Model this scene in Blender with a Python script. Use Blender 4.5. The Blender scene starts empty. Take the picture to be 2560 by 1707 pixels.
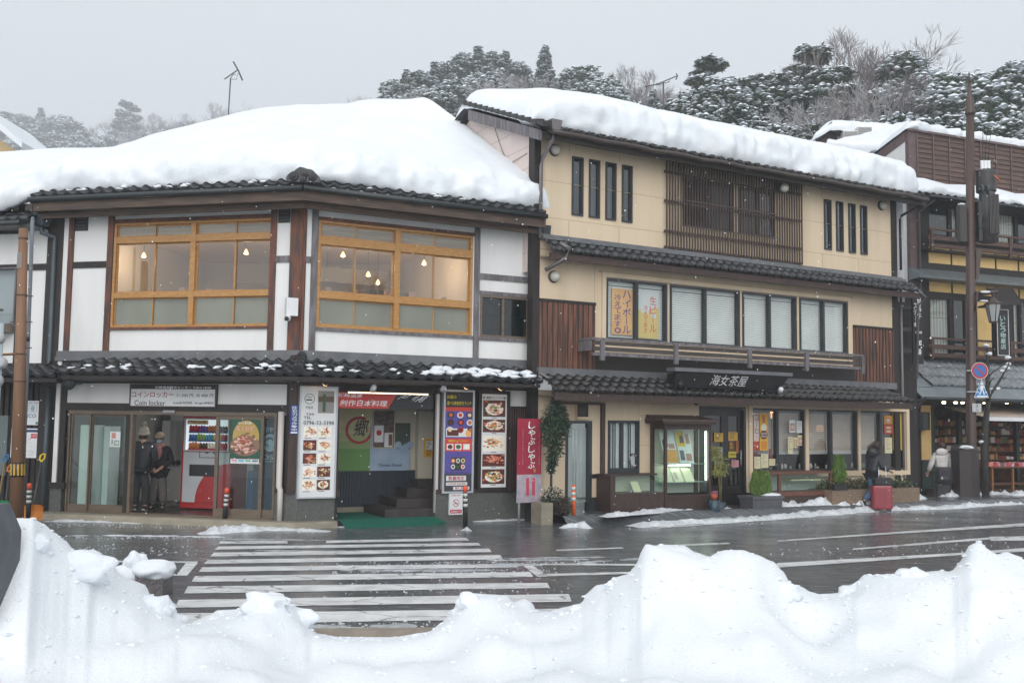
import bpy,math,random
from mathutils import Vector,Matrix,noise
C=bpy.data.collections.new("place");S=bpy.context.scene;S.collection.children.link(C)
# ---------------------------------------------------------------- camera
F=2453.0;PIT=math.atan(198.7/F);ROLL=0.0139;H=2.05
cp,sp=math.cos(PIT),math.sin(PIT)
fw=Vector((0,cp,sp));_u=Vector((0,-sp,cp));_x=Vector((1,0,0))
rt=_x*math.cos(ROLL)+_u*math.sin(ROLL);upv=-_x*math.sin(ROLL)+_u*math.cos(ROLL)
cd=bpy.data.cameras.new("camera");cam=bpy.data.objects.new("camera",cd);C.objects.link(cam)
cd.lens=F/2560*36;cd.sensor_width=36;cd.clip_start=.05;cd.clip_end=3000
M=Matrix((rt,upv,-fw)).transposed().to_4x4();M.translation=(0,0,H);cam.matrix_world=M
S.camera=cam
# ---------------------------------------------------------------- sky, sun, exposure
W=bpy.data.worlds.new("World");S.world=W;W.use_nodes=True
N=W.node_tree.nodes;K=W.node_tree.links;N.clear()
SUN_EL,SUN_AZ=math.radians(29),math.radians(182)
sky=N.new("ShaderNodeTexSky");sky.sky_type='NISHITA';sky.sun_disc=False
sky.sun_elevation=SUN_EL;sky.sun_rotation=SUN_AZ;sky.dust_density=8;sky.air_density=1.2;sky.ozone_density=2
hs=N.new("ShaderNodeHueSaturation");hs.inputs["Saturation"].default_value=.22
bg=N.new("ShaderNodeBackground");bg.inputs[1].default_value=.073
# overcast veil: grey cloud mixed over the clear sky
tc=N.new("ShaderNodeTexCoord");sx=N.new("ShaderNodeSeparateXYZ");mr=N.new("ShaderNodeMapRange")
mr.inputs[1].default_value=0;mr.inputs[2].default_value=.9;mr.inputs[3].default_value=0;mr.inputs[4].default_value=1
cr=N.new("ShaderNodeMix");cr.data_type='RGBA'
cr.inputs[6].default_value=(9.6,10.3,11.2,1);cr.inputs[7].default_value=(12.2,12.8,13.4,1)
ns=N.new("ShaderNodeTexNoise");ns.inputs["Scale"].default_value=1.6;ns.inputs["Detail"].default_value=4
nm=N.new("ShaderNodeMapRange");nm.inputs[3].default_value=.93;nm.inputs[4].default_value=1.07
mul=N.new("ShaderNodeMix");mul.data_type='RGBA';mul.blend_type='MULTIPLY';mul.inputs[0].default_value=1
mx=N.new("ShaderNodeMix");mx.data_type='RGBA';mx.inputs[0].default_value=.78
wo=N.new("ShaderNodeOutputWorld")
K.new(tc.outputs["Generated"],sx.inputs[0]);K.new(sx.outputs[2],mr.inputs[0]);K.new(mr.outputs[0],cr.inputs[0])
K.new(tc.outputs["Generated"],ns.inputs[0]);K.new(ns.outputs[0],nm.inputs[0])
K.new(cr.outputs[2],mul.inputs[6]);K.new(nm.outputs[0],mul.inputs[7])
K.new(sky.outputs[0],hs.inputs["Color"]);K.new(hs.outputs[0],mx.inputs[6]);K.new(mul.outputs[2],mx.inputs[7])
K.new(mx.outputs[2],bg.inputs[0]);K.new(bg.outputs[0],wo.inputs[0])
sd=bpy.data.lights.new("sun",'SUN');sun=bpy.data.objects.new("sun",sd);C.objects.link(sun)
sd.energy=1.5;sd.angle=math.radians(80);sd.color=(1,.985,.96)
sdir=Vector((math.sin(SUN_AZ)*math.cos(SUN_EL),math.cos(SUN_AZ)*math.cos(SUN_EL),math.sin(SUN_EL)))
sun.rotation_euler=sdir.to_track_quat('Z','Y').to_euler()
S.view_settings.view_transform='Standard';S.view_settings.look='None';S.view_settings.exposure=0.26
S.render.engine='CYCLES';S.cycles.use_denoising=True;S.cycles.max_bounces=8;S.cycles.volume_bounces=1;S.cycles.transparent_max_bounces=16
S.cycles.caustics_reflective=False;S.cycles.caustics_refractive=False;S.cycles.sample_clamp_indirect=6
# ---------------------------------------------------------------- measuring: photo pixel (2560 wide) -> place
def ray(q):return fw+rt*((q[0]-1280)/F)+upv*((853.5-q[1])/F)
def onz(q,z=0.0):d=ray(q);return Vector((0,0,H))+d*((z-H)/d.z)
def ond(q,D):d=ray(q);return Vector((0,0,H))+d*(D/d.y)
def mkz(w,x0,y0,x1):
 k=(x1-x0)/w
 return lambda X,Y:(x0+k*X,y0+k*Y)
z1=mkz(2321,0,400,740);z2=mkz(2321,0,860,740);z3=mkz(2352,680,440,1400);z4=mkz(2352,680,880,1400)
z5=mkz(2352,1300,240,2300);z6=mkz(1782,1340,880,1840);z7=mkz(1782,1800,880,2300)
z8=mkz(543,2200,260,2560);z9=mkz(1069,2260,860,2560);pp=mkz(2352,0,0,2560)
class Fac:
 def __init__(s,o,ang):
  s.o=Vector(o);a=math.radians(ang);s.u=Vector((math.sin(a),math.cos(a),0));s.n=Vector((s.u.y,-s.u.x,0));s.ang=ang
 def P(s,u,z,d=0):return Vector((s.o.x,s.o.y,0))+s.u*u+s.n*d+Vector((0,0,z))
 def uz(s,q,d=0):
  v=ray(q);o=Vector((s.o.x,s.o.y,0))+s.n*d;t=o.dot(s.n)/v.dot(s.n);p=v*t
  return (p-o).dot(s.u),H+p.z
 def R(s,a,b,d=0):
  ua,za=s.uz(a,d);ub,zb=s.uz(b,d);return ua,ub,zb,za
# ---------------------------------------------------------------- mesh builder
class MB:
 def __init__(s):s.v=[];s.f=[];s.mi=[];s.sm=[]
 def face(s,pts,mi=0,sm=False):
  k=len(s.v);s.v+=[Vector(p) for p in pts];s.f.append(tuple(range(k,k+len(pts))));s.mi.append(mi);s.sm.append(sm)
 def mesh(s,vs,fs,mi=0,sm=False):
  k=len(s.v);s.v+=[Vector(p) for p in vs]
  for f in fs:s.f.append(tuple(i+k for i in f));s.mi.append(mi);s.sm.append(sm)
 def hexa(s,p,mi=0):
  s.mesh(p,[(3,2,1,0),(4,5,6,7),(0,1,5,4),(1,2,6,5),(2,3,7,6),(3,0,4,7)],mi)
 def box(s,a,b,mi=0):
  x0,y0,z0=a;x1,y1,z1_=b
  s.hexa([(x0,y0,z0),(x1,y0,z0),(x1,y1,z0),(x0,y1,z0),(x0,y0,z1_),(x1,y0,z1_),(x1,y1,z1_),(x0,y1,z1_)],mi)
 def fb(s,f,r,d0,d1,mi=0):
  u0,u1,a,b=r;P=f.P
  s.hexa([P(u0,a,d1),P(u1,a,d1),P(u1,a,d0),P(u0,a,d0),P(u0,b,d1),P(u1,b,d1),P(u1,b,d0),P(u0,b,d0)],mi)
 def fq(s,f,r,d,mi=0):
  u0,u1,a,b=r;s.face([f.P(u0,a,d),f.P(u1,a,d),f.P(u1,b,d),f.P(u0,b,d)],mi)
 def ring(s,f,r,w,d0,d1,mi=0,wb=None,wt=None):
  u0,u1,a,b=r;wb=w if wb is None else wb;wt=w if wt is None else wt
  s.fb(f,(u0,u0+w,a,b),d0,d1,mi);s.fb(f,(u1-w,u1,a,b),d0,d1,mi)
  s.fb(f,(u0+w,u1-w,a,a+wb),d0,d1,mi);s.fb(f,(u0+w,u1-w,b-wt,b),d0,d1,mi)
 def tube(s,pts,rad,n=8,mi=0,cap=True,sm=True):
  pts=[Vector(p) for p in pts];k=len(s.v);m=len(pts)
  if not hasattr(rad,'__len__'):rad=[rad]*m
  for i,p in enumerate(pts):
   t=(pts[min(i+1,m-1)]-pts[max(i-1,0)]).normalized()
   a=t.cross(Vector((0,0,1)) if abs(t.z)<.9 else Vector((1,0,0))).normalized();b=t.cross(a)
   for j in range(n):
    q=2*math.pi*j/n;s.v.append(p+(a*math.cos(q)+b*math.sin(q))*rad[i])
  for i in range(m-1):
   for j in range(n):
    s.f.append((k+i*n+j,k+(i+1)*n+j,k+(i+1)*n+(j+1) % n,k+i*n+(j+1) % n));s.mi.append(mi);s.sm.append(sm)
  if cap:
   s.f.append(tuple(k+j for j in range(n)));s.f.append(tuple(k+(m-1)*n+n-1-j for j in range(n)));s.mi+=[mi,mi];s.sm+=[False,False]
 def lathe(s,o,prof,n=16,mi=0,ax=None,sm=True):
  o=Vector(o);ax=Vector(ax or (0,0,1)).normalized();s.tube([o+ax*h for r,h in prof],[max(r,1e-4) for r,h in prof],n,mi,True,sm)
 def blob(s,o,r,seed=0,amp=.25,sub=2,mi=0,sm=True,fr=1.6):
  vs,fs=ico(sub);r=Vector(r) if hasattr(r,'__len__') else Vector((r,r,r));o=Vector(o);out=[]
  for v in vs:
   k=1+amp*noise.noise(v*fr+Vector((seed*3.1,seed*1.7,seed)));out.append(o+Vector((v.x*r.x*k,v.y*r.y*k,v.z*r.z*k)))
  s.mesh(out,fs,mi,sm)
 def grid(s,fn,nu,nv,mi=0,sm=True,keep=None):
  k=len(s.v)
  for i in range(nu+1):
   for j in range(nv+1):s.v.append(Vector(fn(i/nu,j/nv)))
  for i in range(nu):
   for j in range(nv):
    q=(k+i*(nv+1)+j,k+(i+1)*(nv+1)+j,k+(i+1)*(nv+1)+j+1,k+i*(nv+1)+j+1)
    if keep and not keep(q,s.v):continue
    s.f.append(q);s.mi.append(mi);s.sm.append(sm)
 def disc(s,f,u,z,ru,rz,d,mi=0,n=14,a0=0,a1=2*math.pi,rin=0):
  ps=[(u+ru*math.cos(a0+(a1-a0)*i/n),z+rz*math.sin(a0+(a1-a0)*i/n)) for i in range(n+1)]
  if rin:
   qs=[(u+ru*rin*math.cos(a0+(a1-a0)*i/n),z+rz*rin*math.sin(a0+(a1-a0)*i/n)) for i in range(n+1)]
   for i in range(n):s.face([f.P(*qs[i],d),f.P(*ps[i],d),f.P(*ps[i+1],d),f.P(*qs[i+1],d)],mi)
  else:s.face([f.P(a,b,d) for a,b in ps[:n]],mi)
 def poly(s,f,pts,d,mi=0):s.face([f.P(a,b,d) for a,b in pts],mi)
 def text(s,f,txt,r,d,mi=0,vert=False,fit=True,slant=0,pad=.05):
  u0,u1,a,b=r
  if vert:
   n=len(txt);h=(b-a)/n
   for i,ch in enumerate(txt):
    if ch in ' 　':continue
    rr=(u0,u1,b-(i+1)*h+h*pad,b-i*h-h*pad)
    if ch=='ー':s.fb(f,((u0+u1)/2-(u1-u0)*.05,(u0+u1)/2+(u1-u0)*.05,rr[2],rr[3]),d-.001,d+.001,mi);continue
    s.text(f,ch,rr,d,mi,False,True,slant)
   return
  vs,fs=glyphs(txt)
  if not vs:return
  xs=[v[0] for v in vs];ys=[v[1] for v in vs];w=max(xs)-min(xs) or 1;h=max(ys)-min(ys) or 1
  x0,y0=min(xs),min(ys);su=(u1-u0)/w;sz=(b-a)/h
  if not fit:su=sz=min(su,sz)
  s.mesh([f.P(u0+(x-x0)*su+slant*(y-y0)*sz,a+(y-y0)*sz,d) for x,y in vs],fs,mi)
 def out(s,name,mats,parent=None,loc=None,kind=None):
  if not isinstance(mats,(list,tuple)):mats=[mats]
  me=bpy.data.meshes.new(name);o=Vector((0,0,0))
  if loc is not None:o=Vector(loc)
  elif parent is not None:o=parent.matrix_basis.translation.copy() if parent.parent is None else parent.parent.matrix_basis.translation.copy()
  me.from_pydata([tuple(v-o) for v in s.v],[],s.f)
  for m in mats:me.materials.append(m)
  me.polygons.foreach_set("material_index",s.mi);me.polygons.foreach_set("use_smooth",s.sm);me.update()
  ob=bpy.data.objects.new(name,me);C.objects.link(ob)
  if parent is not None:ob.parent=parent
  else:ob.location=o
  if kind:ob['kind']=kind
  return ob
_ico={}
def ico(n):
 if n in _ico:return _ico[n]
 import bmesh
 bm=bmesh.new();bmesh.ops.create_icosphere(bm,subdivisions=n,radius=1)
 _ico[n]=([v.co.copy() for v in bm.verts],[tuple(v.index for v in f.verts) for f in bm.faces]);bm.free();return _ico[n]
_gl={}
BOLD=[.012]
def glyphs(t):
 key=(t,BOLD[0])
 if key in _gl:return _gl[key]
 c=bpy.data.curves.new('t','FONT');c.body=t;c.resolution_u=3;c.offset=BOLD[0];o=bpy.data.objects.new('t',c);S.collection.objects.link(o)
 dg=bpy.context.evaluated_depsgraph_get();e=o.evaluated_get(dg);m=e.to_mesh()
 r=([(v.co.x,v.co.y) for v in m.vertices],[tuple(p.vertices) for p in m.polygons])
 e.to_mesh_clear();bpy.data.objects.remove(o);bpy.data.curves.remove(c);_gl[key]=r;return r
def thing(name,label,cat,loc=(0,0,0),group=None):
 o=bpy.data.objects.new(name,None);C.objects.link(o);o.location=loc;o.empty_display_size=.2
 return tag(o,label,cat,group)
def tag(o,label,cat,group=None,kind=None):
 if label:o['label']=label
 if cat:o['category']=cat
 if group:o['group']=group
 if kind:o['kind']=kind
 return o
def dup(root,loc,rz=0,sc=1,label=None):
 r=root.copy();C.objects.link(r);r.location=loc;r.rotation_euler=(0,0,rz);r.scale=(sc,sc,sc) if not hasattr(sc,'__len__') else sc
 if label:r['label']=label
 for ch in list(root.children):
  c=ch.copy();C.objects.link(c);c.parent=r
  for g in ch.children:
   e=g.copy();C.objects.link(e);e.parent=c
 return r
# ---------------------------------------------------------------- materials
def mat(name,col,col2=None,rough=.6,sc=(8,8,8),lo=.35,hi=.65,bump=0,bsc=None,metal=0,spec=.5,emit=0,det=4,dist=0,rough2=None,alpha=None,coat=0):
 m=bpy.data.materials.new(name);m.use_nodes=True;n=m.node_tree.nodes;k=m.node_tree.links;b=n["Principled BSDF"]
 c4=lambda c:(c[0],c[1],c[2],1)
 b.inputs["Base Color"].default_value=c4(col);b.inputs["Roughness"].default_value=rough;b.inputs["Metallic"].default_value=metal
 b.inputs["Specular IOR Level"].default_value=spec
 if coat:b.inputs["Coat Weight"].default_value=coat
 if emit:b.inputs["Emission Color"].default_value=c4(col);b.inputs["Emission Strength"].default_value=emit
 if col2 or bump or rough2 is not None:
  t=n.new("ShaderNodeTexCoord");mp=n.new("ShaderNodeMapping");mp.inputs["Scale"].default_value=sc
  nz=n.new("ShaderNodeTexNoise");nz.inputs["Scale"].default_value=1;nz.inputs["Detail"].default_value=det;nz.inputs["Distortion"].default_value=dist
  k.new(t.outputs["Object"],mp.inputs[0]);k.new(mp.outputs[0],nz.inputs[0])
  r=n.new("ShaderNodeMapRange");r.inputs[1].default_value=lo;r.inputs[2].default_value=hi;k.new(nz.outputs[0],r.inputs[0])
  if col2:
   x=n.new("ShaderNodeMix");x.data_type='RGBA';x.inputs[6].default_value=c4(col);x.inputs[7].default_value=c4(col2)
   k.new(r.outputs[0],x.inputs[0]);k.new(x.outputs[2],b.inputs["Base Color"])
  if rough2 is not None:
   q=n.new("ShaderNodeMapRange");q.inputs[1].default_value=0;q.inputs[2].default_value=1;q.inputs[3].default_value=rough;q.inputs[4].default_value=rough2
   k.new(r.outputs[0],q.inputs[0]);k.new(q.outputs[0],b.inputs["Roughness"])
  if bump:
   bp=n.new("ShaderNodeBump");bp.inputs["Strength"].default_value=bump;bp.inputs["Distance"].default_value=.02
   if bsc:
    m2=n.new("ShaderNodeMapping");m2.inputs["Scale"].default_value=bsc;n2=n.new("ShaderNodeTexNoise");n2.inputs["Scale"].default_value=1;n2.inputs["Detail"].default_value=3
    k.new(t.outputs["Object"],m2.inputs[0]);k.new(m2.outputs[0],n2.inputs[0]);k.new(n2.outputs[0],bp.inputs["Height"])
   else:k.new(nz.outputs[0],bp.inputs["Height"])
   k.new(bp.outputs[0],b.inputs["Normal"])
 return m
def glass(name,tint=(.9,.93,.92),refl=1.0,rough=.02):
 m=bpy.data.materials.new(name);m.use_nodes=True;n=m.node_tree.nodes;k=m.node_tree.links;n.clear()
 t=n.new("ShaderNodeBsdfTransparent");t.inputs[0].default_value=(*tint,1);g=n.new("ShaderNodeBsdfGlossy");g.inputs["Roughness"].default_value=rough
 fr=n.new("ShaderNodeFresnel");fr.inputs[0].default_value=1.52;mu=n.new("ShaderNodeMath");mu.operation='MULTIPLY';mu.use_clamp=True;mu.inputs[1].default_value=1.9*refl
 x=n.new("ShaderNodeMixShader");o=n.new("ShaderNodeOutputMaterial");ge=n.new("ShaderNodeNewGeometry");iv=n.new("ShaderNodeMath");iv.operation='SUBTRACT';iv.inputs[0].default_value=1;m2=n.new("ShaderNodeMath");m2.operation='MULTIPLY'
 k.new(ge.outputs["Backfacing"],iv.inputs[1]);k.new(fr.outputs[0],m2.inputs[0]);k.new(iv.outputs[0],m2.inputs[1]);k.new(m2.outputs[0],mu.inputs[0])
 k.new(mu.outputs[0],x.inputs[0]);k.new(t.outputs[0],x.inputs[1]);k.new(g.outputs[0],x.inputs[2]);k.new(x.outputs[0],o.inputs[0]);return m
_cm={}
def flat(col,rough=.55,emit=0):
 key=(tuple(col),rough,emit)
 if key not in _cm:_cm[key]=mat('paint',col,rough=rough,emit=emit)
 return _cm[key]
def hexc(h):
 c=[int(h[i:i+2],16)/255 for i in (0,2,4)];return tuple(x/12.92 if x<.04045 else ((x+.055)/1.055)**2.4 for x in c)
SNOW=mat('snow',(.79,.82,.85),(.735,.775,.82),.75,(1.3,1.3,1.3),bump=.4,bsc=(40,40,40),spec=.25)
PLASTER=mat('white plaster',(.76,.76,.75),(.66,.66,.645),.8,(2.2,2.2,.35),.45,.8,bump=.03,bsc=(60,60,60))
WOOD_DARK=mat('dark stained timber',(.022,.0145,.012),(.011,.0085,.008),.6,(30,30,3),bump=.15)
WOOD_RED=mat('reddish worn timber',(.17,.055,.026),(.055,.032,.028),.6,(9,9,2.2),.38,.62,bump=.15)
WOOD_GREY=mat('weathered grey timber',(.19,.185,.2),(.105,.09,.09),.8,(14,14,2.5),bump=.2)
WOOD_ORANGE=mat('varnished pine',(.47,.245,.07),(.36,.17,.045),.4,(10,10,40),bump=.05,coat=.2)
WOOD_PANEL=mat('stained cedar boards',(.2,.078,.042),(.032,.02,.016),.6,(20,20,1.1),.38,.66,bump=.2,det=6)
WOOD_CASE=mat('brown cabinet wood',(.062,.036,.028),(.034,.02,.017),.5,(26,26,2.5),bump=.08)
WOOD_CHERRY=mat('reddish cabinet wood',(.17,.07,.045),(.11,.045,.03),.45,(14,14,14))
TILE=mat('grey glazed roof tile',(.028,.031,.035),(.013,.0145,.017),.3,(6,6,6),bump=.05,bsc=(30,30,30),rough2=.5)
TILE_BROWN=mat('dark brown glazed roof tile',(.017,.016,.016),(.01,.009,.009),.25,(6,6,6),rough2=.42)
FLASH=mat('grey flashing metal',(.15,.155,.165),(.11,.113,.122),.45,(4,4,4))
GUTTER=mat('dark green gutter',(.028,.036,.04),(.02,.024,.026),.35,(5,5,5))
PIPE=mat('dark teal downpipe',(.06,.085,.1),(.045,.065,.078),.4,(5,5,2))
PIPE_GREY=mat('mauve grey downpipe',(.19,.175,.18),(.15,.135,.14),.4,(5,5,2))
BEIGE=mat('beige render siding',(.655,.53,.38),(.565,.45,.31),.75,(2.5,2.5,.35),.42,.8,bump=.08,bsc=(45,45,45))
BEIGE_LINE=flat((.4,.31,.19),.8)
PINK=mat('pale pink siding',(.67,.57,.53),(.62,.525,.49),.7,(2,2,2))
PINK_LINE=flat((.43,.35,.32),.8)
STONE=mat('grey green granite plinth',(.12,.125,.115),(.055,.06,.055),.55,(60,60,60),.4,.6,bump=.2)
CONC=mat('damp concrete',(.3,.265,.2),(.21,.185,.14),.6,(2.5,2.5,6),.35,.7,bump=.1,bsc=(40,40,40))
BLACK=mat('black metal',(.016,.017,.02),rough=.4)
BLACK_SASH=mat('black aluminium sash',(.02,.024,.028),(.03,.035,.04),.35,(3,3,3))
BRONZE=mat('bronze aluminium sash',(.155,.115,.08),(.12,.09,.065),.4,(3,3,12))
BLIND=mat('pale slatted blind',(.62,.64,.62),(.52,.54,.52),.6,(.5,.5,.5))
WHITE=mat('white enamel',(.74,.75,.76),(.68,.69,.7),.4,(3,3,3))
POLE_BROWN=mat('brown painted steel',(.075,.045,.036),(.05,.031,.027),.45,(5,5,1.2),.35,.7)
GLASS=glass('window glass');GLASS_DARK=glass('shop window glass',(.82,.85,.84),1.1)
GLASS_CASE=glass('showcase glass',(.9,.96,.93),.7)
LAMP_WARM=mat('lit lamp',(1,.62,.3),emit=9);WHITE_TXT=flat((.8,.8,.8));BLACK_TXT=flat((.02,.02,.022))
FROST=mat('frosted lamp globe',(.6,.58,.52),(.52,.5,.45),.3,(6,6,6))
YELLOW_WALL=mat('yellow render',(.76,.53,.22),(.66,.45,.18),.75,(2,2,2))
# ================================================================ shared building helpers
zA=mkz(1568,2200,300,2560);zB=mkz(1568,2200,620,2560);zC=mkz(682,0,500,200);zD=mkz(950,520,1000,720)
L=Fac(onz((742,1318)),103.4);R=Fac(onz((742,1318)),63.5);B=Fac(onz((1480,1296)),60.8)
_b=(L.n+R.n)/(1+L.n.dot(R.n))
def Cm(d,z):return Vector((L.o.x,L.o.y,0))+_b*d+Vector((0,0,z))
def wall(mb,f,U0,U1,Z0,Z1,holes,d0=-.12,d1=0,mi=0,mr=None):
 us=sorted({U0,U1,*[min(max(h[i],U0),U1) for h in holes for i in (0,1)]});zs=sorted({Z0,Z1,*[min(max(h[i],Z0),Z1) for h in holes for i in (2,3)]})
 for i in range(len(us)-1):
  for j in range(len(zs)-1):
   cu,cz=(us[i]+us[i+1])/2,(zs[j]+zs[j+1])/2
   if any(h[0]<cu<h[1] and h[2]<cz<h[3] for h in holes):continue
   mb.fq(f,(us[i],us[i+1],zs[j],zs[j+1]),d1,mi)
   mb.face([f.P(us[i+1],zs[j],d0),f.P(us[i],zs[j],d0),f.P(us[i],zs[j+1],d0),f.P(us[i+1],zs[j+1],d0)],mi)
 mr=mi if mr is None else mr
 for a,b,c,d in list(holes)+[(U0,U1,Z0,Z1)]:
  for p,q in (((a,c),(b,c)),((b,c),(b,d)),((b,d),(a,d)),((a,d),(a,c))):
   mb.face([f.P(*p,d1),f.P(*q,d1),f.P(*q,d0),f.P(*p,d0)],mr)
def tiles(mb,bl,br,tl,tr,rows,tw,amp,lip=.04,discs=False,mi=0,k=8):
 n=max(1,round((br-bl).length/tw));Nn=(br-bl).cross(tl-bl).normalized()
 if Nn.z<0:Nn=-Nn
 prof=[]
 for i in range(k):
  f=i/k;c=math.cos(2*math.pi*(f-.15));prof.append(amp*(max(0,c)**.8-.35*max(0,-c)))
 for r in range(rows):
  for t0,t1 in ((r/rows,(r+1.06)/rows),):
   base=len(mb.v);m=n*k+1
   jit=[random.uniform(-.006,.006) for _ in range(n+1)]
   for (t,up) in ((t0,-lip),(t0,lip*.6),(t1,-lip*.2)):
    for i in range(m):
     s=i/(m-1);p=bl.lerp(br,s).lerp(tl.lerp(tr,s),t)
     mb.v.append(p+Nn*((prof[i % k] if up !=-lip or r>0 else prof[i % k]*.8)+up+jit[i//k]))
   for q in range(2):
    for i in range(m-1):
     mb.f.append((base+q*m+i,base+q*m+i+1,base+(q+1)*m+i+1,base+(q+1)*m+i));mb.mi.append(mi);mb.sm.append(q==1)
 if discs:
  out=(bl-tl);out.z=0;out.normalize()
  for i in range(n):
   p=bl.lerp(br,(i+.15)/n)+Nn*(amp*.55);mb.lathe(p-out*.01,[(discs,0),(discs,.035),(discs*.75,.05),(discs*.7,.045)],10,mi,out)
def gutter(mb,a,b,r=.05,mi=0):mb.tube([a,b],r,8,mi)
def smooth(a,b,x):t=min(1,max(0,(x-a)/(b-a)));return t*t*(3-2*t)
def snow_cap(mb,st,over=.14,nseg=14,seed=0,ends=(True,True),back=.8,edge=.1,rz=.25):
 """st = [(eave, ridge, thickness)], left to right"""
 cum=[0]
 for a,b in zip(st,st[1:]):cum.append(cum[-1]+max((b[0]-a[0]).length,.02))
 tot=cum[-1];ns=int(tot/.075);A=[]
 for k in range(ns+1):
  s=tot*k/ns;i=max(j for j in range(len(cum)) if cum[j]<=s+1e-9);i=min(i,len(st)-2);t=(s-cum[i])/(cum[i+1]-cum[i])
  A.append((st[i][0].lerp(st[i+1][0],t),st[i][1].lerp(st[i+1][1],t),st[i][2]*(1-t)+st[i+1][2]*t,s))
 for _ in range(6):
  A=[A[0]]+[((A[i-1][0]+A[i][0]*2+A[i+1][0])/4,(A[i-1][1]+A[i][1]*2+A[i+1][1])/4,A[i][2],A[i][3]) for i in range(1,len(A)-1)]+[A[-1]]
 nt=44;base=len(mb.v)
 for e,r,th,s in A:
  up=Vector((0,0,1));sl=r-e;o=Vector((e.x-r.x,e.y-r.y,0)).normalized()
  ee=1.0
  if ends[0]:ee*=math.sqrt(max(0.0,1-max(0,1-s/.35)**2))
  if ends[1]:ee*=math.sqrt(max(0.0,1-max(0,1-(tot-s)/.35)**2))
  n1=noise.noise(Vector((s*.9,seed,0)));n2=noise.noise(Vector((s*3.1,seed+5,0)));n3=noise.noise(Vector((s*8,seed+9,0)))
  for j in range(nt+1):
   if j<=14:
    a=math.radians(-95+185*j/14);T=th*(.92+.18*n1)*ee
    q=.45+.55*math.sin(a)
    p=e+sl.normalized()*(edge+.10*n2+.10*n1)+o*((over+.05*n1)*math.cos(a)*ee)+up*(T*max(q,-.12))
    w=(.11*noise.noise(p*1.3+Vector((seed,0,0)))+.06*noise.noise(p*3.3+Vector((0,seed,0)))+.028*noise.noise(p*8)+.012*noise.noise(p*19))*ee;p=p+o*w+up*w*.5
    if j==0:p=p+sl.normalized()*.5
   elif j<=36:
    t=(j-14)/22;T=th*ee*(1+.10*noise.noise(Vector((s*.5,t*3,seed+1)))+.03*noise.noise(Vector((s*1.5,t*9,seed+2))))+.05*ee*(1-t)**3*noise.noise(Vector((s*3,t*16,seed)))
    b0=e+sl.normalized()*(edge+.10*n2*(1-t)**6+.10*n1*(1-t)**3);p=b0.lerp(r,t)+up*(T+.0*t)
    p=p-up*(rz*max(0,t-.82)**2/.0324*.5*th)
   else:
    a=(j-36)/8;T=th*ee;p=r-o*(back*a)+up*(T*(1-.125*rz/.25*1)-.0-(a**2)*(T+.5))
   mb.v.append(p)
 m=nt+1
 for i in range(len(A)-1):
  for j in range(nt):
   mb.f.append((base+i*m+j,base+(i+1)*m+j,base+(i+1)*m+j+1,base+i*m+j+1));mb.mi.append(0);mb.sm.append(True)
 for i in ([] if ends[0] else [0])+([] if ends[1] else [len(A)-1]):mb.f.append(tuple(base+i*m+j for j in range(m)));mb.mi.append(0);mb.sm.append(False)
def post(f,a,b,z0,z1,mt,par,d1=.035,name='post'):
 m=MB();m.fb(f,(f.uz(a)[0],f.uz(b)[0],z0,z1),-.01,d1);return m.out(name,mt,par)
def beam(f,u0,u1,qa,qb,mt,par,d1=.03,name='beam'):
 m=MB();m.fb(f,(u0,u1,f.uz(qb)[1],f.uz(qa)[1]),-.01,d1);return m.out(name,mt,par)
def room(f,r,d0,d1,par,mw,mf,mc,name='interior'):
 """open-fronted box behind a facade"""
 u0,u1,a,b=r;m=MB();P=f.P
 m.face([P(u0,a,d0),P(u1,a,d0),P(u1,b,d0),P(u0,b,d0)],0)
 m.face([P(u0,a,d1),P(u0,a,d0),P(u0,b,d0),P(u0,b,d1)],0);m.face([P(u1,a,d0),P(u1,a,d1),P(u1,b,d1),P(u1,b,d0)],0)
 m.face([P(u0,a,d1),P(u1,a,d1),P(u1,a,d0),P(u0,a,d0)],1);m.face([P(u0,b,d0),P(u1,b,d0),P(u1,b,d1),P(u0,b,d1)],2)
 return m.out(name,[mw,mf,mc],par)
def sl_text(mb,f,t,r,d,mi,**k):mb.text(f,t,r,d,mi,**k)
FOODC=['c86a3c','e8c9a0','7a9a3a','d84a30','f2ede0','5a2a20','e0907a','3a6030','f0b060','b05040']
def food(mb,f,r,d,seed,mats,bgi):
 """a menu photograph: plate and heaps of food as flat patches"""
 rn=random.Random(seed);u0,u1,a,b=r;w,h=u1-u0,b-a;mb.fq(f,r,d,bgi);n=len(mats);plate=rn.random()<.55
 cx,cy=rn.uniform(.42,.58),rn.uniform(.42,.55)
 if plate and n>6:mb.disc(f,u0+w*cx,a+h*cy,w*.4,h*.36,d+.0008,mats[4],18)
 for i in range(58):
  q=rn.uniform(.025,.085);x,y=u0+w*min(.93,max(.07,rn.gauss(cx,.19))),a+h*min(.92,max(.08,rn.gauss(cy,.17)));ru,rz=min(w*q*rn.uniform(.6,1.6),x-u0,u1-x),min(h*q*rn.uniform(.6,1.3),y-a,b-y);o=rn.uniform(0,6)
  mb.disc(f,x,y,ru,rz,d+.001+i*.00006,mats[rn.choice([0,1,2,3,6,7,8,9,1,6,4,5]) % n],rn.choice([4,5,7]),o,o+2*math.pi)
FOODM=[flat(hexc(c),.5) for c in FOODC]
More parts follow.
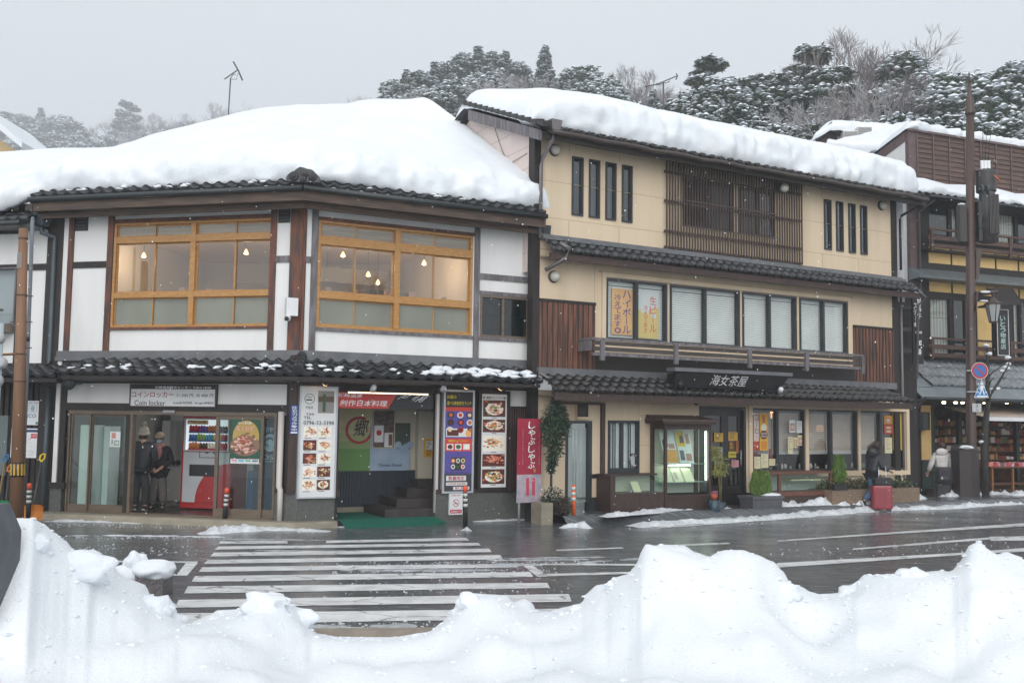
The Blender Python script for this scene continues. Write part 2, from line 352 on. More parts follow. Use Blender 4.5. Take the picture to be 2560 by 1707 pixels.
# ================================================================ corner restaurant (two faces meeting at the corner)
b1=thing('corner_restaurant','white plastered two storey corner restaurant with timber frame, tiled eaves and pine framed upper windows','building',L.P(0,0,0))
ZB=3.34;ZT=6.32;UL=L.uz(z1(512,400))[0];UR=R.uz(z3(2165,440))[0]
wl=L.R(z1(905,500),z1(2118,1308));wr=R.R(z3(383,352),z3(1628,1296));wr=(wr[0],wr[1],R.uz(z3(1000,1268))[1],R.uz(z3(1000,425))[1])
ws=R.R(z3(1700,968),z3(2098,1328));ws=(ws[0],ws[1],R.uz(z3(1900,1322))[1],R.uz(z3(1900,985))[1])
m=MB();wall(m,L,UL,-.02,ZB,ZT,[wl]);wall(m,R,.02,UR,ZB,ZT,[wr,ws]);m.out('wall',PLASTER,b1)
zbm=L.uz(z1(1300,355))[1]
post(L,z1(557,390),z1(597,390),ZB,zbm,WOOD_RED,b1);post(L,z1(862,390),z1(906,390),ZB,zbm,WOOD_RED,b1)
post(L,z1(2135,340),z1(2181,340),ZB,zbm,WOOD_RED,b1)
m=MB();cu=R.uz(z3(258,300))[0];lu=L.uz(z3(165,300))[0];m.fb(L,(lu,.012,ZB,zbm),-.01,.05);m.fb(R,(-.012,cu,ZB,zbm),-.01,.052);m.out('corner_post',WOOD_RED,b1)
post(R,z3(330,300),z3(380,300),ZB,zbm,WOOD_GREY,b1);post(R,z3(1655,480),z3(1698,480),ZB,zbm,WOOD_GREY,b1);post(R,z3(2112,480),z3(2152,480),ZB,zbm,WOOD_RED,b1)
uA,uB,uC=L.uz(z1(597,390))[0],L.uz(z1(862,390))[0],L.uz(z1(906,390))[0];uD=L.uz(z1(2135,340))[0];uE=L.uz(z1(2181,340))[0]
beam(L,uA,uB,z1(700,798),z1(700,847),WOOD_DARK,b1);beam(L,uC,uD,z1(1300,457),z1(1300,485),WOOD_RED,b1,.05);beam(L,uE,lu,z1(2230,752),z1(2230,803),WOOD_GREY,b1)
beam(L,uC,uD,z1(1300,1310),z1(1300,1330),WOOD_RED,b1,.05)
r1,r2=R.uz(z3(380,300))[0],R.uz(z3(1655,480))[0];r3,r4=R.uz(z3(1698,480))[0],R.uz(z3(2112,480))[0];r0=R.uz(z3(330,300))[0]
beam(R,cu,r0,z3(290,658),z3(290,708),WOOD_GREY,b1);beam(R,r1,r2,z3(1000,400),z3(1000,425),WOOD_RED,b1,.05);beam(R,r1,r2,z3(1000,1272),z3(1000,1296),WOOD_GREY,b1,.05)
beam(R,r3,r4,z3(1900,812),z3(1900,860),WOOD_GREY,b1);beam(R,r3,r4,z3(1900,952),z3(1900,982),WOOD_GREY,b1);beam(R,r3,r4,z3(1900,1326),z3(1900,1352),WOOD_GREY,b1)
m=MB();m.fb(L,(UL,.03,zbm,ZT+.05),-.01,.06);m.fb(R,(-.03,UR,zbm,ZT+.05),-.01,.063);m.out('top_beam',WOOD_DARK,b1)
m=MB()
for q,(za,zb,dd) in enumerate(((ZB-.11,ZB,.05),(ZB-.2,ZB-.115,.09))):
 m.fb(L,(UL,.02,za,zb),-.05,dd);m.fb(R,(-.02,UR,za,zb),-.05,dd+.002)
m.out('flashing',[FLASH],b1)
WARM=mat('warm dining room wall',(.6,.53,.45),(.54,.47,.4),.8,(1,1,1));CEIL=mat('peach dining room ceiling',(.7,.56,.44),rough=.8);FLOORW=mat('tatami brown floor',(.25,.17,.1),rough=.7)
FILM=mat('frosted greenish window film',(.24,.25,.205),(.2,.21,.175),.18,(1.5,1.5,.6),spec=.6);GLASS_UP=glass('upper window glass',(.9,.92,.9),2.3);LOUV_REFL=mat('painted louvre reflection',(.33,.3,.25),(.26,.235,.2),.3,(1,1,34),.45,.55,spec=.5)  # top row panes: slatted louvre reflection painted as stripes in the colour
def pine_window(f,r,par,mull,tr1,tr2,sash):
 """two bays, each of two sashes, in three rows"""
 u0,u1,a,b=r;w=MB();w.ring(f,r,.05,-.1,.015);w.fb(f,(mull-.055,mull+.055,a+.05,b-.05),-.1,.03)
 t1=(f.uz(tr1[0])[1],f.uz(tr1[1])[1]);t2=(f.uz(tr2[0])[1],f.uz(tr2[1])[1])
 for x0,x1 in ((u0+.05,mull-.055),(mull+.055,u1-.05)):
  w.fb(f,(x0,x1,t1[1],t1[0]),-.1,.02);w.fb(f,(x0,x1,t2[1],t2[0]),-.1,.024)
 wo_=w.out('window',WOOD_ORANGE,par);gi=0
 for x0,x1,sx_ in ((u0+.05,mull-.055,sash[0]),(mull+.055,u1-.05,sash[1])):
  for za,zb,mt in ((t1[0],b-.05,LOUV_REFL),(t2[0],t1[1],GLASS_UP),(a+.05,t2[1],FILM)):
   for p0,p1,dd in ((x0,sx_+.02,-.045),(sx_-.02,x1,-.075)):
    s=MB();s.ring(f,(p0,p1,za,zb),.028,dd-.014,dd+.014);s.out('sash',WOOD_ORANGE,wo_)
    g=MB();g.fb(f,(p0+.026,p1-.026,za+.026,zb-.026),dd-.004,dd+.004);g.out('pane',mt,wo_)
 return wo_
pine_window(L,wl,b1,L.uz(z1(1510,900))[0],(z1(1300,595),z1(1300,645)),(z1(1300,1035),z1(1300,1078)),(L.uz(z1(1200,800))[0],L.uz(z1(1833,800))[0]))
pine_window(R,wr,b1,R.uz(z3(1020,800))[0],(z3(700,520),z3(700,585)),(z3(700,965),z3(700,1018)),(R.uz(z3(678,800))[0],R.uz(z3(1325,800))[0]))
m=MB();m.ring(R,ws,.045,-.1,.02);mid=R.uz(z3(1888,1100))[0];m.fb(R,(mid-.025,mid+.025,ws[2]+.045,ws[3]-.045),-.09,.0);sw=m.out('small_window',BRONZE,b1)
DGLASS=glass('dark window glass',(.35,.45,.45),1.2)
m=MB();m.fb(R,(ws[0]+.045,mid-.025,ws[2]+.045,ws[3]-.045),-.06,-.052);m.out('pane',DGLASS,sw);m=MB();m.fb(R,(mid+.025,ws[1]-.045,ws[2]+.045,ws[3]-.045),-.06,-.052);m.out('pane',DGLASS,sw)
m=MB();rn=random.Random(4)
for j in range(4):
 x=ws[0]+.03
 while x<ws[1]-.2:
  w=rn.uniform(.13,.24);m.fb(R,(x,x+w-.02,ws[2]+.02+j*.235,ws[2]+.235+j*.235),-.3-.02*rn.random(),-.22,rn.choice([0,0,1]));x+=w
m.out('window_shelf',[flat((.1,.15,.15)),flat((.2,.3,.3))],b1)
# upper room with pendant lamps
m=MB();zf,zc=ZB+.05,5.98;rp=[L.P(-5.2,0,-.14),Cm(-.14,0),R.P(3.75,0,-.14),R.P(3.75,0,-5),L.P(-5.2,0,-5.2)]
m.face([p+Vector((0,0,zf)) for p in rp],1);m.face([p+Vector((0,0,zc)) for p in reversed(rp)],2)
for i in (2,3,4):q0,q1=rp[i],rp[(i+1) % 5];m.face([q1+Vector((0,0,zf)),q0+Vector((0,0,zf)),q0+Vector((0,0,zc)),q1+Vector((0,0,zc))],0)
m.out('interior',[WARM,FLOORW,CEIL],b1)
m=MB();rn=random.Random(3)
for f,r in ((L,wl),(R,wr)):
 z=r[2]+.78;m.fb(f,(r[0]+.1,r[1]-.1,z-.03,z),-.95,-.55,0)
 for i in range(5):u=r[0]+.4+(r[1]-r[0]-.8)*i/4+rn.uniform(-.1,.1);m.fb(f,(u-.2,u+.2,z-.3,z+rn.uniform(.12,.24)),-1.6-rn.random(),-1.5,1);m.fb(f,(u-.05,u+.05,z,z+rn.uniform(.06,.14)),-.8,-.72,2)
 m.fb(f,(r[0]+.3,r[1]-.4,z+.7,z+1.05),-4.2,-4.15,3)
m.out('dining_furniture',[flat((.45,.38,.3)),flat((.12,.1,.09)),flat((.5,.3,.2)),flat((.3,.26,.2))],b1)
SHADE=mat('lit pendant shade',(1,.55,.25),emit=3.2)
for i,(f,q,dep) in enumerate(((L,z1(1128,740),-1.6),(L,z1(1930,715),-1.6),(R,z3(580,635),-1.4),(R,z3(786,795),-2.6),(R,z3(865,862),-3.4),(R,z3(1242,702),-1.4),(R,z3(446,793),-4.2))):
 u,z=f.uz(q,dep);p=f.P(u,z,dep)
 t=thing('pendant_lamp',['lit pendant lamp behind the left window pane of the left pine window','lit pendant lamp behind the far right pane of the left pine window','lit pendant lamp behind the leftmost pane of the right pine window, nearest the corner post',
  'lit pendant lamp in the second pane from the corner post, higher of two close together','lit pendant lamp low in the second pane from the corner post, lower of two','lit pendant lamp behind the third pane of the right pine window','small far lit pendant lamp deep behind the first pane of the right pine window'][i],'lamp',p,'pendant lamps in the upper dining room')
 m=MB();m.lathe(p-Vector((0,0,.02)),[(.05,-.04),(.046,.0),(.02,.045),(.01,.065)],12);m.out('lamp_shade',SHADE,t)
 m=MB();m.blob(p-Vector((0,0,.05)),.024,0,0);m.out('bulb',mat('lit bulb',(1,.72,.42),emit=14),t)
 m=MB();m.tube([p+Vector((0,0,.08)),(p.x,p.y,zc)],.006,5);m.out('cord',BLACK,t)
 if i in (0,1,2,3,5):
  ld=bpy.data.lights.new('pendant_light','POINT');ld.energy=22;ld.color=(1,.76,.52);ld.shadow_soft_size=.12;lo=bpy.data.objects.new('pendant_light',ld);C.objects.link(lo);lo.parent=t;lo.location=(0,0,-.2)
# vents
for q0,q1 in ((z1(593,430),z1(690,555)),(z1(2188,362),z1(2276,492))):
 r=L.R(q0,q1);m=MB();m.ring(L,r,.02,0,.02);m.fq(L,r,.004)
 n=5
 for i in range(n):z=r[2]+(r[3]-r[2])*(i+.7)/n;m.face([L.P(r[0]+.02,z-.025,.018),L.P(r[1]-.02,z-.025,.018),L.P(r[1]-.02,z+.02,.004),L.P(r[0]+.02,z+.02,.004)],1)
 m.out('vent',[BLACK,flat((.07,.07,.08))],b1)
# ---- upper roof
ZE=L.uz(z1(1300,248),.72)[1];ZG=ZE-.02;OV=.72
ULe=UL-.25;URe=R.uz(z3(2215,330),.6)[0]
slope=.52
def LZ(d):return ZE+.03+(OV-d)*slope
m=MB()
tiles(m,L.P(ULe,LZ(OV),OV),Cm(OV,LZ(OV)),L.P(ULe,LZ(-.3),-.3),Cm(-.3,LZ(-.3)),4,.27,.038,.035);tiles(m,Cm(OV,LZ(OV)),R.P(URe,LZ(OV),OV),Cm(-.3,LZ(-.3)),R.P(URe,LZ(-.3),-.3),4,.27,.038,.035)
dR=-4.9
m.face([L.P(ULe,LZ(-.25)-.03,-.25),Cm(-.25,LZ(-.25)-.03),Cm(dR,LZ(dR)-.1),L.P(ULe,LZ(dR)-.1,dR)],0);m.face([Cm(-.25,LZ(-.25)-.03),R.P(URe,LZ(-.25)-.03,-.25),R.P(URe,LZ(dR)-.1,dR),Cm(dR,LZ(dR)-.1)],0)
for k in range(7):
 d=OV-.02-k*.16;m.lathe(Cm(d,LZ(d)+.05),[(.1,0),(.1,.1),(.085,.19)],10,0,_b*-1+Vector((0,0,slope)))
roof1=m.out('roof',TILE,b1)
m=MB();o=Cm(.72,LZ(.72)+.16);rv=Vector((L.u+R.u)).normalized()
fo=Fac(o,math.degrees(math.atan2(rv.x,rv.y)));pts=[(.3*math.cos(a)*(1+.08*math.sin(5*a)),.27*math.sin(a)*(1+.06*math.cos(7*a))) for a in [math.pi*i/14 for i in range(15)]]
fo.o=Vector((o.x,o.y,0))
def zz(p):return (p[0],o.z-.14+p[1])
m.poly(fo,[zz(p) for p in pts],.06)
for i in range(14):m.face([fo.P(*zz(pts[i]),.06),fo.P(*zz(pts[i]),-.15),fo.P(*zz(pts[i+1]),-.15),fo.P(*zz(pts[i+1]),.06)])
for u,z,q in ((-.17,.1,.09),(.02,.15,.07),(.17,.09,.075),(0,.05,.06)):m.lathe(fo.P(*zz((u,z)),.055),[(q,0),(q,.02),(q*.75,.045),(q*.45,.03),(q*.4,.05),(q*.15,.06)],12,0,fo.n)
m.out('ridge_end_tile',TILE,roof1)
m=MB();zg=LZ(OV)-.08
for a,b in ((L.P(ULe,zg,OV+.05),Cm(OV+.05,zg)),(Cm(OV+.05,zg),R.P(URe,zg,OV+.05))):gutter(m,a,b,.055)
m.out('gutter',GUTTER,b1)
m=MB();zf0=LZ(OV)-.1
for f,a,b in ((L,ULe+.05,0),(R,0,URe-.05)):
 for d1_,z0_,z1_ in ((OV-.02,zf0-.2,zf0+.03),(OV-.25,zf0-.3,zf0-.19)):
  if f is L:p=[L.P(a,z0_,d1_),Cm(d1_,z0_),Cm(d1_-.06,z0_),L.P(a,z0_,d1_-.06)]
  else:p=[Cm(d1_,z0_),R.P(b,z0_,d1_),R.P(b,z0_,d1_-.06),Cm(d1_-.06,z0_)]
  m.hexa(p+[x+Vector((0,0,z1_-z0_)) for x in p])
 if f is L:m.face([L.P(a,zf0-.12,OV-.03),Cm(OV-.03,zf0-.12),Cm(-.02,zf0-.12),L.P(a,zf0-.12,-.02)])
 else:m.face([Cm(OV-.03,zf0-.12),R.P(b,zf0-.12,OV-.03),R.P(b,zf0-.12,-.02),Cm(-.02,zf0-.12)])
m.hexa([L.P(ULe-.01,zf0-.2,OV),L.P(ULe+.05,zf0-.2,OV),L.P(ULe+.05,zf0+.2,dR),L.P(ULe-.01,zf0+.2,dR),L.P(ULe-.01,zf0+.05,OV),L.P(ULe+.05,zf0+.05,OV),L.P(ULe+.05,LZ(dR)-.12,dR),L.P(ULe-.01,LZ(dR)-.12,dR)])
m.hexa([R.P(URe-.06,zf0-.2,OV),R.P(URe,zf0-.2,OV),R.P(URe,LZ(dR)-.4,dR),R.P(URe-.06,LZ(dR)-.4,dR),R.P(URe-.06,zf0+.05,OV),R.P(URe,zf0+.05,OV),R.P(URe,LZ(dR)-.12,dR),R.P(URe-.06,LZ(dR)-.12,dR)])
m.out('eave_board',mat('brown eave boards',(.11,.07,.05),(.05,.037,.03),.7,(2,2,18),bump=.1),b1)
m=MB();m.hexa([L.P(UL,ZB-.3,-.15),L.P(UL+.02,ZB-.3,-.15),L.P(UL+.02,ZB-.3,dR),L.P(UL,ZB-.3,dR),L.P(UL,ZT+.2,-.15),L.P(UL+.02,ZT+.2,-.15),L.P(UL+.02,ZT+1.5,dR),L.P(UL,ZT+1.5,dR)]);m.out('side_wall',PLASTER,b1);m=MB();m.fb(R,(UR-.03,UR,0,ZT),-5,-.13);m.out('side_wall',PLASTER,b1)
# ridge tiles that show at the valley beside the tall neighbour
m=MB();a=R.P(4.4,0,-4.6);ua,za=R.uz(pp(978,262),-4.6);ub,zb_=R.uz(pp(1095,258),-4.6)
for k in range(3):m.hexa([R.P(ua,za-.3+k*.1,-4.6+.1-k*.02),R.P(ub,za-.3+k*.1,-4.6+.1-k*.02),R.P(ub,za-.3+k*.1,-4.8),R.P(ua,za-.3+k*.1,-4.8),R.P(ua,za-.23+k*.1,-4.6+.1-k*.02),R.P(ub,za-.23+k*.1,-4.6+.1-k*.02),R.P(ub,za-.23+k*.1,-4.8),R.P(ua,za-.23+k*.1,-4.8)])
m.tube([R.P(ua,za+.02,-4.65),R.P(ub,za+.02,-4.65)],.08,10);tiles(m,R.P(ua+.15,za-.62,-4.0),R.P(ub,za-.62,-4.0),R.P(ua+.15,za-.3,-4.5),R.P(ub,za-.3,-4.5),2,.27,.04,.04);m.out('ridge',TILE,roof1)
# snow on that roof
st=[];kk=_b.dot(R.u)*-4.9
for x,y in [(-90,350),(0,342),(150,337),(300,329),(345,322),(420,301),(490,281),(560,258),(680,246),(752,241)]:
 u,z=L.uz(pp(x,y),-4.9);u=min(u,-kk);ue=u if u<-7 else-7+(u+7)*7.16/(7-kk)
 low=1-smooth(UL-1.0,UL-.2,ue);ze=LZ(.45)-.38*low;st.append((L.P(ue,ze,.45),L.P(u,z-.5,-4.9),.62-.12*low))
st[-1]=(Cm(.45,LZ(.45)),Cm(-4.9,z-.5),.62)
_g=B.P(B.uz(z5(118,600))[0]-.2,0,0);uend=((_g-R.P(0,0,-4.9)).dot(B.u))/R.u.dot(B.u)
for x,y in [(800,238),(880,231),(940,226),(962,225),(976,225)]:
 u,z=R.uz(pp(x,y),-4.9);u=max(u,kk+.1)
 if u<uend:ue=-.16+(u-kk)*5.3/(uend-kk);st.append((R.P(min(ue,5.14),LZ(.45),.45),R.P(u,z-.5,-4.9),.6))
st.append((R.P(5.14,LZ(.45),.45),R.P(uend,R.uz(pp(986,228),-4.9)[1]-.5,-4.9),.55))
m=MB();snow_cap(m,st,.15,seed=2,ends=(False,True));tag(m.out('roof_snow',SNOW,loc=L.P(0,7,-2)),'thick smooth snow lying on the corner restaurant roof','snow',kind='stuff')
# ================================================================ corner restaurant: lower eave and ground floor
O2=.8;z2o=L.uz(z2(1300,245),O2)[1];SL2=(ZB-.2-z2o)/O2
def E2(d):return z2o+.05+(O2-d)*SL2
ul2=L.uz(z2(435,245),O2)[0];ur2=R.uz(z4(2215,240),O2)[0]
m=MB();a0=(L.P(ul2,E2(O2),O2),Cm(O2,E2(O2)),L.P(ul2+.25,E2(.02),.02),Cm(.02,E2(.02)));a1=(Cm(O2,E2(O2)),R.P(ur2,E2(O2),O2),Cm(.02,E2(.02)),R.P(ur2-.1,E2(.02),.02))
tiles(m,*a0,3,.285,.05,.045);tiles(m,*a1,3,.285,.05,.045)
for k in range(4):d=O2-.01-k*.2;m.lathe(Cm(d,E2(d)+.05),[(.1,0),(.1,.12),(.088,.24)],10,0,_b*-1+Vector((0,0,SL2)))
low_roof=m.out('lower_roof',TILE,b1)
m=MB();zu=z2o-.08
for f,q in ((L,[L.P(ul2+.1,zu,O2-.03),Cm(O2-.03,zu),Cm(-.02,zu-.02),L.P(ul2+.1,zu-.02,-.02)]),(R,[Cm(O2-.03,zu),R.P(ur2-.05,zu,O2-.03),R.P(ur2-.05,zu-.02,-.02),Cm(-.02,zu-.02)])):m.hexa(q+[p+Vector((0,0,.07)) for p in q])
m.out('soffit',WOOD_DARK,b1)
rn=random.Random(11)
def eave_snow(label,f,u0,u1,prob,seed,E2=E2,O2=O2):
 m=MB();n=int((u1-u0)/.285);rn=random.Random(seed);prev=False
 for i in range(n):
  pr=prob(u0+(i+.5)*.285)
  if rn.random()>pr:continue
  u=u0+(i+.55)*.285+rn.uniform(-.03,.03)
  big=1.2 if pr>.9 else rn.uniform(.4,.8)
  for q in range(3 if pr<.9 else 5):
   d=O2-.06-rn.uniform(0,.3)*big;uu=u+rn.uniform(-.09,.09)*big
   m.blob(f.P(uu,E2(d)+.035+rn.uniform(0,.02),d),(.11*big*rn.uniform(.8,1.2),.1*big,.04*big),rn.random()*40,.5,2,0,True,2.2)
 if m.v:tag(m.out('eave_snow',SNOW,loc=f.P((u0+u1)/2,3,O2)),label,'snow',kind='stuff')
eave_snow('thin patches of snow left on the lower tile eave above the coin locker shop',L,ul2+.1,-.1,lambda u:.72 if u<-2.4 else (.8 if u<-.9 else .88),3)
eave_snow('ragged row of snow on the lower tile eave above the restaurant entrance',R,-.2,ur2,lambda u:.8 if u<2.3 else 1,5)
eave_snow('scraps of snow on the upper eave tiles of the left face',L,ULe+.6,-.3,lambda u:.42,8,LZ,OV);eave_snow('scraps of snow on the upper eave tiles of the right face',R,.3,3.2,lambda u:.3,9,LZ,OV)
# ---- walls of the ground floor: glazing on the left face, recess and signs on the right face
zl0=L.uz(z2(1300,475))[1];zl1=L.uz(z2(1300,518))[1];ZF=.13
uW=L.uz(z2(455,320))[0];uw2=L.uz(z2(490,320))[0];uo0=L.uz(z2(540,700))[0];uo1=L.uz(z2(2170,700))[0]
hole1=(uo0,uo1,ZF,zl1)
m=MB();wall(m,L,UL,-.02,zl1,ZB-.05,[]);m.out('upper_panel',PLASTER,b1)
q=MB()
q.fb(L,(uw2,-.0,zl1-.02,zl0+.02),-.05,.03)
q.fb(L,(L.uz(z2(490,320))[0],L.uz(z2(533,320))[0],ZF,ZB-.1),-.05,.025);q.fb(L,(uo1,L.uz(z2(2200,700))[0],ZF,zl1),-.05,.025)
q.fb(L,(uW-.25,uW,.1,ZB-.1),-.05,.015);q.fb(L,(L.uz(z2(2255,400))[0],.0,.62,ZB-.1),-.08,.032)
q.fb(L,(uw2,0,L.uz(z2(1300,310))[1],ZB-.12),-.05,.036)
q.out('timber_frame',WOOD_DARK,b1)
m=MB();m.fb(L,(uW,uw2-.01,.62,ZB-.15),-.06,.045);m.out('white_post',PLASTER,b1)
m=MB();m.fb(L,(L.uz(z2(385,1200))[0],L.uz(z2(520,1200))[0],.58,.7),-.08,.09);m.out('ledge',WOOD_DARK,b1)
m=MB();m.fb(L,(L.uz(z2(400,1250))[0],L.uz(z2(490,1250))[0],0,.59),-.1,.06);m.out('plinth',STONE,b1)
uP=L.uz(z2(2162,1300))[0];uQ=R.uz(z4(500,1350))[0]
m=MB();m.hexa([L.P(uP,.0,.06),Cm(.06,0),Cm(-.2,0),L.P(uP,0,-.2),L.P(uP,.63,.06),Cm(.06,.63),Cm(-.2,.63),L.P(uP,.63,-.2)]);m.hexa([Cm(.06,0),R.P(uQ,0,.06),R.P(uQ,0,-.2),Cm(-.2,0),Cm(.06,.63),R.P(uQ,.63,.06),R.P(uQ,.63,-.2),Cm(-.2,.63)]);m.out('plinth',STONE,b1)
m=MB();c_=.5
m.hexa([L.P(-5.6,-.02,.5),Cm(.4,-.02),Cm(-.05,-.02),L.P(-5.6,-.02,-.05),L.P(-5.45,ZF-.01,.42),Cm(.33,ZF-.01),Cm(-.05,ZF-.01),L.P(-5.45,ZF-.01,-.05)])
m.hexa([Cm(.4,-.02),R.P(uQ,-.02,.32),R.P(uQ,-.02,-.05),Cm(-.05,-.02),Cm(.33,ZF-.01),R.P(uQ,ZF-.01,.26),R.P(uQ,ZF-.01,-.05),Cm(-.05,ZF-.01)]);m.out('apron_step',CONC,b1)
# sliding doors of the coin locker shop
def sash(f,r,par,mt,gl,w=.05,wb=.1,dd=-.04,name='sliding_door'):
 s=MB();s.ring(f,r,w,dd-.02,dd+.02,0,wb);o=s.out(name,mt,par)
 g=MB();g.fb(f,(r[0]+w-.003,r[1]-w+.003,r[2]+wb-.003,r[3]-w+.003),dd-.004,dd+.004);g.out('pane',gl,o);return o
GL2=glass('door glass',(.86,.93,.9),1.0)
def lu_(X,Y=800):return L.uz(z2(X,Y))[0]
m=MB();m.fb(L,(uo0,uo1,zl1-.09,zl1-.02),-.12,.02);m.fb(L,(uo0,lu_(545),ZF,zl1-.09),-.12,.02);m.fb(L,(lu_(2150),uo1,ZF,zl1-.09),-.12,.02);m.fb(L,(uo0,uo1,ZF-.005,ZF+.02),-.12,.02);m.out('door_frame',BRONZE,b1)
zt=zl1-.09;zb0=ZF+.02
sash(L,(lu_(548),lu_(700),zb0,zt),b1,BRONZE,GL2,.03,.13,-.03);sash(L,(lu_(690),lu_(985),zb0,zt),b1,BRONZE,GL2,.055,.13,-.075)
m=MB();m.fb(L,(lu_(985),lu_(1020),zb0,zt),-.1,.02);m.out('post',WOOD_DARK,b1);m=MB();m.fb(L,(lu_(1020),lu_(1040),zb0,zt),-.09,.03);m.out('post',BRONZE,b1)
sash(L,(lu_(1685),lu_(2060),zb0,zt),b1,BRONZE,GL2,.07,.15,-.03);sash(L,(lu_(2040),lu_(2160),zb0,zt),b1,BRONZE,GL2,.045,.15,-.075)
GREYW=mat('pale grey interior wall',(.42,.42,.4),(.36,.36,.345),.7,(.7,.7,.7));FLOORR=mat('wet dark red floor',(.045,.025,.025),(.03,.018,.018),.25,(3,3,3),rough2=.5)
room(L,(UL+.15,-.35,ZF,2.9),-3.6,-.13,b1,GREYW,FLOORR,GREYW)
m=MB()
for i in range(6):m.fb(L,(UL+.45+i*.36,UL+.45+i*.36+.345,ZF+.002,1.95),-3.5,-3.1)
m.out('back_lockers',mat('locker white',(.5,.52,.52),rough=.45),b1)
m=MB();m.fb(L,(lu_(580,900),lu_(690,900)-.02,ZF+.01,1.85),-.5,-.16);m.fb(L,(lu_(700),lu_(745),ZF+.01,1.83),-.8,-.45);m.out('white_locker',mat('locker side',(.72,.75,.76),rough=.5),b1)
m=MB();m.fb(L,(L.uz(z2(735,800),-1.1)[0],L.uz(z2(960,800),-1.1)[0],ZF+.01,2.1),-1.2,-1.1);m.out('green_reflection_board',mat('green door reflection',(.05,.13,.075),(.11,.19,.15),.5,(1,1,3)),b1)  # added board, its green mostly stands in for a reflection in the door glass
uB_=L.uz(z2(1320,900),-3.)[0];m=MB();m.fb(L,(uB_,-1.4,ZF+.01,.95),-3.2,-2.9);m.fb(L,(uB_-.05,uB_+.75,.96,2.6),-3.25,-3.1);m.out('partition',GREYW,b1)
m=MB()
for X in (1358,1398):u,z=L.uz(z2(X,928),-2.88);m.lathe(L.P(u,z,-2.9),[(.06,0),(.06,.03),(.03,.035)],12,0,L.n)
m.out('coin_knob',BLACK,b1)
ld=bpy.data.lights.new('ceiling_tube_light','AREA');ld.energy=26;ld.size=1.2;ld.size_y=.1;ld.shape='RECTANGLE';lo=bpy.data.objects.new('ceiling_tube_light',ld);C.objects.link(lo);lo.location=L.P(-2.6,2.85,-1.9)
m=MB();m.fb(L,(-3.2,-2.0,2.86,2.898),-1.97,-1.85);m.out('ceiling_light',mat('lit tube',(1,.97,.92),emit=3),b1)
# poster on the glass door and the dark blue drinks machine behind the last pane
t=thing('poster','green and gold crab dish poster on the right sliding glass door','poster',L.P(L.uz(zD(430,500))[0],1,0))
r=L.R(zD(270,228),zD(612,690));m=MB();m.fb(L,r,-.012,-.006,0);w,h=r[1]-r[0],r[3]-r[2]
m.disc(L,r[0]+w*.52,r[2]+h*.56,w*.44,h*.42,-.004,1,24);m.disc(L,r[0]+w*.5,r[2]+h*.32,w*.49,h*.27,-.0035,5,24)
rn=random.Random(8)
for i in range(110):
 x,y=rn.gauss(.5,.21),rn.gauss(.36,.11)
 if abs(x-.5)<.42:a=rn.uniform(0,3);m.disc(L,r[0]+w*x,r[2]+h*y,w*rn.uniform(.04,.1),h*rn.uniform(.015,.04),-.003+i*.0001,rn.choice([2,3,4,5]),7,a,a+2*math.pi)
m.text(L,'蟹と牡蠣',(r[0]+w*.2,r[1]-w*.2,r[2]+h*.7,r[2]+h*.83),.008,4);m.text(L,'かに料理',(r[0]+w*.25,r[1]-w*.3,r[2]+h*.88,r[2]+h*.94),.008,6)
m.out('sheet',[flat(hexc('27523f')),flat(hexc('b89c55')),flat(hexc('a8553e')),flat(hexc('6a4034')),flat(hexc('e0b0a0')),flat(hexc('8a6a58')),WHITE_TXT],t)
r=L.R(zD(265,695),zD(600,758));m=MB();m.fb(L,r,-.012,-.006,0)
for i,c in enumerate((1,2,3,4)):a=r[0]+(r[1]-r[0])*(.03+.245*i);m.fq(L,(a,a+(r[1]-r[0])*.2,r[3]-.045,r[3]-.015),-.005,c)
m.text(L,'10:00 - 17:00  冬の味覚',(r[0]+.05,r[1]-.05,r[2]+.03,r[3]-.07),-.004,4);m.out('strip',[WHITE,flat(hexc('d08a95')),flat(hexc('45a5c8')),flat(hexc('6aa58a')),flat(hexc('506870'))],t)
t=thing('notice','small white notice with green emergency exit mark on the left sliding glass door','notice',L.P(L.uz(z2(900,745))[0],1,0))
r=L.R(z2(865,685),z2(940,805),-.06);m=MB();m.fb(L,r,-.068,-.06,0);w,h=r[1]-r[0],r[3]-r[2]
m.fq(L,(r[0]+w*.15,r[0]+w*.55,r[2]+h*.55,r[2]+h*.92),-.058,1);m.ring(L,(r[0]+w*.45,r[0]+w*.9,r[2]+h*.08,r[2]+h*.42),.012,-.059,-.057,2);m.text(L,'非常口',(r[0]+w*.12,r[0]+w*.36,r[2]+h*.08,r[2]+h*.48),-.057,3,vert=True);m.text(L,'乙',(r[0]+w*.55,r[0]+w*.8,r[2]+h*.14,r[2]+h*.36),-.056,2);m.out('sheet',[WHITE,flat(hexc('c98a80')),flat(hexc('2f7a5c')),BLACK_TXT],t)
BLUEM=mat('dark blue machine',(.012,.03,.07),(.02,.05,.1),.35,(1,1,1));LB=flat(hexc('9fb4cc'))
t=thing('drinks_machine','dark blue coffee vending machine behind the last pane by the corner','vending machine',L.P(-1.0,ZF,-.5))
ua,ub=L.uz(zD(640,300),-.22)[0],L.uz(zD(860,300),-.22)[0];m=MB();m.fb(L,(ua-.15,ub,ZF+.02,2.1),-.9,-.22,0)
cx,cz=L.uz(zD(738,505),-.21);m.disc(L,cx,cz,.17,.17,-.212,1,24,0,2*math.pi,.72);m.disc(L,cx,cz,.105,.12,-.212,1,20);m.disc(L,cx-.01,cz+.055,.075,.05,-.209,0,12);m.disc(L,cx-.03,cz-.03,.05,.05,-.208,0,12);m.disc(L,cx+.0,cz+.0,.055,.075,-.206,1,12)
